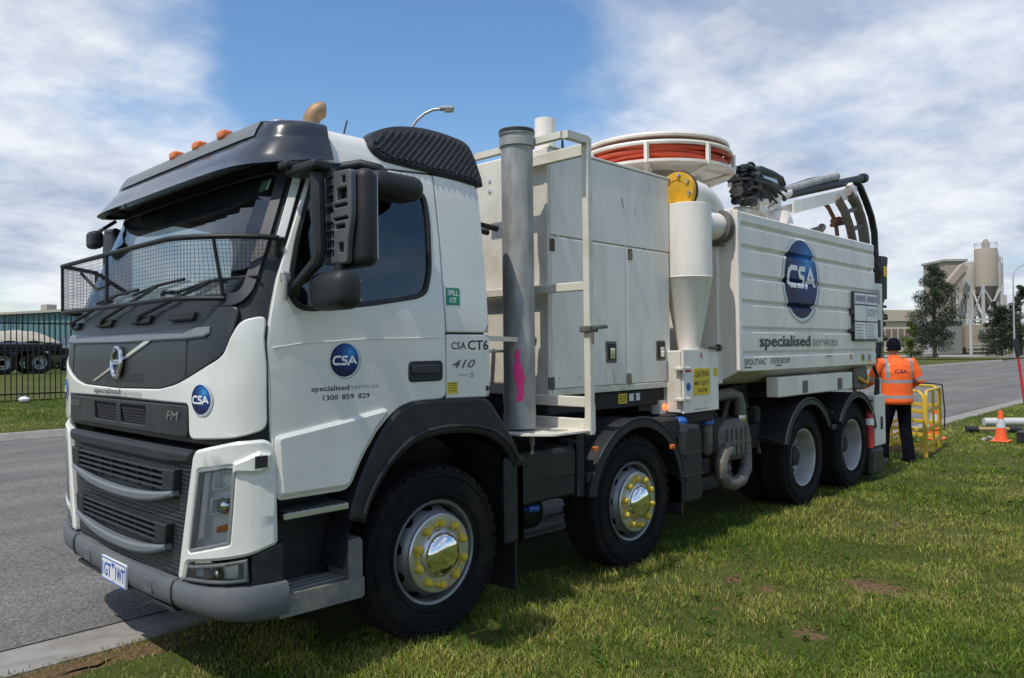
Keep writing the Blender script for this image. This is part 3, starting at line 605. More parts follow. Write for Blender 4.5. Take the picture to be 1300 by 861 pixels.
# headlamp wings
for sg in (1, -1):
    q = lambda P: P if sg == 1 else mirS(P)
    wing = [(.925, 1.19), (.955, 1.212), (1.05, 1.232), (1.198, 1.262), (1.323, 1.268), (1.356, 1.25), (1.376, 1.20), (1.383, .775), (1.37, .764), (1.258, .727), (.862, .662), (.828, .562), (.768, .566)]
    hl = [(.972, 1.117), (1.194, 1.150), (1.180, .95), (1.165, .786), (1.15, .780), (.90, .718), (.886, .725)]
    wg = panel('headlamp_wing', q(rnd(wing, .03, 3)), [q(rnd(hl, .02, 3))], mW, .014, .05, WHITE, T, ch=.014, res=.06)
    bez = panel('headlamp', q(inset(hl, -.004)), [q(inset(hl, .012))], mW, .012, .03, mat('lamp_frame', (.30, .31, .315), .35, .5), T, ch=.003, res=.1)
    panel('reflector', q(inset(hl, .004)), [], mW, -.055, .002, REFL, bez, ch=.001, res=.06)
    b = MB(); P = q(dens(inset(hl, .008), .06)); n = len(P); b.add([W(u, v, .004) for u, v in P] + [W(u, v, -.055) for u, v in P], [(i, (i + 1) % n, n + (i + 1) % n, n + i) for i in range(n)]); b.build('lamp_wall', REFL, bez)
    panel('light_strip', q([(.922, .775), (.968, .785), (1.03, 1.11), (.985, 1.103)]), [], mW, -.015, .04, WHITET, bez, ch=.004, res=.1)
    panel('lamp_cell', q([(1.04, 1.02), (1.175, 1.04), (1.182, 1.135), (1.055, 1.112)]), [q([(1.06, 1.035), (1.165, 1.052), (1.17, 1.12), (1.07, 1.10)])], mW, -.012, .04, REFL, bez, ch=.005, res=.1)
    panel('lamp_cell', q([(1.02, .90), (1.165, .925), (1.172, 1.01), (1.035, .99)]), [q([(1.035, .913), (1.155, .935), (1.16, .995), (1.05, .978)])], mW, -.012, .04, REFL, bez, ch=.005, res=.1)
    c = W(1.11 * sg, .955, -.03); b = MB(); b.lathe([(.045, .0), (.04, -.014), (.028, -.026), (.012, -.032), (0, -.033)], 'x', c, 18); b.build('projector_lens', CHROME, bez)
    panel('indicator', q([(1.06, .82), (1.155, .845), (1.158, .875), (1.065, .85)]), [], mW, -.02, .03, ORANGE, bez, ch=.005, res=.1)
    flat('lamp_cover', q(inset(hl, .002)), mW, .009, LENS, bez, .06)
    bl = [(1.19, 1.118), (1.30, 1.112), (1.345, 1.13), (1.35, 1.20), (1.30, 1.215), (1.19, 1.165)]
    ld = panel('light_blade', q(bl), [], mW, .034, .022, WHITE, wg, ch=.014, res=.05)
    panel('side_marker', q([(1.278, 1.135), (1.33, 1.138), (1.332, 1.195), (1.280, 1.193)]), [], mW, .037, .006, BLACKP, wg, ch=.003, res=0)
    fog = [(.868, .645), (1.245, .710), (1.250, .602), (.838, .568)]
    fb = panel('fog_lamp', q(fog), [q(inset(fog, .016))], mW, .012, .05, BUMPER, T, ch=.004, res=.1)
    panel('reflector', q(inset(fog, .01)), [], mW, -.035, .002, REFL, fb, ch=.001, res=.08)
    c = W(1.06 * sg, .625, -.02); b = MB(); b.lathe([(.04, .015), (.036, -.005), (.02, -.014), (0, -.017)], 'x', c, 16); b.build('fog_lens', CHROME, fb)
    panel('lamp_divider', q([(.99, .597), (1.0, .597), (1.0, .655), (.99, .655)]), [], mW, .0, .03, GREYP, fb, ch=.003, res=0)
    panel('corner_reflector', q([(1.20, .612), (1.235, .614), (1.232, .69), (1.20, .686)]), [], mW, -.005, .03, SIGNY if False else GREYP, fb, ch=.003, res=0)
    flat('lamp_cover', q(inset(fog, .012)), mW, .006, LENS, fb, .08)
    panel('corner_filler', q([(1.258, .58), (1.42, .58), (1.42, .765), (1.385, .758), (1.262, .722)]), [], mW, -.004, .04, BLACKP, T, ch=.006, res=.06)
# bumper
b = MB(); us = [-1.43 + 2.86 * k / 90 for k in range(91)]
def bt(u): return .552 + .03 * min(1, max(0, (abs(u) - .75) / .45))
def bbm(u): return .392 + .03 * math.exp(-((abs(u) - 1.0) / .4) ** 2) * .8 + (.0 if abs(u) < 1.2 else .0)
sec = [(-.10, 1.0, 0), (-.012, 1.0, 0), (.016, .96, 0), (.028, .80, 0), (.030, .45, 0), (.020, .18, 0), (-.002, .03, 0), (-.03, 0, 0), (-.12, .02, 0)]
def bp_(u, j):
    o_, t, _ = sec[int(j)]; gz = .006 if abs(abs(u) - .735) < .012 else 0
    return W(u, bbm(u) + (bt(u) - bbm(u)) * t, o_ - gz)
b.grid(bp_, us, list(range(len(sec)))); bum = b.build('bumper', BUMPER, T, 45)
for u in (-.735, .735):
    b = MB(); b.tube([W(u, bbm(u) + (bt(u) - bbm(u)) * t_, o_ + .001) for o_, t_ in ((-.01, 1.0), (.016, .96), (.028, .80), (.030, .45), (.020, .18), (-.002, .03))], .004, 4); b.build('bumper_seam', BLACKT, bum)
for u in (-.46, .46):
    panel('tow_eye_cover', rnd([(u - .055, .44), (u + .055, .44), (u + .055, .51), (u - .055, .51)], .012), [], mW, .034, .012, BUMPER, bum, ch=.003, res=0)
panel('bumper_lip', [(-.70, .405), (.70, .405), (.72, .385), (-.72, .385)], [], mW, .012, .06, BLACKP, bum, ch=.004, res=.1)
pl_ = panel('number_plate', rnd([(-.186, .392), (.186, .392), (.186, .526), (-.186, .526)], .012), [], mW, .040, .012, SIGNW, T, ch=.002, res=.1)
panel('plate_edge', rnd([(-.182, .396), (.182, .396), (.182, .522), (-.182, .522)], .01), [rnd([(-.176, .402), (.176, .402), (.176, .516), (-.176, .516)], .01)], mW, .0415, .001, BLUET, pl_, ch=.0004, res=0)
lettering('1GT', -.165, -.028, .422, .074, mW, .0416, BLUET, pl_, bold=.012); lettering('1WT', .036, .168, .422, .074, mW, .0416, BLUET, pl_, bold=.012)
flat('plate_triangle', [(-.022, .508), (.026, .508), (.002, .474)], mW, .0416, BLUET, pl_)
lettering('VIC', -.016, .018, .405, .008, mW, .0416, BLUET, pl_)
# ------------------------------------------------------------------ windscreen, interior
wsg = flat('windscreen', inset(ws_poly, .001), mW, -.004, GLASS, T, .12)
panel('windscreen_border', inset(ws_poly, -.03), [inset(ws_poly, .035)], mW, -.001, .012, SATIN, T, ch=.003, res=.1)
b = MB(); b.tube([W(s_, 2.47, -.012) for s_ in [-1.15 + .1 * k for k in range(24)]], .002, 4); 
panel('sun_visor_tint', [(-1.15, 2.50), (-.7, 2.44), (.7, 2.44), (1.15, 2.50), (1.15, 2.60), (-1.15, 2.60)], [], mW, -.03, .004, INTER, wsg, ch=.001, res=.15)
# dash, seats, wheel
b = MB(); us = [-1.15 + 2.3 * k / 20 for k in range(21)]
b.grid(lambda y, j: [(-1.20 + .06 * abs(y), y * .96, 1.90), (-1.02, y * .96, 1.955), (-.80, y * .96, 1.94), (-.74, y * .96, 1.85), (-.78, y * .96, 1.45)][int(j)], us, range(5)); b.build('dashboard', INTER, T)
def seat(y, tl):
    b = MB(); b.rbox(-.42, .10, y - .26, y + .26, 1.60, 1.74, .05); sc = b.build('seat', SEATM, T)
    b = MB(); b.rbox(-.07, .07, -.25, .25, 0, .68, .06); o = b.build('seat_back', SEATM, sc); o.location = (.10, y, 1.72); o.rotation_euler = (0, R(8), 0)
    b = MB(); b.rbox(-.05, .05, -.14, .14, 0, .2, .045); o = b.build('headrest', SEATM, sc); o.location = (.20, y, 2.40); o.rotation_euler = (0, R(8), 0)
    b = MB(); b.box(-.36, .06, y - .18, y + .18, 1.31, 1.60, .02); b.build('seat_base', INTER, sc)
seat(-.68, 0); seat(.68, 0)
b = MB(); c = Vector((-.66, .66, 1.93)); ax = Vector((.75, 0, .66)).normalized(); e1 = Vector((0, 1, 0)); e2 = ax.cross(e1)
b.tube([c + (e1 * math.cos(a) + e2 * math.sin(a)) * .225 for a in [2 * math.pi * k / 28 for k in range(28)]], .016, 8, closed=True)
for a in (.3, math.pi - .3, -math.pi / 2): b.tube([c, c + (e1 * math.cos(a) + e2 * math.sin(a)) * .22], .014, 6)
b.tube([c, c - ax * .25], .04, 10); b.build('steering_wheel', INTER, T)
b = MB(); b.box(.30, .37, -1.08, 1.08, 1.3, 2.70, .01); b.build('cab_rear_wall', INTER, T)
b = MB(); b.box(-.98, .33, -1.0, 1.0, 2.68, 2.74, .01); b.build('headlining', mat('headlining_grey', (.22, .22, .22), .9), T)
b = MB(); b.box(-.92, -.70, -.35, -.02, 1.95, 2.12, .02); b.build('dash_document_box', mat('grey_folder', (.30, .30, .31), .7), T)
b = MB(); b.box(-1.03, -.86, -.98, -.62, 1.958, 1.975, .004); b.build('clipboard', mat('hi_vis_sheet', (.55, .72, .78), .6), T)
panel('windscreen_label', [(1.03, 2.50), (1.10, 2.51), (1.10, 2.57), (1.03, 2.56)], [], mW, -.008, .001, mat('registration_label', (.25, .33, .22), .5), wsg, ch=.0004, res=0)
# wipers on the cowl
for (a, b_, c) in ((-.95, -.30, 2.03), (-.35, .30, 2.05), (.22, .92, 2.03)):
    b = MB(); b.tube([W(a, 1.865, .03), W(a + .06, 1.89, .045), W(b_, c, .02)], [.014, .012, .007], 6); wo = b.build('wiper', BLACKP, T)
    b = MB(); b.tube([W(b_ - .34, c - .03, .012), W(b_, c + .006, .018), W(b_ + .30, c + .02, .010)], .009, 6); b.build('wiper_blade', BLACKT, wo)
for u in (-.93, -.33, .24, .75):
    panel('cowl_grip', rnd([(u - .13, 1.845), (u + .13, 1.845), (u + .13, 1.885), (u - .13, 1.885)], .01), [], mW, .03, .03, BLACKP, T, ch=.008, res=.1)
# ------------------------------------------------------------------ stone guard of wire mesh in front of the windscreen
GX = -1.40
gplan = [(-1.02, -1.20), (-1.10, -1.19), (-1.20, -1.13), (-1.28, -1.05), (-1.34, -.96), (-1.38, -.88), (-1.40, -.80), (-1.405, -.4), (-1.405, 0), (-1.405, .4), (-1.40, .80), (-1.10, 1.10)]
def gp(z): 
    k = (z - 1.945) / .295
    return [(x + (.05 * (1 - k) if (i < 4) else 0), y + (.10 * (1 - k) if i < 3 else .0) if y < 0 else y, z) for i, (x, y) in enumerate(gplan)]
b = MB(); b.tube(gp(2.24), .014, 8); b.tube(gp(1.945), .013, 8); gd = b.build('stone_guard', BLACKP, T)
for P_, r_ in [([gp(1.945)[i], gp(2.24)[i]], .010) for i in (3, 8, 10)] + [([gp(1.945)[0], gp(2.24)[0]], .014), ([gp(1.945)[11], gp(2.24)[11]], .016), ([(-1.10, 1.1, 2.24), (-1.02, 1.05, 2.06)], .012), ([(-1.24, .97, 2.22), (-1.16, .8, 2.06), (-1.22, .45, 2.03)], .010)]:
    b = MB(); b.tube(P_, r_, 6); b.build('guard_upright', BLACKP, gd)
b = MB()
lo, hi = gp(1.945), gp(2.24); seg = [0]
for p_, q_ in zip(gplan, gplan[1:]): seg.append(seg[-1] + math.dist(p_, q_))
def gat(t, k):
    j = min(max(bisect(seg, t) - 1, 0), len(seg) - 2); f_ = (t - seg[j]) / (seg[j + 1] - seg[j])
    a = Vector(lo[j]).lerp(Vector(lo[j + 1]), f_); c = Vector(hi[j]).lerp(Vector(hi[j + 1]), f_); return a.lerp(c, k)
t = .02
while t < seg[-1]: b.tube([gat(t, 0), gat(t, 1)], .0011, 3, caps=False); t += .0195
for i in range(1, 15):
    k = i / 15; b.tube([gat(t_, k) for t_ in [seg[-1] * q / 60 for q in range(61)]], .0011, 3, caps=False)
o = b.build('wire_mesh', BLACKT, gd, smooth=False); o['kind'] = 'stuff'
# pillar bracket and grab rail at the guard's near end
b = MB(); b.box(-1.04, -.985, -1.262, -1.235, 2.02, 2.075, .01); b.tube([(-1.03, -1.27, 1.93), (-1.03, -1.275, 2.05)], .014, 8); b.build('guard_hinge', GALV, T)
b = MB(); b.box(-1.02, -.95, -1.285, -1.22, 1.955, 2.01, .01); b.build('mirror_foot', BLACKP, T)
# ------------------------------------------------------------------ sun visor over the windscreen
half = [(-.70, -1.205), (-.80, -1.215), (-.90, -1.208), (-.98, -1.185), (-1.05, -1.14), (-1.105, -1.07), (-1.14, -.98), (-1.162, -.86), (-1.175, -.7), (-1.185, -.45), (-1.19, -.2), (-1.19, 0)]
vplan = half + [(x, -y) for x, y in half[-2::-1]]; nv = len(vplan)
def vsec(i):
    x, y = vplan[i]; x0, y0 = vplan[max(i - 1, 0)]; x1, y1 = vplan[min(i + 1, nv - 1)]; tx, ty = x1 - x0, y1 - y0; l_ = math.hypot(tx, ty); nx, ny = -ty / l_, tx / l_
    if nx * (-.2 - x) + ny * (0 - y) < 0: nx, ny = -nx, -ny
    e = max(0., min(1., (x + 1.17) / .42)); zb = 2.60 + .02 * (y / 1.2) ** 2 + .055 * max(0, (e - .25) / .75) ** 1.3; g_ = 1 - .72 * e ** .7
    pr = [(.06, .002), (.0, .0), (.012, .006), (.05, .06), (.105, .125), (.135, .158), (.150, .170), (.156, .182), (.180, .225), (.212, .270), (.30, .292), (.52, .302)]
    hz = 1 - .30 * e; return [(x + nx * dx * g_, y + ny * dx * g_, zb + dz * hz) for dx, dz in pr]
VS_ = [vsec(i) for i in range(nv)]
b = MB(); b.grid(lambda i, j: VS_[int(i)][int(j)], range(nv), range(0, 8)); vz = b.build('sun_visor', VISOR, T, 60)
b = MB(); b.grid(lambda i, j: VS_[int(i)][int(j)], range(nv), range(7, 12)); vc_ = b.build('visor_cap', VISOR, vz, 60)
b = MB(); b.grid(lambda i, j: Vector(VS_[int(i)][int(j)]) + Vector((-.004, 0, .007)), range(6, nv - 6), range(7, 11)); b.build('visor_plate', VISORT, vz, 60)
for y in (.12, -.20, -.52):
    x = -.965; b = MB(); b.rbox(x - .03, x + .04, y - .042, y + .042, 2.868, 2.918, .016); b.build('marker_lamp', ORANGE, T)
b = MB(); b.lathe([(.06, 0), (.062, .02), (.05, .05), (.025, .065), (0, .068)], 'z', (-.86, -.93, 2.85), 16); b.build('chrome_dome', CHROME, T)
# exhaust snorkel, aerial
b = MB(); b.tube([(-.28, -.30, 2.90), (-.28, -.30, 3.13), (-.277, -.302, 3.165), (-.266, -.31, 3.198), (-.247, -.324, 3.222), (-.222, -.342, 3.236), (-.205, -.354, 3.238), (-.199, -.358, 3.238)], [.054, .054, .055, .056, .056, .054, .045, .025], 18); b.tube([(-.28, -.3, 2.90), (-.28, -.3, 2.93)], .066, 16); b.build('exhaust_stack', COPPER, T)
b = MB(); b.tube([(-.35, -.75, 2.89), (-.35, -.75, 2.925)], .02, 8); b.tube([(-.35, -.75, 2.92), (-.31, -.75, 3.06)], .006, 6); b.build('aerial', BLACKP, T)
# ------------------------------------------------------------------ ribbed roof air deflector at the cab's rear corners
for sg in (-1, 1):
    ol = [(-.43, 2.80), (-.36, 2.745), (-.20, 2.735), (.10, 2.722), (.38, 2.70), (.418, 2.705), (.425, 2.76), (.41, 2.90), (.385, 2.975), (.34, 3.00), (.18, 3.02), (0, 3.02), (-.2, 2.985), (-.34, 2.93), (-.42, 2.86)]
    fm = lambda u, v, d: (u, sg * (1.150 - (v - 2.72) * .33 + d), v)
    bk_ = ol[5:11]; ol = rnd(ol, .08, 4); dfl = panel('air_deflector', ol, [], fm, .020, .10, BLACKP, T, ch=.022, res=.1)
    inn = inset(ol, .028)
    for i in range(23):
        b = MB(); u0 = -.60 + .0445 * i; P = []
        for k in range(25):
            v = 2.72 + .29 * k / 24; u = u0 + (v - 2.72) * 1.05
            if inside(inn, u, v): P.append(fm(u, v, .022))
        if len(P) > 2: b.tube(P, .0095, 6); b.build('rib', SATIN, dfl)
    b = MB(); b.grid(lambda a, c: (lambda p, q: tuple(Vector(p).lerp(Vector(q), c / 3)))(fm(bk_[int(a)][0], bk_[int(a)][1], 0.0), (min(.43, bk_[int(a)][0] + .04), sg * .60, min(2.94, bk_[int(a)][1]))), range(6), range(4)); b.build('deflector_back', BLACKP, dfl)
# ------------------------------------------------------------------ mirrors (near side with its cover missing)
def mirror_near():
    b = MB(); b.rbox(-1.02, -.72, -1.275, -1.185, 2.575, 2.615, .016); b.rbox(-.99, -.88, -1.47, -1.20, 2.545, 2.592, .018); rt = b.build('mirror_arm', BLACKP, T)
    b = MB(); b.tube([(-.935, -1.36, 2.575), (-.935, -1.40, 2.55), (-.935, -1.415, 2.50), (-.93, -1.42, 2.17), (-.935, -1.41, 2.11), (-.96, -1.36, 2.06), (-.985, -1.27, 1.985)], [.026, .032, .034, .034, .032, .026, .022], 10); b.build('mirror_stay', BLACKP, rt)
    fm2 = lambda u, v, d: (-.862 - d + .0 * u, -1.40 - u, v)
    sl = [rnd([(.012 - .02 * (2.56 - z), z), (.068, z), (.068, z + .032), (.012 - .02 * (2.56 - z), z + .032)], .006, 2) for z in (2.135, 2.18, 2.225, 2.27, 2.345, 2.40, 2.445, 2.49)]
    sl += [rnd([(u0, z), (u1, z), (u1, z + h), (u0, z + h)], .006, 2) for u0, u1, z, h in ((.11, .15, 2.15, .045), (.085, .165, 2.262, .02), (.07, .19, 2.302, .014), (.075, .185, 2.365, .014), (.10, .18, 2.40, .055), (.14, .17, 2.475, .035))]
    panel('carrier_plate', rnd([(-.02, 2.10), (.175, 2.095), (.185, 2.20), (.215, 2.32), (.215, 2.535), (.0, 2.545)], .02), sl, fm2, .02, .03, GREYP if False else mat('mirror_carrier_grey', (.085, .09, .097), .5, 0, 0, .08, 8), T, ch=.006, res=.12)
    b = MB(); b.rbox(-.845, -.735, -1.655, -1.37, 2.08, 2.55, .05); hs = b.build('main_mirror', BLACKP, T, 60)
    b = MB(); b.box(-.7345, -.730, -1.62, -1.40, 2.12, 2.52, .0015); b.build('mirror_glass', CHROME, hs)
    b = MB(); b.rbox(-.955, -.80, -1.615, -1.33, 1.878, 2.062, .058); b.tube([(-.86, -1.49, 2.04), (-.86, -1.49, 2.11)], .028, 8); wm_ = b.build('wide_angle_mirror', BLACKP, T, 60)
    b = MB(); b.box(-.7995, -.796, -1.57, -1.37, 1.92, 2.02, .001); b.build('mirror_glass', CHROME, wm_)
    b = MB(); b.rbox(-.60, -.25, -1.42, -1.20, 2.49, 2.625, .062); b.tube([(-.62, -1.16, 2.66), (-.56, -1.24, 2.672), (-.48, -1.30, 2.65), (-.44, -1.32, 2.60)], .026, 10); b.build('kerb_mirror', BLACKP, T, 60)
mirror_near()
b = MB(); b.rbox(-.96, -.83, 1.20, 1.45, 2.10, 2.58, .045); b.tube([(-.95, 1.17, 2.55), (-.93, 1.4, 2.57)], .025, 8); b.tube([(-.97, 1.24, 1.99), (-.93, 1.4, 2.10)], .025, 8); fmx = b.build('main_mirror', BLACKP, T)
b = MB(); b.box(-.829, -.824, 1.22, 1.43, 2.13, 2.55, .002); b.build('mirror_glass', CHROME, fmx)
b = MB(); b.rbox(-1.17, -1.09, .98, 1.12, 2.40, 2.52, .03); b.tube([(-1.0, 1.03, 2.60), (-1.13, 1.05, 2.50)], .014, 6); b.build('front_mirror', BLACKP, T)
# ------------------------------------------------------------------ steps, cab underside, fenders
for sg in (-1, 1):
    Yf = lambda y: y * sg if sg == 1 else -abs(y) if y < 0 else y
    def sy(y): return -y * sg if False else (y if sg == -1 else -y)
    b = MB(); b.box(-1.06, -.60, sy(-1.02), sy(-.98), .42, 1.28, .01); b.box(-1.09, -1.04, sy(-1.21), sy(-.98), .45, 1.28, .01); b.build('step_well', BLACKP, T)
    b = MB(); b.box(-1.035, -.655, sy(-1.245), sy(-1.0), .862, .895, .012); st = b.build('step', BLACKP, T)
    for k in range(9):
        b = MB(); x = -1.0 + .04 * k; b.box(x, x + .022, sy(-1.24), sy(-1.03), .894, .901, .002); b.build('tread_bar', STEPM, st)
    b = MB(); b.box(-1.03, -.66, sy(-1.252), sy(-1.240), .868, .898, .003); b.build('step_edge', ALLOY, st)
    # lower step in worn grey plastic
    b = MB(); P = [(-1.06, .405), (-.59, .398), (-.575, .41), (-.575, .50), (-1.06, .515)]
    b.prism(P, lambda u, v, d: (u, sy(-1.262 + d), v), 0, .26, .012); ls = b.build('lower_step', STEPM, T)
    for k in range(3):
        b = MB(); b.box(-1.0, -.64, sy(-1.22 + .05 * k), sy(-1.20 + .05 * k), .508, .519, .002); b.build('tread_bar', STEPM, ls)
    P = [(-.66, .50), (-.575, .49), (-.575, .69), (-.59, .708), (-.66, .70)]
    b = MB(); b.prism(P, lambda u, v, d: (u, sy(-1.245 + d), v), 0, .20, .012); b.build('step_side', STEPM, ls)
    # front wheel arch
    ou = [(-.665, .70), (-.655, .86), (-.60, 1.0), (-.53, 1.13), (-.45, 1.255), (-.365, 1.345), (-.28, 1.388), (-.18, 1.402), (.30, 1.392), (.36, 1.372), (.47, 1.24), (.60, 1.07), (.625, 1.0), (.675, .98), (.675, .90)]
    ar = [(.60, .90), (.57, .96), (.50, 1.06), (.36, 1.155), (.18, 1.19), (-.02, 1.20), (-.20, 1.175), (-.34, 1.10), (-.46, .98), (-.545, .84), (-.575, .70)]
    fmF = lambda u, v, d: (u, sy(-1.252 - d), v)
    fd = panel('wheel_arch', rnd(ou, .05, 3)[4:-4] + rnd(ar, .12, 4)[5:-5], [], fmF, .012, .45, FENDER, T, ch=.018, res=.1)
    lip = [(u * 1.0, v) for u, v in ar]; b = MB(); b.tube([fmF(u, v, .012) for u, v in [(a * 1.05, .5 + (c - .5) * 1.06) for a, c in rnd(ar, .12, 4)[6:-6]]], .014, 6); b.build('arch_lip', FENDER, fd)
    b = MB(); b.box(.50, .675, sy(-1.245), sy(-1.215), .46, 1.0, .012); b.box(.60, .675, sy(-1.245), sy(-.80), .46, .95, .012); b.build('mudguard', FENDER, fd)
    b = MB(); b.box(.612, .63, sy(-1.22), sy(-.78), .14, .47, .004); b.build('mudflap', BHOSE, fd)
    b = MB(); b.grid(lambda a, y: (.70 * math.cos(a), sy(y), .5 + .70 * math.sin(a)), [R(5 + 17 * k) for k in range(11)], [-1.24, -.78]); b.build('arch_liner', BLACKP, fd)
# ------------------------------------------------------------------ cab lettering (near side)
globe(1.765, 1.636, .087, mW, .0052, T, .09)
lettering('specialised', 1.573, 1.797, 1.482, .026, mW, .0055, NAVY, T, bold=.014); lettering('services', 1.808, 1.985, 1.485, .026, mW, .0055, GREYT, T)
for s_, u0_, u1_ in (('1300', 1.64, 1.728), ('859', 1.752, 1.826), ('829', 1.851, 1.925)): lettering(s_, u0_, u1_, 1.434, .026, mW, .0055, NAVY, T, bold=.012)
lettering('CSA', 2.508, 2.625, 1.686, .042, mW, .0015, BLACKT, T, bold=.008); lettering('CT6', 2.64, 2.815, 1.682, .056, mW, .0015, BLACKT, T, bold=.014)
lettering('410', 2.515, 2.70, 1.575, .048, mW, .0015, DGREYT, T, bold=.012, shear=.35); lettering('S', 2.655, 2.69, 1.518, .026, mW, .0015, GREYT, T, bold=.02); panel('number_rule', [(2.565, 1.53), (2.645, 1.53), (2.645, 1.535), (2.565, 1.535)], [], mW, .0015, .001, GREYT, T, ch=.0003, res=0)
fineprint(2.79, 2.855, 1.43, .03, mW, .0015, BLACKT, T)
ys_ = panel('yellow_label', [(2.478, 1.425), (2.555, 1.425), (2.555, 1.494), (2.478, 1.494)], [], mW, .002, .001, SIGNY, T, ch=.0004, res=0)
for z in (1.44, 1.455, 1.47, 1.482): fineprint(2.485, 2.548, z, .006, mW, .0024, BLACKT, ys_)
gk = panel('spill_kit_label', [(2.462, 1.945), (2.574, 1.945), (2.574, 2.048), (2.462, 2.048)], [], mW, .002, .001, SIGNG, T, ch=.0004, res=0)
lettering('SPILL', 2.472, 2.564, 2.004, .03, mW, .0026, WHITET, gk, bold=.015); lettering('KIT', 2.49, 2.548, 1.96, .03, mW, .0026, WHITET, gk, bold=.015)

# ------------------------------------------------------------------ wheels
def ringp(n, r, a0=0): return [(r * math.cos(a0 + 2 * math.pi * k / n), r * math.sin(a0 + 2 * math.pi * k / n)) for k in range(n)]
def tyre_mesh(wd):
    h = wd / 2; prof = [(.288, -h + .03), (.30, -h + .012), (.345, -h - .006), (.40, -h - .012), (.455, -h - .004), (.487, -h + .012), (.502, -h + .035)]
    tr = []; ng = 4
    for g_ in range(ng + 1):
        a = -h + .035 + (wd - .07) * (g_ / (ng + 1)) ; c = -h + .035 + (wd - .07) * ((g_ + 1) / (ng + 1))
        tr += [(.506, a + .004), (.507, c - .010), (.492, c - .007), (.492, c - .002)]
    prof += tr[:-2] + [(.502, h - .035), (.487, h - .012), (.455, h + .004), (.40, h + .012), (.345, h + .006), (.30, h - .012), (.288, h - .03)]
    b = MB(); b.lathe(prof, 'y', (0, 0, 0), 56)
    for k in range(40):      # shoulder lugs
        a = 2 * math.pi * k / 40
        for s_ in (-1, 1):
            q = [(r * math.cos(a + da), s_ * y, r * math.sin(a + da)) for r, y in ((.497, h - .004), (.478, h - .001)) for da in (-.05, .05)]
            q2 = [(r * math.cos(a + da), s_ * y, r * math.sin(a + da)) for r, y in ((.506, h - .03), (.470, h - .012)) for da in (-.05, .05)]
            b.add(q + q2, [(0, 1, 3, 2), (0, 1, 5, 4), (0, 2, 6, 4), (1, 3, 7, 5), (2, 3, 7, 6)])
    # raised bead lines on the sidewall
    for r in (.335, .445):
        b.lathe([(r - .006, -h - .009), (r, -h - .016), (r + .006, -h - .009)], 'y', (0, 0, 0), 56)
    return b.mesh('tyre', RUBBER, 25)
TY = tyre_mesh(.30); TYD = tyre_mesh(.275)
def front_rim():
    b = MB(); b.lathe([(.272, .15), (.275, -.10), (.285, -.125), (.300, -.132), (.306, -.125), (.300, -.112), (.29, -.10)], 'y', (0, 0, 0), 56)
    n = 160; key = [(.285, .02), (.277, -.03), (.264, -.075), (.240, -.125), (.222, -.150), (.210, -.156)]; prof = []
    for (r0, y0), (r1, y1) in zip(key, key[1:]): prof += [(r0 + (r1 - r0) * k / 5, y0 + (y1 - y0) * k / 5) for k in range(5)]
    prof.append(key[-1]); vs = [(r * math.cos(2 * math.pi * k / n), y, r * math.sin(2 * math.pi * k / n)) for r, y in prof for k in range(n)]; fs = []
    for i in range(len(prof) - 1):
        rm = (prof[i][0] + prof[i + 1][0]) / 2
        for k in range(n):
            da = ((k + .5) % 16 - 8) / 16 * (2 * math.pi / 10)
            if (da * rm / .036) ** 2 + ((rm - .259) / .014) ** 2 < 1: continue       # oval hand holes
            fs.append((i * n + k, i * n + (k + 1) % n, (i + 1) * n + (k + 1) % n, (i + 1) * n + k))
    b.add(vs, fs)
    return b.mesh('wheel', STEELW, 25, recalc=True)
def hub_front():
    b = MB(); b.lathe([(.224, -.145), (.228, -.165), (.221, -.172), (.18, -.174), (.142, -.172), (.139, -.18), (.134, -.186), (.126, -.190), (.122, -.18)], 'y', (0, 0, 0), 48); return b.mesh('hub', ALLOY, 25)
def cap_front():
    b = MB(); b.lathe([(.124, -.180), (.123, -.193), (.114, -.210), (.096, -.225), (.067, -.236), (.033, -.241), (0.0005, -.242)], 'y', (0, 0, 0), 36); return b.mesh('hub_cap', CHROME, 60)
def nut():
    b = MB(); b.lathe([(.019, 0), (.020, -.010), (.0185, -.022), (.013, -.030), (0.0005, -.033)], 'y', (0, 0, 0), 14); b.prism([(-.013, .010), (.013, .010), (.004, .040), (-.004, .040)], lambda u, v, d: (u, -.002 - d, v), 0, .012, .003); return b.mesh('wheel_nut', YELNUT, 40)
RIMF, HUBF, CAPF, NUTM = front_rim(), hub_front(), cap_front(), nut()
b = MB(); b.lathe([(.20, .1), (.255, .10), (.268, .02), (.268, -.0)], 'y', (0, 0, 0), 40); b.lathe([(.0005, .09), (.26, .09)], 'y', (0, 0, 0), 40); BACKM = b.mesh('brake_drum', DKMETAL, 30)
def steer_wheel(x, y, sg):
    wl = obj('wheel', RIMF, T); wl.location = (x, y, .5); 
    if sg > 0: wl.rotation_euler = (0, 0, math.pi)
    wl.rotation_euler.y = random.uniform(-.3, .3) if sg < 0 else 0
    t_ = obj('tyre', TY, wl); t_.location = (0, .012, 0); obj('brake_drum', BACKM, wl); obj('hub', HUBF, wl); obj('hub_cap', CAPF, wl)
    for k in range(10):
        a = 2 * math.pi * (k + .35) / 10; o = obj('wheel_nut', NUTM, wl); o.location = (.178 * math.cos(a), -.172, .178 * math.sin(a)); o.scale = (1.25, 1.15, 1.25); o.rotation_euler = (0, -a + (math.pi / 2) + (1.75 if k % 2 else -1.75), 0)
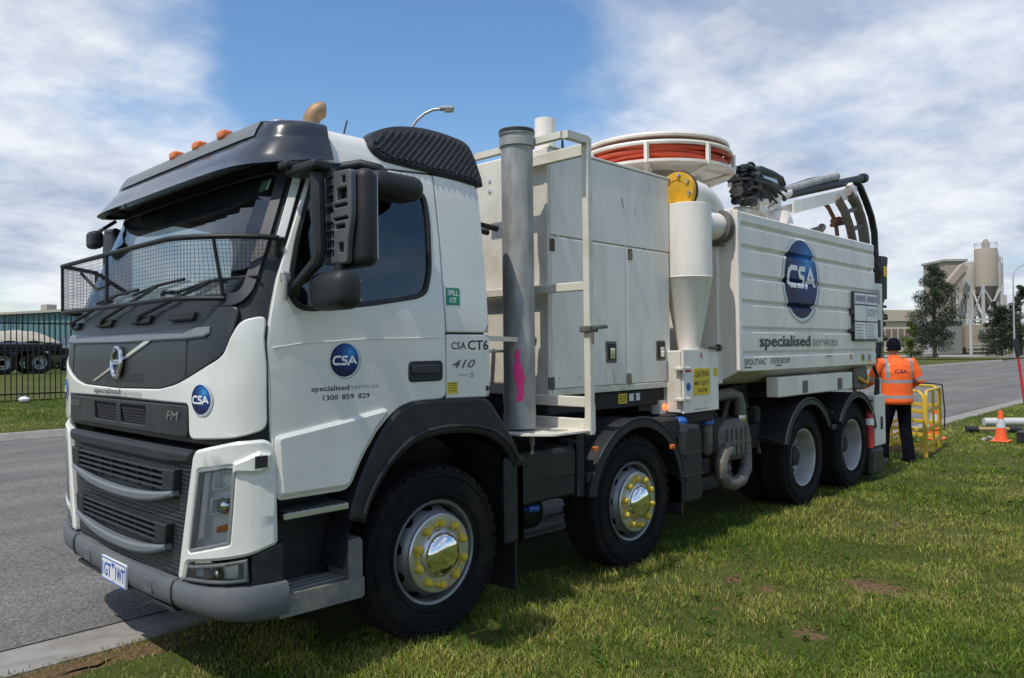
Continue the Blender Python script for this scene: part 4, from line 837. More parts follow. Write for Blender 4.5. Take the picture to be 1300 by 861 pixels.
def rear_rim():
    b = MB(); b.lathe([(.25, .16), (.262, .06), (.270, -.08), (.285, -.125), (.300, -.132), (.306, -.125), (.300, -.112)], 'y', (0, 0, 0), 56)
    prof = [(.262, .035), (.235, .05), (.19, .045), (.17, .02), (.12, .02)]; n = 40; vs = []; fs = []
    for (r, y) in prof:
        for k in range(n): a = 2 * math.pi * k / n; vs.append((r * math.cos(a), y, r * math.sin(a)))
    for i in range(4):
        for k in range(n):
            if i == 1 and k % 4 in (0, 1): continue
            fs.append((i * n + k, i * n + (k + 1) % n, (i + 1) * n + (k + 1) % n, (i + 1) * n + k))
    b.add(vs, fs); return b.mesh('wheel', mat('rear_rim_paint', (.42, .42, .41), .5, .3, 0, .08, 8, dirt=(.15, .12, .09), dscale=5, damt=.6), 25)
RIMR = rear_rim(); b = MB(); b.lathe([(.115, .03), (.10, -.03), (.085, -.05), (.04, -.055), (0.0005, -.055)], 'y', (0, 0, 0), 28); HUBR = b.mesh('hub', DKMETAL, 30)
b = MB(); b.lathe([(.018, .02), (.018, -.01), (.012, -.025), (.0005, -.026)], 'y', (0, 0, 0), 6); NUTR = b.mesh('wheel_nut', MIDMETAL, 20)
def drive_wheel(x, y, sg):
    wl = obj('wheel', RIMR, T); wl.location = (x, y, .5)
    if sg > 0: wl.rotation_euler = (0, 0, math.pi)
    a_ = obj('tyre', TYD, wl); a_.location = (0, 0, 0); i_ = obj('tyre', TYD, wl); i_.location = (0, .325, 0); obj('hub', HUBR, wl); o = obj('brake_drum', BACKM, wl)
    for k in range(10):
        a = 2 * math.pi * k / 10; o = obj('wheel_nut', NUTR, wl); o.location = (.168 * math.cos(a), .015, .168 * math.sin(a))
AX = [0, 1.995, 5.12, 6.49]
for x in AX[:2]: steer_wheel(x, -1.03, -1); steer_wheel(x, 1.03, 1)
for x in AX[2:]: drive_wheel(x, -1.035, -1); drive_wheel(x, 1.035, 1)
for x in AX:
    b = MB(); b.tube([(x, -.85, .5), (x, .85, .5)], .075, 12); b.lathe([(.02, -.24), (.17, -.17), (.2, 0), (.17, .17), (.02, .24)], 'x', (x, 0, .5), 16) if x > 4 else None; b.build('axle', DKMETAL, T)
# ------------------------------------------------------------------ pixel rays: a photo pixel met with a plane of the truck
CAMP = Vector((-2.95522, -4.63678, 1.67924))
def ray(u, v): return fwd + right * ((u - 650) / 980.025) - up * ((v - 430.5) / 980.025)
def PY(u, v, y): d = ray(u, v); return CAMP + d * ((y - CAMP.y) / d.y)
def PX(u, v, x): d = ray(u, v); return CAMP + d * ((x - CAMP.x) / d.x)
def PZ(u, v, z): d = ray(u, v); return CAMP + d * ((z - CAMP.z) / d.z)
def PD(u, v, dist): return CAMP + ray(u, v) * dist
# ------------------------------------------------------------------ chassis
for sg in (-1, 1):
    b = MB(); b.box(-.75, 7.25, sg * .39, sg * .47, .80, 1.08, .006); b.build('chassis_rail', DKMETAL, T)
    b = MB(); b.box(.75, 7.2, sg * .36, sg * .47, 1.085, 1.25, .006); b.build('subframe', DKMETAL, T)
for x in (.6, 1.3, 2.7, 3.4, 4.3, 5.8, 7.1):
    b = MB(); b.box(x - .06, x + .06, -.38, .38, .84, 1.03, .01); b.build('cross_member', DKMETAL, T)
b = MB(); b.tube([(.3, .05, .72), (2.6, .03, .62), (5.0, 0, .55)], .06, 12); b.build('prop_shaft', DKMETAL, T)
b = MB(); b.box(-.6, .9, -.36, .36, .52, 1.15, .08); b.build('engine', DKMETAL, T)
b = MB(); b.box(.9, 1.7, -.28, .28, .55, .98, .1); b.build('gearbox', DKMETAL, T)
b = MB(); b.box(.75, 1.30, .62, 1.18, .45, 1.0, .05); b.build('fuel_tank', DKMETAL, T)
b = MB(); b.box(2.75, 4.3, .62, 1.2, .42, 1.05, .05); b.build('water_tank', DKMETAL, T)
for (x0_, x1_, y_, z_, r__) in ((.70, 1.42, -.62, .47, .15), (.66, 1.45, -.28, .42, .14), (2.62, 4.45, -.30, .44, .17), (.62, 1.5, .30, .44, .16)):
    b = MB(); b.tube([(x0_, y_, z_), (x0_ + .03, y_, z_), (x1_ - .03, y_, z_), (x1_, y_, z_)], [r__ * .6, r__, r__, r__ * .6], 20); b.build('added_reservoir', DKMETAL, T)  # cylinders added to block light and hide the pale kerb under the chassis
b = MB(); b.box(.70, 1.27, -1.19, -.55, .655, 1.0, .02); bb_ = b.build('battery_box', FENDER, T)
b = MB(); b.box(.715, 1.255, -1.196, -1.185, .80, .975, .008); b.box(.88, 1.04, -1.20, -1.186, .825, .845, .004); b.build('box_lid', BLACKP, bb_)
b = MB(); b.box(1.24, 1.36, -1.16, -1.05, .70, 1.04, .01); b.build('mudguard_bracket', BLACKP, T)
b = MB(); b.box(.685, .74, -1.19, -1.14, .545, .605, .008); b.build('side_marker_lamp', ORANGE, T)
b = MB(); b.tube([(.88, -1.08, .60), (.96, -1.10, .60)], .025, 10); b.tube([(.80, -1.0, .60), (.88, -1.08, .60)], .012, 8); b.build('air_hose_coupling', BLUEP, T)
b = MB(); b.tube([(.75, -1.25, 1.14), (.75, -1.25, 1.06)], .018, 8); b.tube([(.75, -1.25, 1.06), (.75, -1.25, 1.0)], .010, 8); b.build('drain_tap', MIDMETAL, T)
def arch(x, r0, r1, y0, y1, a0, a1, name='mudguard'):
    b = MB(); n = 22
    sec = [(r0, y0), (r1 - .012, y0), (r1, y0 + .014), (r1, y1), (r1 - .02, y1), (r1 - .02, y0 + .03), (r0, y0 + .03), (r0, y0)]
    b.grid(lambda a, j: (x - sec[int(j)][0] * math.cos(a), sec[int(j)][1], .5 + sec[int(j)][0] * math.sin(a) * (1.0)), [R(a0 + (a1 - a0) * k / n) for k in range(n + 1)], range(len(sec)))
    o = b.build(name, FENDER, T, 40)
    b = MB(); b.tube([(x - (r1 + .004) * math.cos(a), y0 + .008 * (1 if y0 < 0 else -1), .5 + (r1 + .004) * math.sin(a)) for a in [R(a0 + (a1 - a0) * k / n) for k in range(n + 1)]], .012, 6); b.build('mudguard_rim', FENDER, o)
    return o
for sg in (-1, 1):
    arch(AX[1], .575, .64, sg * 1.24, sg * .84, 12, 172); arch(AX[2], .565, .625, sg * 1.245, sg * .58, 18, 150); arch(AX[3], .565, .625, sg * 1.245, sg * .58, 30, 165)
    b = MB(); b.box(2.60, 2.625, sg * 1.22, sg * .86, .30, .62, .004); b.build('mudflap', BHOSE, T)
b = MB(); b.box(1.36, 1.42, -1.225, -1.15, .72, .80, .008); b.build('arch_stay', BLACKP, T)
for q in (PY(754, 570, -1.24), PY(852, 567, -1.24)):
    b = MB(); b.box(q.x - .03, q.x + .03, -1.262, -1.24, q.z - .018, q.z + .018, .006); b.build('side_reflector', ORANGE, T)
b = MB(); b.box(1.28, 1.36, -1.20, -1.12, .63, 1.10, .012); b.build('mudguard_end', FENDER, T)
# plastic side tank with blue cap
P = [(2.60, .40), (2.66, .385), (2.88, .385), (2.90, .42), (2.905, .97), (2.86, 1.03), (2.66, 1.045), (2.60, .99)]
b = MB(); b.prism(P, lambda u, v, d: (u, -1.23 + .34 - d, v), 0, .36, .03); tk = b.build('side_tank', GREYP if False else FENDER, T)
for z in (.62, .80):
    b = MB(); b.box(2.598, 2.908, -1.256, -1.23, z - .006, z + .006, .003); b.build('tank_rib', FENDER, tk)
b = MB(); b.lathe([(.062, 0), (.064, .03), (.05, .05), (.03, .06), (0.001, .062)], 'z', (2.73, -1.13, 1.035), 18); b.build('tank_cap', BLUEP, tk)
b = MB(); b.box(2.36, 2.62, -1.20, -.62, .92, 1.10, .015); b.build('tank_bracket', DKMETAL, T)
# ------------------------------------------------------------------ power pack enclosure
EY = -1.0; EX0, EX1, EZ0, EZ1 = 1.21, 2.81, 1.34, 3.135
b = MB(); b.box(EX0, EX1, EY + .012, 1.0, EZ0, EZ1, .012); enc = b.build('power_pack_enclosure', CREAM, T)
fE = mY(EY + .012)
def pbx(x0, x1, z0, z1): return [(x0, z0), (x1, z0), (x1, z1), (x0, z1)]
panel('side_sheet', pbx(EX0 + .035, EX1, 2.508, EZ1 - .004), [], fE, .014, .012, BOXW, enc, ch=.003, res=.4)
d1 = panel('access_door', pbx(EX0 + .035, 2.140, EZ0 + .055, 2.492), [], fE, .016, .012, BOXW, enc, ch=.004, res=.4)
d2 = panel('access_door', pbx(2.178, EX1 - .012, EZ0 + .055, 2.492), [], fE, .016, .012, BOXW, enc, ch=.004, res=.4)
panel('door_jamb', pbx(2.142, 2.176, EZ0 + .05, 2.505), [], fE, .013, .012, BOXW, enc, ch=.002, res=0)
panel('sill_strip', pbx(EX0 + .035, EX1, EZ0 + .002, EZ0 + .048), [], fE, .018, .012, CREAM, enc, ch=.003, res=0)
b = MB(); b.box(EX0 - .004, EX0 + .032, EY - .006, EY + .03, EZ0, EZ1 + .004, .006); b.build('corner_post', CREAM, enc)
b = MB(); b.box(EX0 + .02, EX1 + .005, EY - .008, EY + .03, EZ1, EZ1 + .02, .004); b.build('top_edge', CREAM, enc)
for (u, v) in ((700, 311), (799, 323), (700, 487), (798, 481)):
    q = PY(u, v, EY); b = MB(); b.box(q.x - .03, q.x + .03, EY - .012, EY + .01, q.z - .045, q.z + .045, .004); b.tube([(q.x, EY - .014, q.z - .045), (q.x, EY - .014, q.z + .045)], .009, 6); b.build('hinge', MIDMETAL, enc)
for (u, v) in ((775, 447), (838, 445)):
    q = PY(u, v, EY); b = MB(); b.prism(rnd(pbx(q.x - .068, q.x + .068, q.z - .085, q.z + .085), .02), mY(EY), -.01, .012, .003); l_ = b.build('latch', MIDMETAL, enc)
    b = MB(); b.box(q.x - .05, q.x + .05, EY - .0135, EY - .011, q.z - .066, q.z + .066, .001); b.build('latch_pocket', BLACKP, l_); b = MB(); b.box(q.x - .028, q.x + .03, EY - .026, EY - .012, q.z - .055, q.z + .03, .004); b.build('latch_paddle', CHROME, l_)
for k in range(10):
    q = [PY(710, 480, EY), PY(735, 478, EY), PY(770, 495, EY), PY(790, 494, EY), PY(707, 300, EY), PY(745, 302, EY), PY(782, 304, EY), PY(812, 314, EY), PY(840, 490, EY), PY(820, 316, EY)][k]
    b = MB(); b.lathe([(.009, 0), (.008, -.005), (.0005, -.007)], 'y', (q.x, EY - .0045, q.z), 8); b.build('rivet', CHROMED, enc)
for (u, v, a, c) in ((790, 258, .02, .05), (806, 268, .01, .03), (779, 478, .012, .06)):
    q = PY(u, v, EY); flat('scuff', [(q.x - a, q.z + c), (q.x - a * .3, q.z + c * .7), (q.x + a, q.z - c), (q.x + a * .1, q.z - c * .6)], mY(EY - .0052), 0, GREYT, enc)
# rivets and plates on the front face
for (z) in (2.9, 2.98):
    b = MB(); b.lathe([(.016, 0), (.014, -.008), (.0005, -.01)], 'x', (EX0 - .001, -.42, z), 10); b.build('rivet', CHROMED, enc)
b = MB(); b.lathe([(.028, 0), (.026, -.012), (.0005, -.014)], 'x', (EX0 - .001, -.86, 1.75), 12); b.build('rivet', MIDMETAL, enc)
b = MB(); b.box(EX0 + .02, 2.84, -.97, .97, 1.20, 1.338, .008); b.build('enclosure_base', DKMETAL, T)
yl = panel('yellow_label', pbx(2.08, 2.20, 1.235, 1.315), [], mY(-.97), .003, .002, SIGNY, T, ch=.001, res=0)
for z in (1.25, 1.27, 1.29): fineprint(2.09, 2.19, z, .010, mY(-.97), .0036, BLACKT, yl)
panel('white_label', pbx(2.23, 2.38, 1.25, 1.31), [], mY(-.97), .003, .002, SIGNW, T, ch=.001, res=0); panel('black_label', pbx(2.29, 2.325, 1.252, 1.308), [], mY(-.97), .0042, .001, BLACKT, T, ch=.0004, res=0)
q = PY(843, 517, -1.0); b = MB(); b.box(q.x - .05, q.x + .05, -1.0, -.9, q.z - .13, q.z + .06, .008); mk = b.build('marker_plate', CREAM, T)
b = MB(); b.lathe([(.028, 0), (.024, -.016), (.0005, -.02)], 'y', (q.x, -1.001, q.z), 12); b.build('red_marker_lamp', mat('lit_marker', (.7, .12, .03), .3, emis=(1, .22, .05, 1.2)), T)
# vertical pipes above the enclosure roof
b = MB(); q = PY(692, 152, -.55); b.tube([(q.x, -.55, 3.1), (q.x, -.55, q.z)], .085, 16); b.build('vent_pipe', BOXW, T)
b = MB(); b.tube([(q.x + .13, -.62, 3.1), (q.x + .13, -.62, 3.45)], [.02, .006], 8); b.tube([(q.x + .13, -.62, 3.1), (q.x + .13, -.62, 3.2)], .02, 8); b.build('aerial', BLACKP, T)
# ------------------------------------------------------------------ suction-tube rack between cab and enclosure
RX, RY = 1.16, -1.405
ct = PY(717, 169, RY); pt_ = PX(743, 179, RX); zt = pt_.z; x1 = ct.x
b = MB(); b.box(RX - .026, RX + .026, RY - .026, RY + .026, 1.10, zt + .02, .005); rk = b.build('tube_rack', CREAM, T)
b = MB(); b.bar((x1, RY, zt + .0), (RX, RY, zt), .05); b.build('rack_rail', CREAM, rk)
b = MB(); b.bar((x1, RY + .02, zt), (x1, -.45, zt), .045); b.build('rack_rail', CREAM, rk)
b = MB(); b.box(RX - .02, RX + .02, RY + .026, -.62, zt - .10, zt - .02, .005); b.build('rack_rail', CREAM, rk)
b = MB(); b.box(RX - .022, RX + .022, RY + .026, -.35, 2.075, 2.135, .005); b.build('rack_rail', CREAM, rk)
b = MB(); b.box(RX - .02, RX + .02, RY + .026, -.6, 1.285, 1.355, .005); b.build('rack_rail', CREAM, rk)
b = MB(); b.box(RX - .02, RX + .02, RY + .026, -.6, 1.115, 1.205, .005); b.build('rack_rail', CREAM, rk)
pc = Vector((.85, -1.05))
po = rnd([(.66, -1.22), (.80, -1.405), (RX + .01, -1.43), (RX + .02, -.75), (.66, -.75)], .04)
panel('rack_floor', po, [circ(1.0, -1.24, .085, 20)], lambda u, v, d: (u, v, 1.135 + d), 0, .014, CREAM, rk, ch=.002, res=.3)
b = MB(); b.prism([(RY - .02, 1.12), (RY + .16, 1.12), (RY - .02, 1.30)], lambda u, v, d: (RX + .028 + d, u, v), 0, .008); b.build('gusset', CREAM, rk)
b = MB(); b.box(.62, 1.0, -.96, -.90, 1.66, 1.68, .004); b.bar((.45, -1.12, 1.755), (.78, -1.10, 1.745), .03); b.build('tube_bracket', CREAM, rk)
q = PX(743, 418, RX); b = MB(); b.box(RX - .05, RX + .05, RY - .045, RY + .045, q.z - .022, q.z + .022, .006); b.tube([(RX - .02, RY - .06, q.z + .01), (RX + .22, RY + .02, q.z + .02)], .014, 8); b.tube([(RX - .02, RY - .05, q.z - .02), (RX - .02, RY - .05, q.z - .10)], .008, 6); b.build('rack_catch', MIDMETAL, rk)
r_ = .108
b = MB(); b.lathe([(r_ - .006, 1.15), (r_, 1.15), (r_, 3.045), (r_ + .012, 3.05), (r_ + .014, 3.10), (r_ + .004, 3.105), (r_ + .004, 3.125), (r_ + .014, 3.13), (r_ + .014, 3.165), (r_ - .004, 3.165), (r_ - .008, 2.6)], 'z', (pc.x, pc.y, 0), 36); sp = b.build('suction_tube', GALV, T)
b = MB(); b.lathe([(r_ + .0155, 3.138), (r_ + .0165, 3.15), (r_ + .0155, 3.162)], 'z', (pc.x, pc.y, 0), 36); b.build('tube_seal', BHOSE, sp)
b = MB(); th0 = math.atan2(CAMP.y - pc.y, CAMP.x - pc.x)
NU, NZ = 36, 60; us_ = [-.62 + 1.24 * k / NU for k in range(NU + 1)]; zs_ = [1.335 + .36 * k / NZ for k in range(NZ + 1)]
from mathutils import noise as mnoise
vs = [(pc.x + (r_ + .0012) * math.cos(th0 + a), pc.y + (r_ + .0012) * math.sin(th0 + a), z) for a in us_ for z in zs_]; fs = []
for i in range(NU):
    for j in range(NZ):
        t_ = j / NZ; c0 = -.06 + .10 * math.sin(t_ * 5 + .5) + .05 * (t_ - .5); wd_ = .30 * math.sin(math.pi * min(1, .12 + t_ * .92)) ** .5
        if abs(us_[i] - c0) < wd_ * (1 + .9 * mnoise.noise(Vector((us_[i] * 5, zs_[j] * 14, 3)))) + .12 * mnoise.noise(Vector((us_[i] * 14, zs_[j] * 50, 8))): fs.append((i * (NZ + 1) + j, (i + 1) * (NZ + 1) + j, (i + 1) * (NZ + 1) + j + 1, i * (NZ + 1) + j + 1))
b.add(vs, fs); b.build('spray_mark', PINK, sp)
# hoses and gear seen in the slot between cab and enclosure
for k in range(6):
    x = .50 + .07 * (k % 3); y = -.95 + .16 * k
    b = MB(); b.tube([(x, y, 1.2), (x + .03, y + .03, 1.8), (x - .02, y - .02, 2.3), (x + .05, y + .02, 2.52), (x + .25, y, 2.5)], .022, 8); b.build('air_line', BHOSE, T)
b = MB(); b.box(.50, .72, -.70, .85, 1.25, 2.35, .03); b.build('air_intake', DKMETAL, T)
# ------------------------------------------------------------------ cyclone, elbow, ducting
cyc = PY(873, 350, -1.05); cx_, cy_ = cyc.x, -1.05
b = MB(); b.lathe([(.001, 2.935), (.19, 2.935), (.212, 2.925), (.214, 2.30), (.218, 2.295), (.214, 2.29), (.095, 1.66), (.09, 1.60)], 'z', (cx_, cy_, 0), 40); cy = b.build('cyclone', BOXW, T)
b = MB(); b.lathe([(.216, 2.285), (.219, 2.29), (.216, 2.30)], 'z', (cx_, cy_, 0), 40); b.build('weld_seam', BOXW, cy)
b = MB(); b.tube([(cx_, cy_ + .02, 2.79), (3.54, cy_ - .04, 2.79)], .13, 28); b.build('outlet_duct', BOXW, cy)
b = MB(); b.lathe([(.131, -.05), (.155, -.045), (.157, -.01), (.145, -.008), (.145, .008), (.157, .01), (.155, .045), (.131, .05)], 'x', (3.49, cy_ - .04, 2.79), 28); b.box(3.46, 3.52, cy_ - .09, cy_ + .01, 2.925, 2.97, .006); b.box(3.46, 3.52, cy_ - .09, cy_ + .01, 2.61, 2.65, .006); b.build('duct_clamp', MIDMETAL, cy)
fc = PX(861, 244, 2.95); fy, fz = fc.y, fc.z
b = MB(); b.lathe([(.001, -.03), (.10, -.03), (.102, -.036), (.168, -.036), (.172, -.03), (.172, .012), (.14, .014)], 'x', (2.95, fy, fz), 36); fl = b.build('yellow_flange', YELF, T)
b = MB(); b.lathe([(.14, .014), (.176, .014), (.178, .04), (.14, .042)], 'x', (2.95, fy, fz), 36); b.build('flange_gasket', BHOSE, fl)
for k in range(8):
    a = 2 * math.pi * (k + .3) / 8; b = MB(); b.lathe([(.018, -.03), (.018, -.05), (.012, -.056), (.0005, -.056)], 'x', (2.95, fy + .138 * math.cos(a), fz + .138 * math.sin(a)), 6); b.build('bolt', CHROMED, fl)
b = MB(); b.tube([(2.985, fy, fz), (3.08, fy, fz), (3.18, fy, fz + .004), (3.28, fy, fz - .005), (3.38, fy, fz - .035), (3.47, fy, fz - .09), (3.57, fy + .02, fz - .17), (3.72, fy + .06, fz - .29), (3.9, fy + .1, fz - .44)], .135, 28); b.build('vacuum_duct', BOXW, T)
b = MB(); b.box(2.90, 3.30, -.55, .95, 1.32, 2.90, .03); b.build('filter_housing', BOXW, T)
b = MB(); b.tube([(3.55, -.6, 2.95), (3.9, -.62, 3.13), (4.05, -.62, 3.15), (4.13, -.62, 3.11), (4.14, -.62, 2.9)], .05, 14); b.build('vent_pipe', BOXW, T)
# ------------------------------------------------------------------ control cabinet with the caution sign
CY = -1.15
b = MB(); b.box(2.742, 3.335, CY + .014, -.70, 1.125, 1.655, .008); cb = b.build('control_cabinet', CREAM, T)
panel('cabinet_door', pbx(2.75, 3.34, 1.122, 1.662), [], mY(CY), .012, .02, BOXW, cb, ch=.004, res=.3)
for z in (1.50, 1.24):
    b = MB(); b.box(2.70, 2.84, CY - .03, CY + .05, z - .012, z + .012, .004); b.tube([(2.735, CY - .02, z - .05), (2.735, CY - .02, z + .05)], .012, 8); b.build('hinge', CREAM, cb)
b = MB(); b.tube([(3.16, CY - .03, 1.675), (3.30, CY - .03, 1.675)], .014, 8); b.lathe([(.03, 0), (.034, .01), (.034, .03), (.0005, .034)], 'x', (3.30, CY - .03, 1.675), 14); b.build('cabinet_latch', MIDMETAL, cb)
b = MB(); b.box(3.0, 3.1, CY - .004, CY + .1, 1.665, 1.68, .003); b.build('cabinet_lip', CREAM, cb)
cs = panel('caution_sign', pbx(2.905, 3.185, 1.265, 1.498), [], mY(CY), .015, .002, SIGNY, T, ch=.0006, res=0)
lettering('CAUTION', 2.93, 3.16, 1.425, .048, mY(CY), .0157, BLACKT, cs, bold=.02); lettering('MAY EJECT', 2.925, 3.165, 1.352, .038, mY(CY), .0157, BLACKT, cs, bold=.01); lettering('VACUUM', 2.965, 3.125, 1.29, .036, mY(CY), .0157, BLACKT, cs, bold=.01)
panel('notice', pbx(2.77, 2.88, 1.285, 1.50), [], mY(CY), .014, .0015, SIGNW, T, ch=.0004, res=0); flat('warning_disc', circ(2.822, 1.345, .036, 20), mY(CY), .0148, BLUET, T)
panel('red_label', pbx(2.775, 2.87, 1.468, 1.492), [], mY(CY), .0155, .0012, REDT, T, ch=.0003, res=0)
panel('yellow_tag', pbx(3.255, 3.315, 1.425, 1.498), [], mY(CY), .015, .002, SIGNY, T, ch=.0004, res=0)
lettering('R', 3.03, 3.075, 1.585, .05, mY(CY), .0132, REDT, T, bold=.02); fineprint(2.92, 3.16, 1.142, .010, mY(CY), .0132, GREYT, T)
b = MB(); b.box(2.62, 3.36, -1.1, -.55, 1.02, 1.118, .01); b.build('cabinet_shelf', DKMETAL, T)
# ------------------------------------------------------------------ debris tank
TX0, TX1 = 3.56, 7.10
GRV = [2.817, 2.607, 2.339, 2.094, 1.842, 1.612]
def tprof(z):
    y = 1.25
    for g_ in GRV:
        k = z - g_
        if -.030 < k < .034: y = 1.25 - .034 * (max(0, 1 - max(0, k - .004) / .028) if k > .004 else max(0, 1 - max(0, -k - .002) / .026))
    return y
zs_ = sorted(set([1.455, 1.47, 2.92] + [round(g_ + d_, 4) for g_ in GRV for d_ in (-.03, -.022, -.014, -.004, .004, .012, .02, .03)]))
prof = [(0, 1.28), (.70, 1.285), (.98, 1.33), (1.235, 1.45)] + [(tprof(z), z) for z in zs_] + [(1.235, 2.932), (.9, 2.96), (0, 2.99)]
full = prof + [(-y, z) for y, z in prof[-2:0:-1]]
b = MB(); n = len(full); b.add([(x, y, z) for x in (TX0, TX1) for y, z in full], [(i, (i + 1) % n, n + (i + 1) % n, n + i) for i in range(n)] + [tuple(range(n)), tuple(range(n, 2 * n))]); tank = b.build('debris_tank', BOXW, T, 20)
for sg in (-1, 1): b = MB(); b.box(TX0 - .012, TX0 + .05, sg * 1.215, sg * 1.262, 1.46, 2.93, .006); b.build('end_frame', BOXW, tank)
b = MB(); b.box(TX0 - .02, TX0 + .02, -1.2, 1.2, 2.86, 2.95, .008); b.build('end_rail', BOXW, tank)
# front wall pulled down to a hopper
b = MB(); b.box(3.50, 3.57, -1.08, 1.08, 1.34, 2.86, .01); b.build('tank_front', BOXW, tank)
fT = lambda u, v, d: (u, -(tprof(v) + d), v)
globe_c = PY(1016.5, 355, -1.25)
def tglobe():
    u, v, r = globe_c.x, 2.375, .405
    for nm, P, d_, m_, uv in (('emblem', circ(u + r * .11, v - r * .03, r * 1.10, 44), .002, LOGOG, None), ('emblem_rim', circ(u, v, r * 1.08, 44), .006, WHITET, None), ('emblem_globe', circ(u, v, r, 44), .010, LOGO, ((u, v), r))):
        o = flat(nm, P, fT, d_, m_, T if nm == 'emblem' else root_, .008 if uv else .014, uv)
        if nm == 'emblem': root_ = o
    k = r; t = r * .13; b = MB(); sg_ = [0]
    def stroke(P):
        for (a, c) in zip(P, P[1:]):
            a_ = Vector(a); c_ = Vector(c); l_ = (c_ - a_).length; dd = (c_ - a_).normalized(); nn = Vector((-dd.y, dd.x)) * t / 2; a_ = a_ - dd * t * .3; c_ = c_ + dd * t * .3; n_ = max(2, int(l_ / .006))
            vs = []; sg_[0] += 1; dz_ = .0007 * (sg_[0] % 5)
            for i in range(n_ + 1):
                for j in range(10): p = a_.lerp(c_, i / n_) + nn * (2 * j / 9 - 1); vs.append((u + p.x, -(1.25 - .35 * (1.25 - tprof(v + p.y + .02)) + .013 + dz_), v + p.y + .02))
            b.add(vs, [(i * 10 + j, i * 10 + j + 1, (i + 1) * 10 + j + 1, (i + 1) * 10 + j) for i in range(n_) for j in range(9)])
    stroke([(-.30 * k, .22 * k), (-.62 * k, .22 * k), (-.76 * k, .14 * k), (-.82 * k, -.02 * k), (-.78 * k, -.16 * k), (-.64 * k, -.22 * k), (-.36 * k, -.22 * k)])
    stroke([(.16 * k, .22 * k), (-.10 * k, .22 * k), (-.17 * k, .12 * k), (-.12 * k, .02 * k), (.08 * k, -.01 * k), (.14 * k, -.11 * k), (.07 * k, -.22 * k), (-.24 * k, -.22 * k)])
    stroke([(.24 * k, -.26 * k), (.52 * k, .22 * k), (.80 * k, -.18 * k)]); stroke([(.36 * k, -.08 * k), (.62 * k, -.08 * k)])
    b.build('emblem_letters', WHITET, root_)
tglobe()
lettering('specialised', 3.97, 5.13, 1.682, .108, fT, .006, NAVY, T, bold=.016); lettering('services', 5.20, 5.87, 1.682, .108, fT, .006, GREYT, T)
lettering('SPOUTVAC', 3.66, 4.10, 1.508, .058, fT, .005, BLACKT, T); lettering('SV3750 BOOM', 4.19, 4.62, 1.512, .056, fT, .005, BLACKT, T)
fineprint(3.66, 3.80, 1.482, .014, fT, .004, BLACKT, T); fineprint(4.3, 4.45, 1.488, .014, fT, .004, BLACKT, T); lettering('SCN', 5.55, 5.68, 1.55, .03, fT, .004, BLACKT, T)
lettering('R', 6.25, 6.33, 1.52, .06, fT, .004, REDT, T)
panel('yellow_tag', pbx(6.60, 6.70, 1.49, 1.58), [], fT, .004, .003, SIGNY, T, ch=.0006, res=0); panel('yellow_tag', pbx(6.78, 6.95, 1.48, 1.60), [], fT, .004, .003, SIGNY, T, ch=.0006, res=0)
for u in (6.62, 6.65, 6.68, 6.82, 6.86, 6.90): flat('tag_print', pbx(u, u + .012, 1.50, 1.57), fT, .006, BLACKT, T)
# toolbox rail under the tank
b = MB(); b.box(4.40, 6.35, -1.235, -1.10, 1.172, 1.372, .01); sr = b.build('side_guard', BOXW, T)
for u, v in ((1022, 491), (1066, 487)):
    q = PY(u, v, -1.235); b = MB(); b.prism(rnd(pbx(q.x - .06, q.x + .06, q.z - .065, q.z + .065), .02), mY(-1.235), -.01, .008, .003); l_ = b.build('latch', MIDMETAL, sr)
b = MB(); b.box(4.1, 4.42, -.9, -.45, 1.12, 1.30, .02); b.build('tank_hinge', DKMETAL, T)
b = MB(); b.box(4.3, 7.0, -.62, .62, 1.24, 1.30, .01); b.build('tank_floor', DKMETAL, T)
# sign board on the tank's rear flank
SY = -1.285
bdp = panel('sign_board', pbx(6.30, 7.09, 1.735, 2.318), [], mY(SY), .0, .03, BLACKP, T, ch=.004, res=0)
for i, (x0, x1_) in enumerate(((6.325, 6.68), (6.70, 7.07))):
    for j, (z0, z1_) in enumerate(((1.755, 1.955), (1.972, 2.155), (2.172, 2.30))):
        c_ = panel('sign_card', pbx(x0, x1_, z0, z1_), [], mY(SY), .003, .002, SIGNW, bdp, ch=.0006, res=0)
lettering('3OXY', 6.73, 7.05, 2.03, .09, mY(SY), .0037, BLACKT, bdp)
for x0, x1_ in ((6.34, 6.66), (6.72, 7.06)):
    flat('sign_print', pbx(x0, x1_, 2.20, 2.275), mY(SY), .0034, mat('faded_print', (.30, .30, .34), .6, 0, 0, .5, 40), bdp)
    for z in (1.935, 1.90, 1.865, 1.83, 1.80, 1.775):
        flat('sign_print', pbx(x0, x0 + (x1_ - x0) * random.uniform(.6, .95), z - .016, z - .004), mY(SY), .0034, GREYT, bdp)
for z in (2.06, 1.86): 
    b = MB(); b.box(6.24, 6.32, SY + .002, SY + .04, z - .02, z + .02, .004); b.build('board_hinge', BLACKP, bdp)
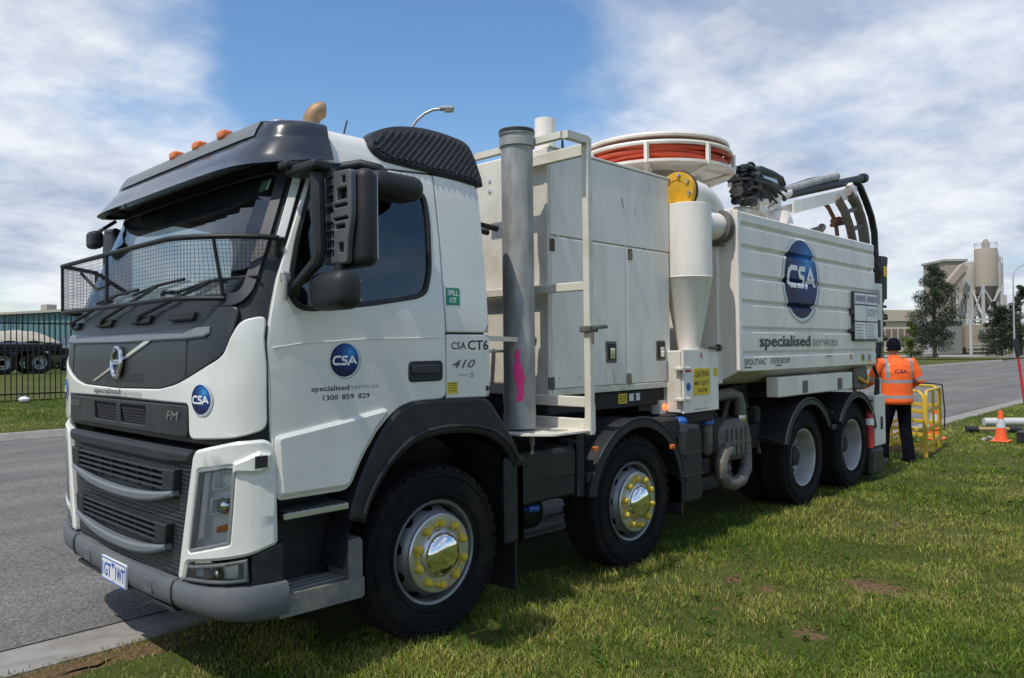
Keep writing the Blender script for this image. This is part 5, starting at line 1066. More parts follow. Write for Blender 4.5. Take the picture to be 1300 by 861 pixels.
# ------------------------------------------------------------------ tank rear and rear control station
b = MB(); b.lathe([(1.0, 0), (.98, .08), (.8, .2), (.4, .27), (.001, .29)], 'x', (TX1, 0, 2.12), 36); rd = b.build('rear_door', BOXW, T)
b = MB(); b.box(TX1 + .002, TX1 + .07, -1.22, 1.22, 1.5, 1.62, .01); b.box(TX1 + .002, TX1 + .07, -1.22, 1.22, 2.75, 2.90, .01); b.build('rear_door_frame', BOXW, rd)
b = MB(); b.box(7.12, 7.42, -1.235, -.95, 1.72, 2.46, .01); ub = b.build('rear_locker', CREAM, T)
b = MB(); b.box(7.16, 7.30, -1.245, -1.233, 2.2, 2.38, .004); b.build('locker_vent', GREYT, ub); b = MB(); b.box(7.15, 7.32, -1.242, -1.233, 1.78, 2.0, .004); b.build('locker_lamp', BLACKP, ub)
b = MB(); b.box(7.10, 7.47, -1.23, -.85, .42, 1.055, .012); rc = b.build('rear_control_box', BOXW, T)
b = MB(); b.box(7.28, 7.36, -1.236, -1.226, .62, .78, .004); b.build('control_flap', BLACKP, rc)
b = MB(); b.box(6.95, 7.45, -.85, .85, .75, .95, .02); b.build('rear_bumper', DKMETAL, T)
b = MB(); b.box(7.0, 7.44, -1.22, -.8, .06, .40, .04); b.build('rear_mudflap', BHOSE, T)
b = MB(); b.lathe([(.001, .95), (.02, .95), (.025, .91), (.045, .88), (.05, .84), (.05, .42), (.001, .42)], 'z', (6.98, -1.20, 0), 18); fx = b.build('fire_extinguisher', REDP, T)
b = MB(); b.lathe([(.052, .70), (.052, .78)], 'z', (6.98, -1.20, 0), 18); b.build('extinguisher_band', WHITET, fx); b = MB(); b.tube([(6.98, -1.20, .95), (6.98, -1.20, .99), (7.04, -1.22, 1.0)], .014, 8); b.build('extinguisher_valve', BLACKP, fx)
b = MB(); b.tube([(7.18, -1.21, 1.06), (7.22, -1.22, 1.30), (7.15, -1.2, 1.42)], .02, 8); b.tube([(7.28, -1.21, 1.06), (7.33, -1.2, 1.25)], .015, 8); b.build('control_lever', BLACKP, rc)
b = MB(); b.box(6.55, 6.95, -1.2, -.8, 1.15, 1.42, .02); b.build('rear_valve_block', MIDMETAL, T)
b = MB(); b.tube([(6.6, -1.2, 1.3), (6.8, -1.24, 1.22), (6.95, -1.2, 1.3)], .02, 8); b.build('yellow_hose', YELF, T)
# ------------------------------------------------------------------ silencer, pumps, pipework under the tank
q0 = Vector((3.72, -1.02, .80))
b = MB(); P = [(3.52, .70), (3.62, .62), (3.95, .60), (4.05, .70), (4.06, .92), (3.98, 1.0), (3.64, .99), (3.52, .90)]
b.prism(P, lambda u, v, d: (u, -.80 - d, v), 0, .30, .05); sl_ = b.build('blower', MIDMETAL, T)
for k in range(5):
    b = MB(); b.box(3.58 + .09 * k, 3.63 + .09 * k, -1.125, -1.09, .66, .92, .012); b.build('blower_fin', MIDMETAL, sl_)
b = MB(); b.box(3.54, 4.05, -1.118, -1.09, .765, .80, .008); b.build('blower_flange', MIDMETAL, sl_)
b = MB(); b.tube([(3.60, -1.10, .72), (3.48, -1.12, .70), (3.42, -1.13, .62), (3.42, -1.13, .52), (3.50, -1.13, .44), (3.64, -1.13, .41), (3.85, -1.10, .42), (4.02, -1.06, .50), (4.10, -1.02, .65), (4.11, -1.0, .82), (4.05, -1.0, .97)], .062, 18); b.build('blower_pipe', MIDMETAL, sl_)
b = MB(); b.tube([(3.3, -.95, 1.20), (3.85, -1.0, 1.235), (3.95, -1.03, 1.20), (3.97, -1.04, 1.10), (3.97, -1.04, .99)], .055, 18); b.build('riser_pipe', MIDMETAL, T)
b = MB(); b.lathe([(.062, .96), (.064, .99), (.062, 1.02)], 'z', (3.97, -1.04, 0), 16); b.build('pipe_clamp', CHROMED, T)
b = MB(); b.lathe([(.001, 1.12), (.04, 1.115), (.065, 1.09), (.07, .98), (.001, .97)], 'z', (3.36, -1.02, 0), 18); b.build('blue_filter_cap', BLUEP, T)
b = MB(); b.lathe([(.055, .97), (.055, .74), (.03, .7), (.001, .7)], 'z', (3.36, -1.02, 0), 16); b.build('filter_bowl', MIDMETAL, T)
b = MB(); b.lathe([(.001, -.06), (.075, -.05), (.08, 0), (.075, .05), (.001, .06)], 'x', (3.03, -1.05, .76), 18); b.build('yellow_coupling', YELF, T); b = MB(); b.tube([(3.0, -1.05, .80), (3.0, -1.02, .95), (3.1, -.9, 1.0)], .03, 10); b.build('yellow_pipe', YELF, T)
random.seed(11)
for k in range(16):
    x = random.uniform(2.95, 4.6); y = random.uniform(-1.05, -.6); pts = [(x, y, 1.18)]
    for j in range(4): x += random.uniform(-.12, .15); y += random.uniform(-.06, .04); pts.append((x, max(y, -1.15), 1.05 - .14 * j + random.uniform(-.04, .04)))
    b = MB(); b.tube(pts, random.choice((.012, .018, .026)), 8); b.build('hydraulic_hose', random.choice((BHOSE, BHOSE, MIDMETAL, DKMETAL)), T)
for (x, y, z, a, c, d_) in ((3.2, -.8, .8, .18, .16, .16), (3.15, -1.0, 1.0, .06, .06, .08), (4.35, -.85, .85, .14, .14, .2), (4.3, -1.02, 1.0, .05, .05, .09), (3.3, -.98, .6, .07, .08, .07)):
    b = MB(); b.box(x - a, x + a, y - c, y + c, z - d_, z + d_, .02); b.build('hydraulic_unit', DKMETAL, T)
b = MB(); b.tube([(2.95, -.72, .66), (4.5, -.72, .66)], .15, 20); b.build('added_air_tank', DKMETAL, T)  # tank added here to stop light coming through beneath the truck
for x in (AX[2] - .02, AX[3] + .02):
    b = MB(); b.tube([(x + .62 * (1 if x > 6 else -1), -1.2, .72), (x + .72 * (1 if x > 6 else -1), -.5, .9)], .02, 8); b.build('mudguard_stay', DKMETAL, T)
b = MB(); b.tube([(5.80, -1.22, .93), (5.80, -.5, .95)], .02, 8); b.box(5.74, 5.86, -1.24, -1.19, .74, .80, .01); b.build('mudguard_stay', DKMETAL, T)
# ------------------------------------------------------------------ hose reel
RC = (3.75, -.25); RR = .74
def rring(z, r, h, wd, nm, par):
    b = MB(); b.lathe([(r - wd, z), (r, z), (r + .006, z + h * .5), (r, z + h), (r - wd, z + h), (r - wd, z)], 'z', (RC[0], RC[1], 0), 72); return b.build(nm, BOXW, par, 30)
reel = rring(3.655, RR, .035, .10, 'hose_reel', T)
rring(3.575, RR + .03, .035, .035, 'reel_ring', reel); 
b = MB(); b.lathe([(.50, 3.405), (RR + .03, 3.400), (RR + .045, 3.405), (RR + .045, 3.430), (RR + .03, 3.434), (.39, 3.43), (.39, 3.41), (.50, 3.405)], 'z', (RC[0], RC[1], 0), 72); b.build('reel_dish', BOXW, reel, 30)
b = MB(); b.lathe([(.40, 3.42), (.40, 3.68)], 'z', (RC[0], RC[1], 0), 48); b.build('reel_drum', BOXW, reel)
b = MB(); b.lathe([(.001, 3.672), (.72, 3.672)], 'z', (RC[0], RC[1], 0), 48); b.build('reel_cover', BOXW, reel)
for k in range(8):
    a = 2 * math.pi * (k + .62) / 8; c = (RC[0] + (RR + .035) * math.cos(a), RC[1] + (RR + .035) * math.sin(a)); b = MB()
    b.bar((c[0], c[1], 3.40), (c[0], c[1], 3.59), .035); b.build('reel_post', BOXW, reel)
    b = MB(); b.tube([(RC[0] + .20 * math.cos(a), RC[1] + .20 * math.sin(a), 3.26), (RC[0] + .74 * math.cos(a), RC[1] + .74 * math.sin(a), 3.385)], .03, 4); b.build('reel_spoke', BOXW, reel)
random.seed(5)
for k in range(11):
    lay = k % 3; r = RR - .012 - .05 * (k // 5) - random.uniform(0, .02); z = 3.462 + .034 * (k % 5) ; ph = random.uniform(0, 6.28); am = random.uniform(.008, .03)
    b = MB(); b.tube([(RC[0] + (r + .012 * math.sin(2 * a + ph)) * math.cos(a), RC[1] + (r + .012 * math.sin(2 * a + ph)) * math.sin(a), min(3.60, max(3.455, z + am * math.sin(a + ph) + .010 * math.sin(3 * a + ph * 2)))) for a in [2 * math.pi * i / 72 for i in range(72)]], .021, 8, closed=True); b.build('hose_coil', HOSE, reel)
b = MB(); b.lathe([(.24, 2.9), (.24, 3.25), (.30, 3.30)], 'z', (RC[0], RC[1], 0), 28); b.box(RC[0] - .5, RC[0] + .5, -.32, -.18, 3.22, 3.29, .01); b.build('reel_pedestal', BOXW, reel)
b = MB(); q = PY(920, 190, -.55); b.tube([(q.x - .05, -.60, 3.66), (q.x + .08, -.60, 3.68), (q.x + .14, -.60, 3.60), (q.x + .10, -.60, 3.46), (q.x, -.6, 3.42)], .025, 8); b.build('reel_guide', BOXW, reel)
# ------------------------------------------------------------------ boom with hydraulics, lying back over the tank
BY = -.62
def bq(u, v, dy=0): return PY(u, v, BY + dy) - Vector((0, 0, 0))
bm_root = MB(); A0, A1 = bq(1000, 247), bq(1096, 226.5)
bm_root.tube([A0, A1], .056, 16); bm_root.tube([A1 - (A1 - A0) * .03, A1 + (A1 - A0) * .012], .070, 16); boom = bm_root.build('boom', BLACKP, T)
b = MB(); b.tube([bq(962, 254), bq(998, 242), bq(1042, 229), bq(1062, 224)], .052, 14); b.build('boom_ram', GALV, boom)
b = MB(); b.tube([bq(958, 258), bq(1000, 245)], .065, 12); b.build('ram_body', BOXW, boom)
for dy in (-.13, .13):
    P0, P1 = bq(1008, 263, dy), bq(1088, 243.5, dy); b = MB(); d_ = Vector((0, 0, .075))
    b.add([P0 - d_, P1 - d_, P1 + d_, P0 + d_, P0 - d_ + Vector((0, .02, 0)), P1 - d_ + Vector((0, .02, 0)), P1 + d_ + Vector((0, .02, 0)), P0 + d_ + Vector((0, .02, 0))], [(0, 1, 2, 3), (4, 7, 6, 5), (0, 4, 5, 1), (3, 2, 6, 7), (0, 3, 7, 4), (1, 5, 6, 2)]); b.build('boom_side', BOXW, boom)
    b = MB(); b.tube([bq(1078, 234, dy * .6), bq(1081, 246, dy * .6)], .05, 8); b.build('boom_bracket', BOXW, boom)
    # curved tail guide
    b = MB(); b.tube([bq(1076, 244, dy), bq(1086, 258, dy), bq(1093, 275, dy), bq(1097, 292, dy), bq(1099, 310, dy)], .062, 10); b.build('guide_rail', mat('weathered_guide', (.16, .145, .125), .65, .3, 0, .25, 8), boom)
    b = MB(); b.tube([bq(1062, 250, dy), bq(1072, 268, dy), bq(1079, 288, dy), bq(1083, 308, dy)], .055, 10); b.build('guide_rail', mat('weathered_guide', (.16, .145, .125), .65, .3, 0, .25, 8), boom)
b = MB(); b.tube([bq(1085, 228), bq(1092, 238), bq(1099, 255), bq(1106, 275), bq(1110, 295), bq(1111, 318), bq(1113, 345), bq(1117, 380), bq(1117, 430), bq(1114, 460)], .048, 12); b.build('boom_hose', BHOSE, boom)
b = MB(); b.tube([bq(1078, 240, .05), bq(1087, 260, .05), bq(1094, 282, .05), bq(1098, 310, .05)], .07, 12); b.build('suction_hose', mat('ribbed_hose', (.045, .042, .038), .6, 0, 0, .2, 20, bump=.4, bscale=60), boom)
for v in (266, 288): b = MB(); b.bar(bq(1074 + (v - 262) * .35, v + 3, -.13), bq(1092 + (v - 262) * .2, v - 3, -.13), .05); b.build('guide_rung', MIDMETAL, boom)
b = MB(); b.tube([bq(1044, 255), bq(1052, 264), bq(1058, 276), bq(1062, 290), bq(1063, 300)], .028, 8); b.build('rusty_hose', mat('rusty_steel', (.16, .07, .04), .7, .2, 0, .25, 12), boom)
b = MB(); b.tube([bq(1056, 286), bq(1076, 282)], .03, 8); b.tube([bq(1058, 281), bq(1066, 279)], .045, 8); b.build('swivel', mat('rusty_steel', (.16, .07, .04)), boom)
b = MB(); b.tube([bq(1030, 293), bq(1040, 290)], .03, 8); b.tube([bq(1041, 292), bq(1044, 288)], .05, 8); b.build('vent_fitting', MIDMETAL, T)
b = MB(); q = bq(1118, 335); b.tube([bq(1118, 328), bq(1117, 340), bq(1117, 380)], .10, 12); b.build('hose_sleeve', BHOSE, boom); b = MB(); q = bq(1114, 346); b.box(q.x - .05, q.x + .05, q.y - .12, q.y - .1, q.z - .08, q.z + .08, .01); b.build('hose_tag', YELF, boom)
# turret, valve bank and hoses
b = MB(); c_ = bq(985, 265); b.lathe([(.30, 2.95), (.30, 3.05), (.2, 3.1), (.16, 3.25)], 'z', (c_.x, BY, 0), 24); b.build('turret', BOXW, T)
for a0, a1_ in (((960, 262), (975, 274)), ((985, 262), (968, 274)), ((985, 250), (985, 274)), ((975, 273), (1008, 263))):
    b = MB(); b.bar(bq(*a0, .0), bq(*a1_, 0.), .09); b.build('turret_strut', BOXW, T)
random.seed(21)
for k in range(30):
    u = random.uniform(930, 966); v = random.uniform(220, 258); q = PY(u, v, BY - .1 + random.uniform(-.2, .25)); a = random.uniform(.025, .065)
    b = MB(); b.box(q.x - a, q.x + a, q.y - a, q.y + a, q.z - a * .8, q.z + a * .8, .02); b.build('valve_block', random.choice((BLACKP, DKMETAL, BLACKP, MIDMETAL)), T)
for k in range(30):
    u = random.uniform(925, 950); v = random.uniform(212, 250); y0 = BY + random.uniform(-.25, .2); u1 = random.uniform(965, 1000)
    pts = [PY(u, v, y0), PY(u + (u1 - u) * .3, v - random.uniform(2, 14), y0), PY(u + (u1 - u) * .7, v - random.uniform(-6, 12), y0), PY(u1, random.uniform(236, 258), y0)]
    P = []
    for i in range(9):
        t = i / 8; P.append(pts[0] * (1 - t) ** 3 + pts[1] * 3 * t * (1 - t) ** 2 + pts[2] * 3 * t * t * (1 - t) + pts[3] * t ** 3)
    b = MB(); b.tube(P, random.choice((.012, .016, .022, .028)), 7); b.build('hydraulic_hose', BHOSE, T)
b = MB(); b.tube([bq(955, 218), bq(965, 216), bq(980, 222), bq(990, 228), bq(993, 236)], .05, 10); b.build('hydraulic_hose', BHOSE, T)
b = MB(); b.tube([bq(958, 228), bq(980, 234)], .075, 10); b.build('accumulator', ALLOY, T)
b = MB(); b.tube([bq(930, 213, .2), bq(958, 222, .2)], .03, 4); b.build('turret_arm', DKMETAL, T)
b = MB(); b.tube([bq(1002, 240, .08), bq(1028, 231, .08), bq(1056, 226, .08)], .05, 12); b.build('suction_hose', BHOSE, boom)
for k in range(6):
    q = bq(940 + 9 * k, 268 + k * 1.0, random.uniform(-.1, .1)); b = MB(); b.box(q.x - .1, q.x + .1, q.y - .1, q.y + .1, q.z - .05, q.z + .04, .03); b.build('turret_cover', CREAM, T)
import numpy as np
UZ0 = Vector((0, 0, 1))
from mathutils import noise as mnoise
# ------------------------------------------------------------------ grass blades and soil on the verge
GRASSM = bpy.data.materials.new('grass_blades'); GRASSM.use_nodes = True
_p = GRASSM.node_tree.nodes['Principled BSDF']; _a = GRASSM.node_tree.nodes.new('ShaderNodeVertexColor'); _a.layer_name = 'Col'; GRASSM.node_tree.links.new(_a.outputs[0], _p.inputs['Base Color'])
_p.inputs['Roughness'].default_value = .55; _p.inputs['Specular IOR Level'].default_value = .25
_t = GRASSM.node_tree.nodes.new('ShaderNodeBsdfTranslucent'); GRASSM.node_tree.links.new(_a.outputs[0], _t.inputs[0]); _m = GRASSM.node_tree.nodes.new('ShaderNodeMixShader'); _m.inputs[0].default_value = .3
GRASSM.node_tree.links.new(_p.outputs[0], _m.inputs[1]); GRASSM.node_tree.links.new(_t.outputs[0], _m.inputs[2]); GRASSM.node_tree.links.new(_m.outputs[0], GRASSM.node_tree.nodes['Material Output'].inputs[0])
DIRT = [(PZ(1112, 748, .0), .30), (PZ(1025, 803, .0), .15), (PZ(930, 735, 0), .10), (PZ(185, 845, 0), .55), (PZ(120, 855, 0), .4), (PZ(250, 822, 0), .35)]
_rs = random.Random(77)
for _k in range(5):
    _q = PZ(_rs.uniform(430, 1290), _rs.uniform(640, 855), 0)
    if _q.y < -1.5: DIRT.append((_q, _rs.uniform(.04, .10)))
def build_grass():
    rng = np.random.default_rng(4); n = 640000
    # sample in camera-polar ground coordinates so near grass is densest
    u = rng.random(n); d = 3.3 * (34 / 3.3) ** (u ** 1.05); lat = (rng.random(n) * 2 - 1) * .74; wide = rng.random(n) < .2; lat = np.where(wide, .70 + .75 * rng.random(n), lat); d = np.where(wide, 2.2 + (d - 3.3), d)
    f2 = np.array([fwd.x, fwd.y]); r2 = np.array([right.x, right.y])
    P = np.array([CAMP.x, CAMP.y]) + d[:, None] * (f2 + lat[:, None] * r2)
    keep = (P[:, 1] < KY0 + .015) & (P[:, 1] > -12)
    keep &= ~((P[:, 1] > -.75) & (P[:, 0] > -.4) & (P[:, 0] < 6.9))
    for ax in AX: keep &= ~((np.abs(P[:, 0] - ax) < .16) & (P[:, 1] > -1.2) & (P[:, 1] < -.6))
    P = P[keep]; d = d[keep]; m_ = len(P)
    big = np.array([mnoise.noise(Vector((x * .55, y * .55, 1.3))) for x, y in P]); mid = np.array([mnoise.noise(Vector((x * 2.6, y * 2.6, 7.7))) for x, y in P]); fin = np.array([mnoise.noise(Vector((x * 9, y * 9, 2.2))) for x, y in P])
    dirt = np.zeros(m_)
    for c, r in DIRT: dirt = np.maximum(dirt, np.clip(1.25 - np.hypot(P[:, 0] - c.x, P[:, 1] - c.y) / r, 0, 1))
    edge = np.clip((P[:, 1] + .42) / .5, 0, 1) * (P[:, 0] < 1)
    k2 = rng.random(m_) > np.maximum(np.clip(dirt * .85 + fin * .35, 0, .86), edge * .6)
    k2 &= rng.random(m_) < np.clip(.8 + mid * .9 + fin * .5, .22, 1)
    P, d, big, mid, fin, dirt, edge = [q[k2] for q in (P, d, big, mid, fin, dirt, edge)]
    nf = 30000; PF2 = np.stack([rng.random(nf) * 14 - 4, 13.72 + 5.7 * rng.random(nf)], 1)      # far verge
    P = np.concatenate([P, PF2]); d = np.concatenate([d, np.full(nf, 26.)]); pad = lambda q, v: np.concatenate([q, v]); zz = np.zeros(nf)
    fb = np.array([mnoise.noise(Vector((x * .5, y * 1.2, 5.))) for x, y in PF2]); big = pad(big, fb + .12); mid = pad(mid, fb); fin = pad(fin, zz); dirt = pad(dirt, zz); edge = pad(edge, zz); m_ = len(P); far_ = np.arange(m_) >= m_ - nf
    h = (.026 + .030 * rng.random(m_)) * (1 + .35 * mid + .25 * big) * (1 - .45 * dirt); tall = rng.random(m_) < .006; h = np.where(tall, h * 1.7, h)
    # unmown tufts hug the tyres and the truck's shadow line
    h *= 1 + .5 * np.clip(1 - np.abs(P[:, 1] + 1.3) / .35, 0, 1) * (P[:, 0] > -.6) * (P[:, 0] < 7)
    wd = (.0017 + .0014 * rng.random(m_)) * np.clip(d / 5.5, 1, 4.2)
    a = rng.random(m_) * 2 * np.pi; lean = .25 + 1.0 * rng.random(m_) ** 1.2; b_ = rng.random(m_) * 2 * np.pi
    z0 = np.array([verge_z(x, y) if y < 5 else fvz(x, y) for x, y in P]) - .008
    ux, uy = np.cos(a) * wd, np.sin(a) * wd; lx, ly = np.cos(b_) * lean * h, np.sin(b_) * lean * h
    V = np.zeros((m_, 5, 3))
    V[:, 0] = np.stack([P[:, 0] - ux, P[:, 1] - uy, z0], 1); V[:, 1] = np.stack([P[:, 0] + ux, P[:, 1] + uy, z0], 1)
    V[:, 2] = np.stack([P[:, 0] - ux * .8 + lx * .35, P[:, 1] - uy * .8 + ly * .35, z0 + h * .6], 1); V[:, 3] = np.stack([P[:, 0] + ux * .8 + lx * .35, P[:, 1] + uy * .8 + ly * .35, z0 + h * .6], 1)
    V[:, 4] = np.stack([P[:, 0] + lx, P[:, 1] + ly, z0 + h * (1.05 - .35 * lean)], 1)
    me = bpy.data.meshes.new('grass'); me.vertices.add(m_ * 5); me.vertices.foreach_set('co', V.reshape(-1))
    base = (np.arange(m_) * 5)[:, None]; idx = np.concatenate([base + np.array([[0, 1, 3, 2]]), base + np.array([[2, 3, 4]])], 1).reshape(-1)
    me.loops.add(m_ * 7); me.loops.foreach_set('vertex_index', idx); me.polygons.add(m_ * 2)
    ls = (np.arange(m_) * 7)[:, None] + np.array([[0, 4]]); me.polygons.foreach_set('loop_start', ls.reshape(-1)); me.polygons.foreach_set('loop_total', np.tile([4, 3], m_))
    me.update(); me.validate()
    g1 = np.array([.078, .142, .012]); g2 = np.array([.225, .290, .034]); st = np.array([.40, .32, .115])
    t = np.clip(.45 + .9 * mid + .5 * big + .35 * rng.standard_normal(m_) * .5, 0, 1)[:, None]; c = g1 * (1 - t) + g2 * t
    dry = np.clip(.16 + 1.5 * np.maximum(big + .5 * mid - .05, -.2) + .55 * fin + edge * .8 + dirt * .4, 0.02, .8); s = (rng.random(m_) < dry)[:, None] * (.25 + .6 * rng.random(m_))[:, None]; c = c * (1 - s) + st * s
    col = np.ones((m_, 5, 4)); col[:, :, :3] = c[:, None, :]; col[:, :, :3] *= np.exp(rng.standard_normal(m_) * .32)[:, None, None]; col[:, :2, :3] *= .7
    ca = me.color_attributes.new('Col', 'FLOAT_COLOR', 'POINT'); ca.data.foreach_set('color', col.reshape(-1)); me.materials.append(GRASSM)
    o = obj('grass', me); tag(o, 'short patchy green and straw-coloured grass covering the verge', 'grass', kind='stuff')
build_grass()
SOIL = mat('brown_soil', (.125, .082, .045), .95, 0, 0, .4, 30, bump=.6, bscale=60, spec=.1)
random.seed(9)
bs = MB()
for i, (c, r) in enumerate(DIRT):
    if 3 <= i < 6: continue
    n_ = 18; ring = [[(c.x + r * .55 * f_ * (1 + 1.1 * mnoise.noise(Vector((1.7 * math.cos(a), 1.7 * math.sin(a), i * 3.1))) + .5 * mnoise.noise(Vector((5 * math.cos(a), 5 * math.sin(a), i * 1.7)))) * math.cos(a), c.y + r * .55 * f_ * (1 + 1.1 * mnoise.noise(Vector((1.7 * math.cos(a), 1.7 * math.sin(a), i * 3.1))) + .5 * mnoise.noise(Vector((5 * math.cos(a), 5 * math.sin(a), i * 1.7)))) * math.sin(a)) for a in [2 * math.pi * k / n_ for k in range(n_)]] for f_ in (1, .55)]
    V_ = [(x, y, verge_z(x, y) - .007) for x, y in ring[0]] + [(x, y, verge_z(x, y) + .004 + random.uniform(0, .006)) for x, y in ring[1]] + [(c.x, c.y, verge_z(c.x, c.y) + .008)]
    bs.add(V_, [(k, (k + 1) % n_, n_ + (k + 1) % n_, n_ + k) for k in range(n_)] + [(n_ + k, n_ + (k + 1) % n_, 2 * n_) for k in range(n_)])
bs.grid(lambda x, j: (x, .112 if j == 0 else (.0 - .12 * j / 2 * (1 + 1.2 * mnoise.noise(Vector((x * 2.3, j, 4)))) - .05 * mnoise.noise(Vector((x * 9, j, 1)))), (-.012, .006, -.004, -.016)[int(j)]), [-6 + .06 * k for k in range(110)], [0, 1, 2, 3])
o = bs.build('bare_soil', SOIL, None, 80); tag(o, 'small bare patches of brown soil showing through the verge grass', 'soil', kind='stuff')
# broad-leaved weeds dotted through the lawn
bw = MB(); _rw = random.Random(5)
for k in range(70):
    q = PZ(_rw.uniform(250, 1299), _rw.uniform(600, 858), 0)
    if q.y > -1.4: continue
    z = verge_z(q.x, q.y); n_ = _rw.randint(5, 8); l0 = _rw.uniform(.02, .042)
    for j in range(n_):
        a = 2 * math.pi * j / n_ + _rw.uniform(-.3, .3); l_ = l0 * _rw.uniform(.7, 1.2); w_ = l_ * .22; e1 = Vector((math.cos(a), math.sin(a), 0)); e2 = Vector((-math.sin(a), math.cos(a), 0)); o_ = Vector((q.x, q.y, z + .012)); h_ = _rw.uniform(.015, .04)
        bw.add([o_, o_ + e1 * l_ * .5 + e2 * w_ + UZ0 * h_, o_ + e1 * l_ + UZ0 * h_ * .6, o_ + e1 * l_ * .5 - e2 * w_ + UZ0 * h_], [(0, 1, 2), (0, 2, 3)])
o = bw.build('weeds', mat('weed_leaf', (.085, .15, .02), .55, 0, 0, .3, 9, spec=.3), None, smooth=False); tag(o, 'low broad-leaved weeds dotted through the verge grass', 'weeds', kind='stuff')
for i, (c, r) in enumerate(DIRT[:3]):
    b = MB(); k3 = 90 if i == 0 else 34
    for k in range(k3):
        a = random.uniform(0, 6.28); q = r * min(1.2, abs(random.gauss(0, .38))); s_ = random.uniform(.004, .014) * (1.4 if k < 6 else 1); x, y = c.x + q * math.cos(a), c.y + q * math.sin(a); z = verge_z(x, y) - .004; sx, sy, sz = [s_ * random.uniform(.7, 1.4) for _ in range(3)]; sz *= .6; ro = random.uniform(0, 3)
        ring = [(0, 0, -sz)] + [(sx * math.cos(t + ro) * w3 * random.uniform(.75, 1.25), sy * math.sin(t + ro) * w3 * random.uniform(.75, 1.25), sz * h3) for h3, w3 in ((-.4, .9), (.3, .95), (.75, .55)) for t in [2 * math.pi * j / 7 for j in range(7)]] + [(0, 0, sz)]
        b.add([(x + p[0], y + p[1], z + sz * .6 + p[2]) for p in ring], [(0, 1 + (j + 1) % 7, 1 + j) for j in range(7)] + [(1 + l * 7 + j, 1 + l * 7 + (j + 1) % 7, 8 + l * 7 + (j + 1) % 7, 8 + l * 7 + j) for l in (0, 1) for j in range(7)] + [(15 + j, 15 + (j + 1) % 7, 22) for j in range(7)])
    o = b.build('soil_clods', SOIL, None, 60); tag(o, ['largest scatter of brown soil clods on the grass verge', 'small cluster of brown soil clods in the open grass in front of the large scatter', 'few brown soil crumbs in the grass near the truck'][i], 'soil', kind='stuff')
# ------------------------------------------------------------------ helper: closed surface from ellipse lofts, remeshed into one skin
def loft(b, rings, n=14):
    # rings: (centre Vector, axis u, axis v)
    vs = []; m_ = len(rings)
    for c, u, v in rings:
        for k in range(n): a = 2 * math.pi * k / n; vs.append(c + u * math.cos(a) + v * math.sin(a))
    b.add(vs, [(i * n + k, i * n + (k + 1) % n, (i + 1) * n + (k + 1) % n, (i + 1) * n + k) for i in range(m_ - 1) for k in range(n)] + [tuple(range(n))[::-1], tuple((m_ - 1) * n + k for k in range(n))])
def remesh(b, name, vox, mats_, sm=3, deci=None):
    bm = b.fix(); bmesh.ops.recalc_face_normals(bm, faces=bm.faces); me = bpy.data.meshes.new(name); bm.to_mesh(me); bm.free()
    o = bpy.data.objects.new(name, me); COL.objects.link(o); r = o.modifiers.new('r', 'REMESH'); r.mode = 'VOXEL'; r.voxel_size = vox; s = o.modifiers.new('s', 'SMOOTH'); s.iterations = sm; s.factor = .5
    dg = bpy.context.evaluated_depsgraph_get(); m2 = bpy.data.meshes.new_from_object(o.evaluated_get(dg)); bpy.data.objects.remove(o); m2.name = name
    m2.materials.clear()
    for q in mats_: m2.materials.append(q)
    m2.polygons.foreach_set('use_smooth', [True] * len(m2.polygons)); return m2
# ------------------------------------------------------------------ worker
HV = mat('hi_vis_orange', (.95, .13, .015), .75, 0, 0, .06, 12, bump=.5, bscale=22); TAPE = mat('reflective_tape', (.34, .345, .35), .45, .3, 0, .08, 20)
TROU = mat('navy_trousers', (.004, .0045, .008), .9, 0, 0, .2, 15, spec=.1, bump=.5, bscale=25); SKIN = mat('skin', (.42, .25, .18), .55, 0, 0, .08, 20); BEAN = mat('navy_beanie', (.006, .007, .014), .95, 0, 0, .2, 60, spec=.1, bump=.5, bscale=120); BOOT = mat('grey_boot', (.16, .155, .145), .6, 0, 0, .2, 20); BOOTB = mat('black_boot', (.02, .019, .018), .6, 0, 0, .2, 20)
person = empty('person', (8.86, -.93, .0)); tag(person, 'person in orange reflective jacket, dark trousers and navy beanie at the truck\'s rear', 'person')
PR = Vector((right.x, right.y, 0)).normalized(); PF = Vector((fwd.x, fwd.y, 0)).normalized(); UZ = Vector((0, 0, 1))
def pv(l, f_, z): return PR * l + PF * f_ + UZ * z
def limb(b, pts, rad, n=12):
    P = [pv(*p) for p in pts]; rings = []
    for i in range(len(P)):
        t = (P[min(i + 1, len(P) - 1)] - P[max(i - 1, 0)]).normalized(); u = t.cross(PF); u = u.normalized() if u.length > .1 else PR.copy(); v = t.cross(u).normalized(); r = rad[i]; rings.append((P[i], u * r, v * r))
    loft(b, rings, n)
LS, LE, LW_ = (-.195, .03, 1.425), (-.315, .10, 1.17), (-.385, .30, 1.075)
RS, RE, RW = (.225, .03, 1.425), (.325, -.01, 1.17), (.225, .24, 1.08)
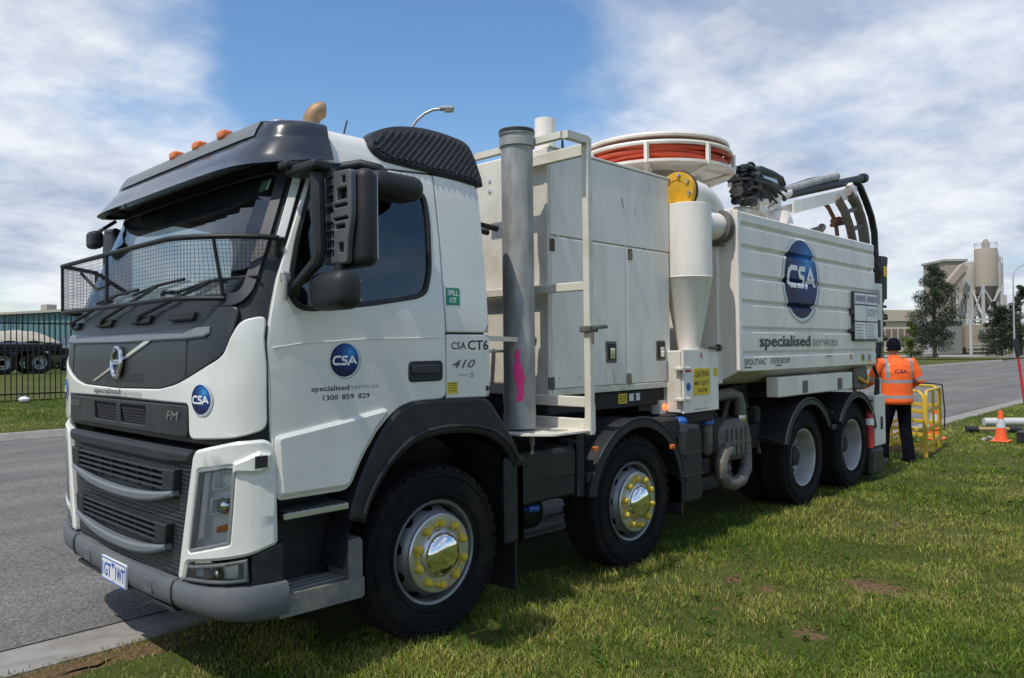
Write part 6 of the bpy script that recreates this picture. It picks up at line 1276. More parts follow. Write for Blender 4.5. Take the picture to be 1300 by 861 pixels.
def hand(b, w0, dr, side):
    # palm and five bent fingers
    w0 = Vector(w0); dr = Vector(dr).normalized(); sd = Vector((dr.y, -dr.x, 0)); sd = sd.normalized() if sd.length > .01 else Vector((1, 0, 0)); dn = Vector((0, 0, -1))
    def q(v): return pv(v.x, v.y, v.z)
    rings = []
    for t, wv, hv in ((0, .026, .022), (.03, .036, .018), (.07, .042, .016), (.095, .04, .013)): c = w0 + dr * t; rings.append((q(c), q(sd * wv), q(Vector((0, 0, hv)))))
    loft(b, rings, 10)
    for k, (o_, l_) in enumerate(((-.031, .068), (-.011, .078), (.010, .073), (.030, .058))):
        a = w0 + dr * .088 + sd * o_; m1 = a + dr * l_ * .45 + dn * .008; m2 = m1 + dr * l_ * .28 + dn * .022; m3 = m2 + dr * l_ * .1 + dn * .024
        b.tube([q(a), q(m1), q(m2), q(m3)], [.0095, .009, .0085, .007], 6)
    a = w0 + dr * .03 - sd * .034 * side; b.tube([q(a), q(a + dr * .035 - sd * .022 * side + dn * .01), q(a + dr * .065 - sd * .022 * side + dn * .026)], [.012, .010, .008], 6)
b = MB()
loft(b, [(pv(.01, .055, 1.44), PR * .06, PF * .06), (pv(.012, .07, 1.50), PR * .055, PF * .058), (pv(.012, .085, 1.545), PR * .055, PF * .062), (pv(.012, .105, 1.575), PR * .066, PF * .085), (pv(.012, .105, 1.62), PR * .075, PF * .096), (pv(.012, .10, 1.68), PR * .078, PF * .10), (pv(.012, .095, 1.73), PR * .066, PF * .085), (pv(.012, .09, 1.76), PR * .03, PF * .045)])
b.tube([pv(.012, .195, 1.665), pv(.012, .222, 1.625), pv(.012, .20, 1.612)], [.010, .016, .010], 8)     # nose
for s_ in (-1, 1): b.lathe([(.001, -.012), (.018, -.010), (.026, 0), (.018, .010), (.001, .012)], 'z', tuple(pv(.012 + s_ * .081, .09, 1.635)), 8)
loft(b, [(pv(0, 0, .92), PR * .15, PF * .10), (pv(0, 0, 1.1), PR * .14, PF * .095), (pv(.01, .01, 1.3), PR * .17, PF * .11), (pv(.01, .03, 1.42), PR * .16, PF * .085), (pv(.01, .05, 1.47), PR * .06, PF * .06)])
limb(b, [LS, LE, LW_], [.05, .042, .028]); limb(b, [RS, RE, RW], [.05, .042, .028])
limb(b, [(-.09, 0, .93), (-.155, .07, .50), (-.20, .02, .1), (-.20, .02, .05)], [.075, .055, .04, .035]); limb(b, [(.10, 0, .93), (.125, .02, .50), (.135, -.05, .1), (.135, -.05, .05)], [.075, .055, .04, .035])
hand(b, (-.383, .295, 1.077), (-.25, .75, -.3), -1); hand(b, (.228, .235, 1.082), (-.45, .8, -.1), 1)
body = obj('body', remesh(b, 'body', .0075, [SKIN], 2), person)
# face marks: eyes and mouth
for s_ in (-1, 1):
    bb = MB(); bb.lathe([(.0005, -.008), (.011, 0), (.0005, .008)], 'z', tuple(pv(.012 + s_ * .033, .192, 1.655)), 8); bb.build('eye', WHITET, body)
bb = MB(); bb.tube([pv(-.012, .193, 1.583), pv(.012, .199, 1.581), pv(.036, .193, 1.583)], .005, 6); bb.build('mouth', mat('lip', (.35, .13, .11), .5), body)
# trousers
b = MB(); loft(b, [(pv(0, 0, 1.0), PR * .17, PF * .125), (pv(0, -.005, .92), PR * .185, PF * .14), (pv(0, 0, .84), PR * .17, PF * .125)])
limb(b, [(-.085, -.005, .93), (-.105, .01, .80), (-.155, .055, .50), (-.185, .03, .25), (-.20, .02, .06)], [.105, .10, .082, .075, .082]); limb(b, [(.09, -.005, .93), (.10, 0, .80), (.122, .015, .50), (.13, -.03, .25), (.138, -.05, .05)], [.105, .10, .084, .080, .088])
obj('trousers', remesh(b, 'trousers', .012, [TROU], 3), person)
# boots
for (l, f_, m_) in ((-.20, .02, BOOT), (.137, -.05, BOOTB)):
    b = MB(); loft(b, [(pv(l, f_ - .075, .055), PR * .035, UZ * .05), (pv(l, f_ - .04, .075), PR * .046, UZ * .075), (pv(l, f_ + .03, .075), PR * .048, UZ * .075), (pv(l, f_ + .10, .05), PR * .052, UZ * .05), (pv(l, f_ + .17, .04), PR * .05, UZ * .04), (pv(l, f_ + .205, .034), PR * .03, UZ * .028)]); obj('boot', remesh(b, 'boot', .009, [m_], 2), person)
# jacket
b = MB(); loft(b, [(pv(.005, 0, .83), PR * .205, PF * .15), (pv(.005, -.005, .87), PR * .222, PF * .162), (pv(.005, 0, 1.0), PR * .215, PF * .155), (pv(.01, .0, 1.15), PR * .215, PF * .15), (pv(.012, .005, 1.30), PR * .222, PF * .148), (pv(.014, .02, 1.40), PR * .215, PF * .128), (pv(.014, .035, 1.455), PR * .15, PF * .10), (pv(.012, .055, 1.49), PR * .085, PF * .085), (pv(.012, .065, 1.535), PR * .078, PF * .082)], 20)
limb(b, [(-.13, .03, 1.41), LS, (-.25, .06, 1.31), LE, (-.355, .20, 1.115), (-.383, .285, 1.082)], [.085, .088, .082, .074, .064, .054]); limb(b, [(.15, .03, 1.41), RS, (.275, .01, 1.31), RE, (.285, .11, 1.11), (.23, .225, 1.088)], [.085, .088, .082, .074, .064, .054])
jm = remesh(b, 'jacket', .011, [HV, TAPE], 2)
Minv = Matrix((PR, PF, UZ))
for p_ in jm.polygons:
    q = Minv @ p_.center; arm = q.x < -.235 and q.z > 1.0 or q.x > .262 and q.z > 1.0; t_ = False
    if not arm:
        if .915 < q.z < .962 or 1.135 < q.z < 1.182: t_ = True
        if q.z > 1.20 and (-.185 < q.x < -.135 or .165 < q.x < .215) : t_ = True
    else:
        sh, el, wr = (LS, LE, LW_) if q.x < 0 else (RS, RE, RW)
        e = Vector(el) + (Vector(sh) - Vector(el)) * .08; ax_ = (Vector(sh) - Vector(el)).normalized(); k = (q - e).dot(ax_)
        if -.025 < k < .03: t_ = True
    if t_: p_.material_index = 1
jk = obj('jacket', jm, person)
from mathutils.bvhtree import BVHTree
bv = BVHTree.FromPolygons([v.co.copy() for v in jm.vertices], [tuple(p_.vertices) for p_ in jm.polygons])
def onback(l, z, d=.003):
    h_ = bv.ray_cast(pv(l, -1.0, z), PF)[0]; return (h_ or pv(l, -.15, z)) - PF * d
vs2, fs2, _w = text2d('CSA', .02, 0); b = MB(); b.add([onback(-.085 + .19 * a, 1.285 + c / .69 * .045) for a, c in vs2], fs2); b.build('jacket_letters', NAVY, jk, recalc=False, smooth=False)
b = MB(); b.add([onback(-.085, 1.268), onback(.105, 1.268), onback(.105, 1.274), onback(-.085, 1.274)], [(0, 1, 2, 3)]); b.build('jacket_letters', NAVY, jk, smooth=False)
b = MB(); loft(b, [(pv(.012, .085, 1.60), PR * .090, PF * .112), (pv(.012, .085, 1.625), PR * .094, PF * .116), (pv(.012, .085, 1.66), PR * .092, PF * .114), (pv(.012, .085, 1.72), PR * .083, PF * .104), (pv(.012, .08, 1.765), PR * .06, PF * .075), (pv(.012, .08, 1.785), PR * .025, PF * .03)], 18); b.build('beanie', BEAN, person, 80)
# ------------------------------------------------------------------ yellow folding pit barrier
YB = mat('barrier_yellow', (.62, .40, .02), .5, 0, 0, .08, 8, dirt=(.3, .2, .08), damt=.4)
bar_ = empty('pit_barrier', (0, 0, 0)); tag(bar_, 'yellow folding barrier of tubular panels round the pit behind the truck', 'barrier')
cA = PZ(1176, 581, 0); cB = PZ(1203, 563, 0); cC = PZ(1122, 572, 0); cB = cA + (cB - cA).normalized() * 1.35; cC = Vector((cC.x - .05, cC.y, 0)); cD = cC + (cB - cA)
def bpanel(p, q, H=.98):
    p = Vector(p); q = Vector(q); d_ = (q - p); l_ = d_.length; d_.normalize()
    P = [p + d_ * .03, p + d_ * .03 + UZ * (H - .14), p + d_ * .05 + UZ * (H - .06), p + d_ * .12 + UZ * H, q - d_ * .12 + UZ * H, q - d_ * .05 + UZ * (H - .06), q - d_ * .03 + UZ * (H - .14), q - d_ * .03]
    b = MB(); b.tube(P, .022, 8); o = b.build('barrier_frame', YB, bar_)
    for z in (.17, .40, .68): b = MB(); b.box(-.012, .012, 0, l_ - .06, -.03, .03, .006, Matrix.Translation(p + d_ * .03 + UZ * z) @ Matrix(((d_.y, d_.x, 0), (-d_.x, d_.y, 0), (0, 0, 1))).to_4x4()); b.build('barrier_rail', YB, o)
    if l_ > .9:
        m_ = p.lerp(q, .5); b = MB(); b.tube([m_, m_ + UZ * (H - .02)], .020, 8); b.build('barrier_post', YB, o)
bpanel(cA, cB); bpanel(cA, cC); bpanel(cB, cD, 1.0); bpanel(cC, cD, 1.0)
b = MB(); q = cB; b.tube([cD + Vector((.1, 0, 1.05)), cB + Vector((-.5, .3, 1.08)), cB + Vector((.05, -.02, 1.03)), cB + Vector((.06, -.05, .6)), cB + Vector((.02, -.05, .3)), cB + Vector((-.15, .1, .28))], .012, 6); o = b.build('cable', BHOSE); tag(o, 'thin black cable looped over the yellow barrier', 'cable')
# pit rim and dirt inside
b = MB(); c_ = (cA + cB + cC + cD) / 4; b.lathe([(.42, .004), (.40, .012), (.02, .012)], 'z', (c_.x, c_.y, 0), 20); o = b.build('pit_spoil', SOIL); tag(o, 'bare brown spoil on the ground inside the yellow barrier', 'soil', kind='stuff')
CONEO = mat('cone_orange', (.86, .11, .02), .55, 0, 0, .06, 8, dirt=(.35, .12, .06), damt=.35)
def cone(loc, s, label):
    r = empty('traffic_cone', loc); tag(r, label, 'traffic cone', 'orange traffic cones around the work site')
    b = MB(); b.box(-.15 * s, .15 * s, -.15 * s, .15 * s, 0, .035 * s, .012 * s); b.build('cone_base', CONEO, r)
    b = MB(); b.lathe([(.115 * s, .03 * s), (.108 * s, .05 * s), (.078 * s, .26 * s), (.055 * s, .42 * s), (.034 * s, .56 * s), (.026 * s, .585 * s), (.018 * s, .585 * s), (.018 * s, .5 * s)], 'z', (0, 0, 0), 24); b.build('cone_body', CONEO, r, 50)
    b = MB(); b.lathe([(.0795 * s, .265 * s), (.0555 * s, .43 * s)], 'z', (0, 0, 0), 24); b.build('reflective_band', mat('cone_band', (.55, .56, .58), .4, .1), r)
cone(PZ(1271, 561, 0), .92, 'small orange cone with silver band standing on the open grass'); cone(PZ(1187, 558, 0), 1.05, 'orange cone with white band standing inside the yellow barrier')
# pipes and tools lying beyond
q0 = PZ(1249, 541, 0); q1 = PZ(1345, 541, 0); b = MB(); q0.z = q1.z = .085
b.tube([q0, q1], .085, 20); o = b.build('plastic_pipe', mat('pale_pipe', (.52, .52, .50), .5, 0, 0, .06, 4, dirt=(.3, .27, .22), damt=.5)); tag(o, 'long pale grey pipe lying on the verge beyond the cone', 'pipe')
lr = empty('suction_lance', (0, 0, 0)); tag(lr, 'tan suction tube with black end fittings lying behind the small cone', 'tube'); q0 = PZ(1234, 549, 0); q1 = PZ(1288, 549, 0); q0.z = q1.z = .06
b = MB(); b.tube([q0, q1], .04, 14); b.build('tube_body', mat('tan_tube', (.34, .25, .11), .6, 0, 0, .12, 6), lr)
for p_, q_ in ((q0, .0), (q1, .0)): dd = (q1 - q0).normalized(); b = MB(); b.tube([p_ - dd * .10, p_ + dd * .10], .062, 14); b.build('end_fitting', BLACKP, lr)
pr = empty('digging_pole', (0, 0, 0)); tag(pr, 'red pole with black top section leaning at the verge\'s far edge', 'pole'); pb = PZ(1305, 541, 0); d_ = (pb - CAMP).dot(fwd); pt1 = PD(1292.5, 453, d_); pt2 = PD(1289.5, 436, d_)
b = MB(); b.tube([pb, pt1], .026, 10); b.build('red_shaft', mat('red_shaft', (.55, .03, .05), .45), pr); b = MB(); b.tube([pt1, pt2, pt2 + UZ * .1], [.04, .05, .03], 10); b.build('black_grip', BLACKP, pr)
bc = PZ(1301, 562, 0); b = MB(); b.box(bc.x - .12, bc.x + .12, bc.y - .1, bc.y + .1, 0, .2, .02); o = b.build('rubber_block', BLACKP); tag(o, 'small black block sitting on the grass right of the cone', 'block')
# rubble beside the cone and scraps of litter
random.seed(2)
for k in range(5):
    q = PZ(1246 + 5 * k + random.uniform(-2, 2), 558 + random.uniform(-2, 2), 0); s_ = random.uniform(.03, .06); b = MB(); b.lathe([(.001, 0), (s_, .005), (s_ * 1.1, s_ * .5), (s_ * .5, s_), (.001, s_ * 1.05)], 'z', (q.x, q.y, 0), 7); o = b.build('stone', CONC); tag(o, 'small grey stone lying on the grass beside the small cone', 'stone', 'grey stones beside the cone')
# ------------------------------------------------------------------ trees
def leafmat(nm, c): 
    M = mat(nm, c, .6, 0, 0, .35, 1.2, spec=.2); return M
LEAF1 = leafmat('eucalypt_leaf', (.055, .072, .042)); LEAF2 = leafmat('bright_leaf', (.10, .14, .025)); LEAF3 = leafmat('dark_leaf', (.035, .05, .026)); BARK = mat('bark', (.12, .09, .065), .9, 0, 0, .3, 6, bump=.5, bscale=12)
def tree(base, h, rx, label, leaf, seed, crown_lo=.18, nl=2600, ls=.22, blobs=26, name='tree', group=None, shape=1.0):
    rng = random.Random(seed); r = empty(name, base); tag(r, label, 'tree', group)
    tp = [Vector((0, 0, -.2)), Vector((rng.uniform(-.1, .1), .05, h * .25)), Vector((rng.uniform(-.2, .2), .1, h * .55)), Vector((0, 0, h * .9))]
    b = MB(); b.tube(tp, [h * .022, h * .018, h * .012, h * .004], 8); B = []
    for k in range(blobs):
        z = h * (crown_lo + (1 - crown_lo) * ((k + .5) / blobs)); t = (z / h - crown_lo) / (1 - crown_lo); w_ = rx * (math.sin(math.pi * min(1, (.12 + t * .88)) ** .72) ** .8) * shape + .05 * rx; a = rng.uniform(0, 6.28); q = w_ * rng.uniform(.25, .8)
        c = Vector((q * math.cos(a), q * math.sin(a), z)); s_ = rx * rng.uniform(.28, .46) * (1 - .45 * t); B.append((c, s_))
        b.tube([Vector((0, 0, max(h * .12, z - q * .9))), c * .6 + Vector((0, 0, (z - q * .2) * .4)), c], [h * .007, h * .005, h * .002], 5)
    b.build('trunk', BARK, r)
    V = []; F = []
    for i in range(nl):
        c, s_ = B[rng.randrange(len(B))]; d = Vector((rng.gauss(0, 1), rng.gauss(0, 1), rng.gauss(0, 1))).normalized() * s_ * rng.random() ** .4; p = c + Vector((d.x, d.y, d.z * .8))
        e1 = Vector((rng.gauss(0, 1), rng.gauss(0, 1), rng.gauss(0, .8))).normalized(); e2 = e1.cross(Vector((rng.gauss(0, 1), rng.gauss(0, 1), rng.gauss(0, 1)))).normalized(); l_ = ls * rng.uniform(.6, 1.3); o = len(V)
        V += [p - e1 * l_, p + e2 * l_ * .35, p + e1 * l_, p - e2 * l_ * .35]; F.append((o, o + 1, o + 2, o + 3))
    me = bpy.data.meshes.new('crown'); me.from_pydata([tuple(v) for v in V], [], F); me.materials.append(leaf); obj('crown', me, r)
def gpos(u, v, d): q = PD(u, v, d); return q
def g0(u, d, z=0.): q = PD(u, 445, d); return Vector((q.x, q.y, z))
tree(g0(1187, 92, .1), 10.9, 3.3, 'tall grey-green tree standing before the silo works', LEAF1, 1, .14, 15000, .14, 44)
tree(g0(1157, 96, .1), 4.4, 1.6, 'small bright green shrub beside the tall grey-green tree', LEAF2, 2, .05, 4500, .11, 22, 'shrub')
tree(g0(1272, 100, .1), 6.2, 3.2, 'low dark spreading tree at the foot of the silos', LEAF3, 3, .10, 12000, .13, 34)
tree(g0(1297, 104, .1), 9.4, 2.2, 'narrow dark tree behind the street lamp beyond the road', LEAF3, 4, .1, 8000, .13, 30)
tree(g0(1322, 98, .1), 7.2, 2.8, 'rounded dark tree next to the narrow dark tree', LEAF3, 5, .1, 7000, .14, 26)
tree(g0(1262, 128, .1), 8.6, 2.0, 'slim tree half hidden behind the silo legs', LEAF1, 6, .15, 4000, .15, 20)
tree(g0(1121, 98, .1), 7.4, 1.0, 'thin tree peeping out from behind the truck\'s rear hose', LEAF1, 8, .2, 3000, .13, 16)
# ------------------------------------------------------------------ concrete batching works
TANC = mat('weathered_concrete', (.36, .31, .25), .9, 0, 0, .12, .25, bump=.1, bscale=2, dirt=(.22, .19, .16), dscale=.25, damt=.6); GRYC = mat('grey_silo_steel', (.40, .38, .34), .7, .1, 0, .1, .3, dirt=(.26, .22, .18), dscale=.3, damt=.6); FRAMEW = mat('pale_steelwork', (.46, .45, .43), .7, 0, 0, .08, .5); HOPP = mat('hopper_brown', (.17, .13, .11), .8, 0, 0, .15, .5); SHED = mat('corrugated_shed', (.26, .265, .25), .75, .1, 0, .12, .3)
def silo(u0, u1, vt, vb, vc, d, label, m_, top=True):
    s = d / 980.; cx = (u0 + u1) / 2; r = (u1 - u0) / 2 * s; c = g0(cx, d); zt_ = PD(cx, vt, d).z; zb_ = PD(cx, vb, d).z; zc = PD(cx, vc, d).z
    root = empty('silo', (c.x, c.y, 0)); tag(root, label, 'silo', 'storage silos of the works')
    b = MB(); b.lathe([(.01, zt_ + r * .08), (r * .96, zt_), (r, zt_ - .15), (r, zb_)], 'z', (0, 0, 0), 32); b.build('silo_drum', m_, root)
    b = MB(); b.lathe([(r, zb_), (r * .98, zb_ - .1), (r * .25, zc), (r * .22, zc - .8)], 'z', (0, 0, 0), 32); b.build('silo_hopper', HOPP, root)
    if top:
        b = MB(); b.lathe([(r * .97, zt_ + 1.0), (r, zt_ + 1.0), (r, zt_ + 1.06), (r * .97, zt_ + 1.06), (r * .97, zt_ + 1.0)], 'z', (0, 0, 0), 32)
        for k in range(14): a = 2 * math.pi * k / 14; b.tube([(r * .98 * math.cos(a), r * .98 * math.sin(a), zt_), (r * .98 * math.cos(a), r * .98 * math.sin(a), zt_ + 1.05)], .04, 4)
        b.build('guard_rail', FRAMEW, root); b = MB(); b.box(-.5, .5, -.5, .5, zt_, zt_ + 1.3, .05); b.tube([(0, 0, zt_ + 1.2), (0, 0, zt_ + 1.7)], .4, 10); b.build('dust_filter', GRYC, root)
    for sx in (-1, 1):
        for sy in (-1, 1): b = MB(); b.box(sx * r * .9 - .2, sx * r * .9 + .2, sy * r * .9 - .2, sy * r * .9 + .2, 0, zb_ + .3); b.build('leg', FRAMEW, root)
    for a0, a1 in (((-1, -1), (1, -1)), ((1, -1), (1, 1)), ((1, 1), (-1, 1)), ((-1, 1), (-1, -1))):
        for z0, z1 in ((zb_ * .52, zb_ * .98), (zb_ * .05, zb_ * .5)):
            for e, f_ in ((0, 1), (1, 0)): b = MB(); b.bar((a0[0] * r * .9, a0[1] * r * .9, z0 if e == 0 else z1), (a1[0] * r * .9, a1[1] * r * .9, z1 if e == 0 else z0), .22); b.build('brace', FRAMEW, root)
        b = MB(); b.bar((a0[0] * r * .9, a0[1] * r * .9, zb_ * .51), (a1[0] * r * .9, a1[1] * r * .9, zb_ * .51), .28); b.build('beam', FRAMEW, root)
    root.rotation_euler.z = R(44)
silo(1241, 1267, 316, 364, 393, 138, 'tallest tan silo on a braced steel frame', TANC); silo(1225, 1243, 333, 373, 394, 142, 'shorter pale silo left of the tallest one, on braced legs', GRYC, False); silo(1261, 1274.5, 334, 377, 396, 152, 'slim pale silo half behind the tallest one', GRYC)
def block(name, u0, u1, v0, v1, d, dep, m_, label, cat, parts=None, z0=0.):
    a = g0(u0, d); c = g0(u1, d); w_ = (c - a).length; ang = math.atan2(c.y - a.y, c.x - a.x); zt_ = PD((u0 + u1) / 2, v0, d).z
    root = empty(name, (a.x, a.y, z0)); root.rotation_euler.z = ang; tag(root, label, cat)
    b = MB(); b.box(0, w_, 0, dep, 0, zt_ - z0, .05); b.build('wall', m_, root); return root, w_, zt_ - z0
r, w_, h = block('works_tower', 1202, 1228, 332, 445, 150, 8, TANC, 'tan concrete tower of the works behind the conveyor', 'building'); b = MB(); b.box(-.3, w_ + .3, -.3, 8.3, h, h + .5, .05); b.build('roof', GRYC, r)
for k in range(4):
    b = MB(); b.box(.8 + k * .9, 1.3 + k * .9, -.12, .05, h * .45, h * .62, .02); b.build('louvre', HOPP, r)
r, w_, h = block('works_shed', 1193, 1222, 408, 445, 132, 8, SHED, 'grey corrugated shed at the base of the works', 'building')
for k in range(24): b = MB(); b.box(w_ * k / 24, w_ * k / 24 + .07, -.06, .02, .1, h - .1); b.build('corrugation', SHED, r)
b = MB(); b.prism([(0, h), (w_, h), (w_, h + .3), (0, h + .9)], lambda u, v, d: (u, -.4 + d, v), 0, 8.8); b.build('roof', GRYC, r)
b = MB(); b.box(w_ * .04, w_ * .17, -.1, .05, h * .3, h * .62, .02); b.build('window', HOPP, r)
r, w_, h = block('works_office', 1226, 1258, 412, 447, 134, 5, mat('tan_blockwork', (.34, .28, .2), .9, 0, 0, .1, .6), 'low tan blockwork bay under the silos', 'building'); b = MB(); b.box(w_ * .55, w_ * .72, -.1, .05, h * .55, h * .82, .02); b.build('window', mat('dull_pane', (.08, .11, .13), .2), r)
for k in range(3): b = MB(); b.box(0, w_, -.35 - .05 * k, -.3, .3 + k * .6, .55 + k * .6, .02); b.build('bay_beam', GRYC, r)
cv = empty('conveyor', (0, 0, 0)); tag(cv, 'sloping conveyor gallery climbing to the works tower', 'conveyor'); p0 = PD(1196, 370, 140); p1 = PD(1224, 338, 140); b = MB(); b.bar(p0, p1, 1.3); b.build('gallery', TANC, cv)
p2, p3 = PD(1200, 376, 139.3), PD(1225, 346, 139.3); b = MB(); b.bar(p2, p3, .5); b.build('belt_truss', HOPP, cv)
for t in (.2, .6): q = p2.lerp(p3, t); b = MB(); b.bar((q.x, q.y, 0), q, .35); b.build('trestle', FRAMEW, cv)
sk = g0(1233, 128); b = MB(); b.tube([(sk.x, sk.y, 0), (sk.x, sk.y, 6.0)], .25, 8); o = b.build('steel_column', FRAMEW); tag(o, 'pale steel column standing in front of the works', 'column')
r, w_, h = block('warehouse', 1098, 1172, 408, 447, 190, 20, mat('cream_cladding', (.50, .44, .34), .7, 0, 0, .04, .3), 'long low cream warehouse behind the worker', 'building', z0=.0); b = MB(); b.prism([(-.5, h), (w_ + .5, h), (w_ + .5, h + 2.6), (-.5, h + 2.9)], lambda u, v, d: (u, -.6 + d, v), 0, 21); b.build('roof', mat('cream_roof', (.46, .40, .31), .6, .1, 0, .04, .3), r)
for k in range(9): b = MB(); b.box(2 + k * w_ / 9, 3.2 + k * w_ / 9, -.12, .05, h * .2, h * .75, .03); b.build('window', HOPP, r)
# low hedge-like boulders and verge beyond the junction
b = MB(); c = g0(1205, 82); 
b.grid(lambda x, y: (x, y, .11), [90, 96, 104], [14, 20, 26, 34]); o = b.build('grass_island', GROUND, smooth=False); tag(o, kind='structure')
b = MB(); b.grid(lambda x, y: (x, y, .10), [104, 112, 130], [5, 16, 24, 40]); o = b.build('far_pavement', CONC, smooth=False); tag(o, kind='structure')
for k, (u, d) in enumerate(((1176, 100), (1181, 101), (1172, 102))):
    q = g0(u, d); b = MB(); s_ = .8 + .2 * k; b.lathe([(.01, 0), (s_, .05), (s_ * 1.05, s_ * .5), (s_ * .6, s_ * 1.0), (.01, s_ * 1.1)], 'z', (q.x, q.y, .1), 9); o = b.build('boulder', CONC); tag(o, 'pale boulder lying under the tall grey-green tree', 'boulder', 'pale boulders beyond the road')
# ------------------------------------------------------------------ street lamps
POLE = mat('lamp_pole_steel', (.40, .41, .42), .5, .4, 0, .08, 2)
def lamp(base, h, dirv, reach, label, drop=.0):
    base = Vector(base); r = empty('street_lamp', base); tag(r, label, 'street lamp'); d = Vector(dirv); d.z = 0; d.normalize()
    P = [Vector((0, 0, 0)), UZ * h * .5, UZ * h * .86] + [UZ * h * .86 + d * reach * (1 - math.cos(a)) * 1.0 + UZ * h * .14 * math.sin(a) for a in [R(15 * k) for k in range(1, 6)]]
    e = P[-1] + d * reach * .25 + UZ * .02
    b = MB(); b.tube(P + [e], [.11, .085, .06] + [.05] * 6, 10); b.build('pole', POLE, r)
    b = MB(); M_ = Matrix.Translation(e) @ Matrix(((d.x, -d.y, 0), (d.y, d.x, 0), (0, 0, 1))).to_4x4(); b.box(-.1, .42, -.13, .13, -.05, .08, .04, M_); hd = b.build('lamp_head', mat('lamp_head_grey', (.36, .36, .35), .5), r)
    b = MB(); b.box(.06, .40, -.11, .11, -.11, -.045, .04, M_); b.build('lamp_bowl', mat('lamp_bowl', (.5, .5, .47), .25), hd)
e = PD(562, 141, 27.5); lamp((e.x - right.x * 1.3, e.y - right.y * 1.3, .15), e.z - .05, (right.x, right.y, 0), 1.3, 'street lamp with curved arm rising behind the truck cab')
q = g0(1288, 86, .1); e = PD(1300, 337, 86); lamp(q, e.z, (right.x, right.y, 0), 1.7, 'tall street lamp with curved arm beyond the road junction')
# ------------------------------------------------------------------ picket fence and yard on the left
FEN = mat('fence_black_steel', (.012, .012, .013), .5, .2, 0, .1, 6); FY = 19.3
def fz(x): return fvz(x, FY)
fn = empty('picket_fence', (0, FY, 0)); tag(fn, 'black steel picket fence along the far side of the road', 'fence')
b = MB(); b.box(-.0125, .0125, -.0125, .0125, 0, 2.28, .002); b.add([(-.0125, -.0125, 2.28), (.0125, -.0125, 2.28), (.0125, .0125, 2.28), (-.0125, .0125, 2.28), (0, 0, 2.33)], [(0, 1, 4), (1, 2, 4), (2, 3, 4), (3, 0, 4)]); PK = b.mesh('picket', FEN)
x = -6.
while x < 16: o = obj('picket', PK, fn); o.location = (x, 0, fz(x) + .05); x += .133
for z in (.19, 2.10): b = MB(); b.box(-6.1, 16.1, .014, .05, .45 + z - .02, .45 + z + .02, .003); b.build('rail', FEN, fn)
for x in (-6.1, -3.7, -1.3, 1.1, 5.4, 8.0, 10.6, 13.2, 15.8): b = MB(); b.box(x - .03, x + .03, .052, .115, .3, 2.75, .004); b.build('post', FEN, fn)
q = PZ(17, 508, .45); b = MB(); b.lathe([(.01, 0), (.12, .01), (.14, .07), (.07, .13), (.01, .14)], 'z', (q.x, FY - .25, fz(q.x)), 9); o = b.build('litter_bag', mat('white_plastic', (.7, .7, .7), .5)); tag(o, 'crumpled white plastic bag at the foot of the fence', 'litter')
# ground of the yard
struct('yard_grass', MB().grid(lambda x, y: (x, y, .47 + .40 * min(1, max(0, (y - 19.5) / 11))), [-30 + 4 * i for i in range(22)], [19.5, 22, 25, 28, 31, 36, 45, 60, 90]), GROUND)
def yz(y): return .47 + .40 * min(1, max(0, (y - 19.5) / 11))
# tipper trailer heaped with a covered load
DT = 34.; tb = PD(45, 474, DT); ta = PD(5, 474, DT); yT = (tb.y + ta.y) / 2; xs0 = PD(72, 440, DT).x; 
tr_ = empty('yard_trailer', (PD(45, 460, DT).x, yT, yz(yT))); tag(tr_, 'dark tandem trailer heaped with pale gravel behind the fence', 'trailer')
WX = [0, -1.35]; TYW = TY
for dx in WX:
    for sy in (-1.0, 1.0):
        o = obj('wheel', TY, tr_); o.location = (dx, sy, .5); k = obj('rim', RIMR, o); obj('hub', HUBR, k) if False else None
b = MB(); b.box(-3.4, 1.15, -1.1, 1.1, .98, 1.12, .02); b.box(-3.4, .9, -1.15, 1.15, 1.12, 1.30, .02); b.build('tray', DKMETAL, tr_)
b = MB(); b.grid(lambda x, y: (x, y, 1.28 + .62 * max(0, (1 - (y / 1.15) ** 2)) ** .6 * max(0, min(1, (1.05 - x) / 1.1)) ** .7 + .03 * math.sin(7 * x + 3 * y)), [-3.4 + .2 * i for i in range(23)], [-1.1 + .2 * i for i in range(12)]); b.build('gravel_load', mat('pale_gravel', (.40, .36, .29), .95, 0, 0, .15, 6, bump=.4, bscale=20), tr_)
b = MB(); b.tube([(1.1, 0, .95), (2.2, 0, .85)], .07, 6); b.box(.9, 1.1, -1.0, 1.0, .8, .98, .02); b.build('drawbar', DKMETAL, tr_)
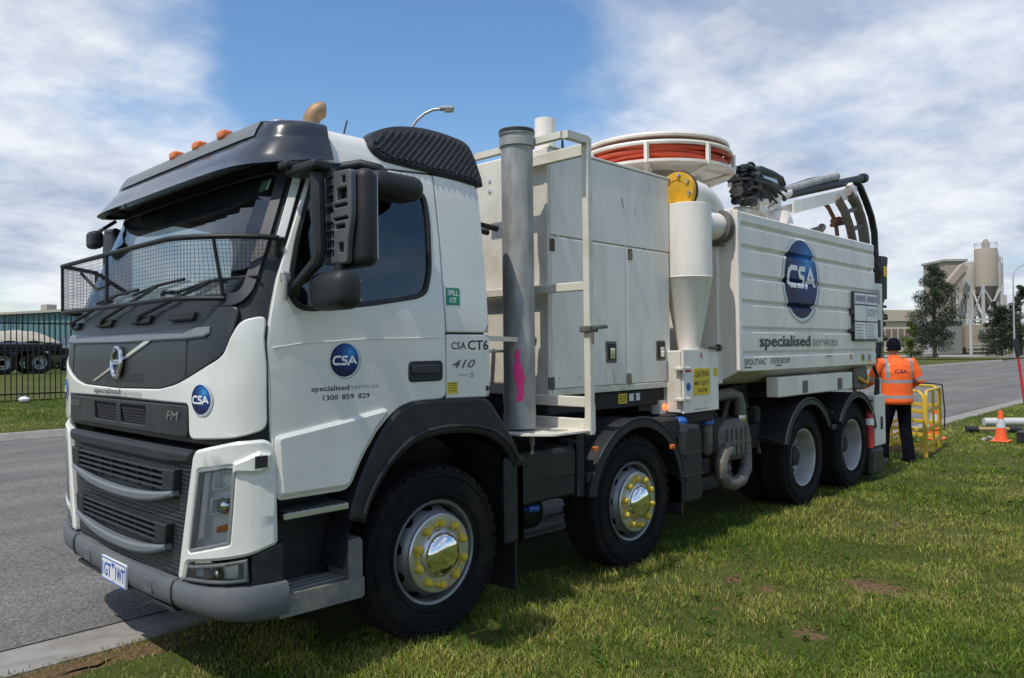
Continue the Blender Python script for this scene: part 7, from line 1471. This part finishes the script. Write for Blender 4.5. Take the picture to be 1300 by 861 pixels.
# parked dark utility behind
def car(loc, rz, label, m_):
    r = empty('parked_car', loc); r.rotation_euler.z = rz; tag(r, label, 'car')
    P = [(-2.3, .45), (-2.35, .95), (-2.2, 1.05), (-1.9, 1.1), (-1.2, 1.68), (.35, 1.72), (1.1, 1.15), (2.0, 1.02), (2.3, .85), (2.35, .45)]
    b = MB(); b.prism(P, lambda u, v, d: (u, .88 - d, v), 0, 1.76, .06); bd_ = b.build('body', m_, r)
    for s_ in (-1, 1):
        for P2 in ([(-1.75, 1.12), (-1.15, 1.58), (-.45, 1.62), (-.45, 1.12)], [(-.38, 1.12), (-.38, 1.62), (.28, 1.62), (.85, 1.15)]):
            b = MB(); b.prism(P2, lambda u, v, d: (u, s_ * (.862 + d), v), 0, .03); b.build('window', mat('car_glass', (.10, .16, .24), .08, 0, .3), r)
        for x in (-1.45, 1.45):
            o = obj('wheel', TY, r); o.location = (x, s_ * .8, .34); o.scale = (.68, .68, .68); k = obj('rim', HUBR, o); k.scale = (1.9, 1.2, 1.9)
    for s_ in (-.6, .6): b = MB(); b.box(2.3, 2.37, s_ - .16, s_ + .16, .72, .88, .02); b.build('headlight', SIGNW, r)
qc = PD(30, 440, 44); car((qc.x, qc.y, yz(qc.y)), R(-6), 'dark blue parked car behind the gravel trailer', mat('dark_blue_car', (.015, .022, .045), .25, 0, .6))
qc = PD(74, 440, 40); car((qc.x + 1.2, qc.y + .5, yz(qc.y)), R(200), 'black parked car nosing past the trailer drawbar', mat('black_car', (.012, .012, .014), .25, 0, .6))
# teal shed
TEAL = mat('teal_cladding', (.10, .20, .22), .6, .1, 0, .06, .4)
a = PD(-60, 440, 78); c = PD(210, 440, 64); root = empty('teal_shed', (a.x, a.y, .5)); d_ = c - a; root.rotation_euler.z = math.atan2(d_.y, d_.x); tag(root, 'long teal clad shed behind the yard', 'building'); w_ = math.hypot(d_.x, d_.y)
h = PD(40, 398, 72).z - .5; b = MB(); b.box(0, w_, 0, 12, 0, h); b.build('wall', TEAL, root)
for k in range(40): b = MB(); b.box(w_ * k / 40, w_ * k / 40 + .08, -.06, .02, 0, h - .05); b.build('cladding_rib', TEAL, root)
b = MB(); b.box(-.3, w_ + .3, -.4, 12.4, h, h + .22); b.build('roof', mat('pale_roof', (.40, .36, .30), .7), root); b = MB(); b.box(w_ * .41, w_ * .44, 1, 2, h + .2, h + .9, .03); b.build('roof_vent', GRYC, root)
b = MB(); b.box(w_ * .3, w_ * .36, -.1, .05, 0, h * .7, .02); b.build('roller_door', GRYC, root)
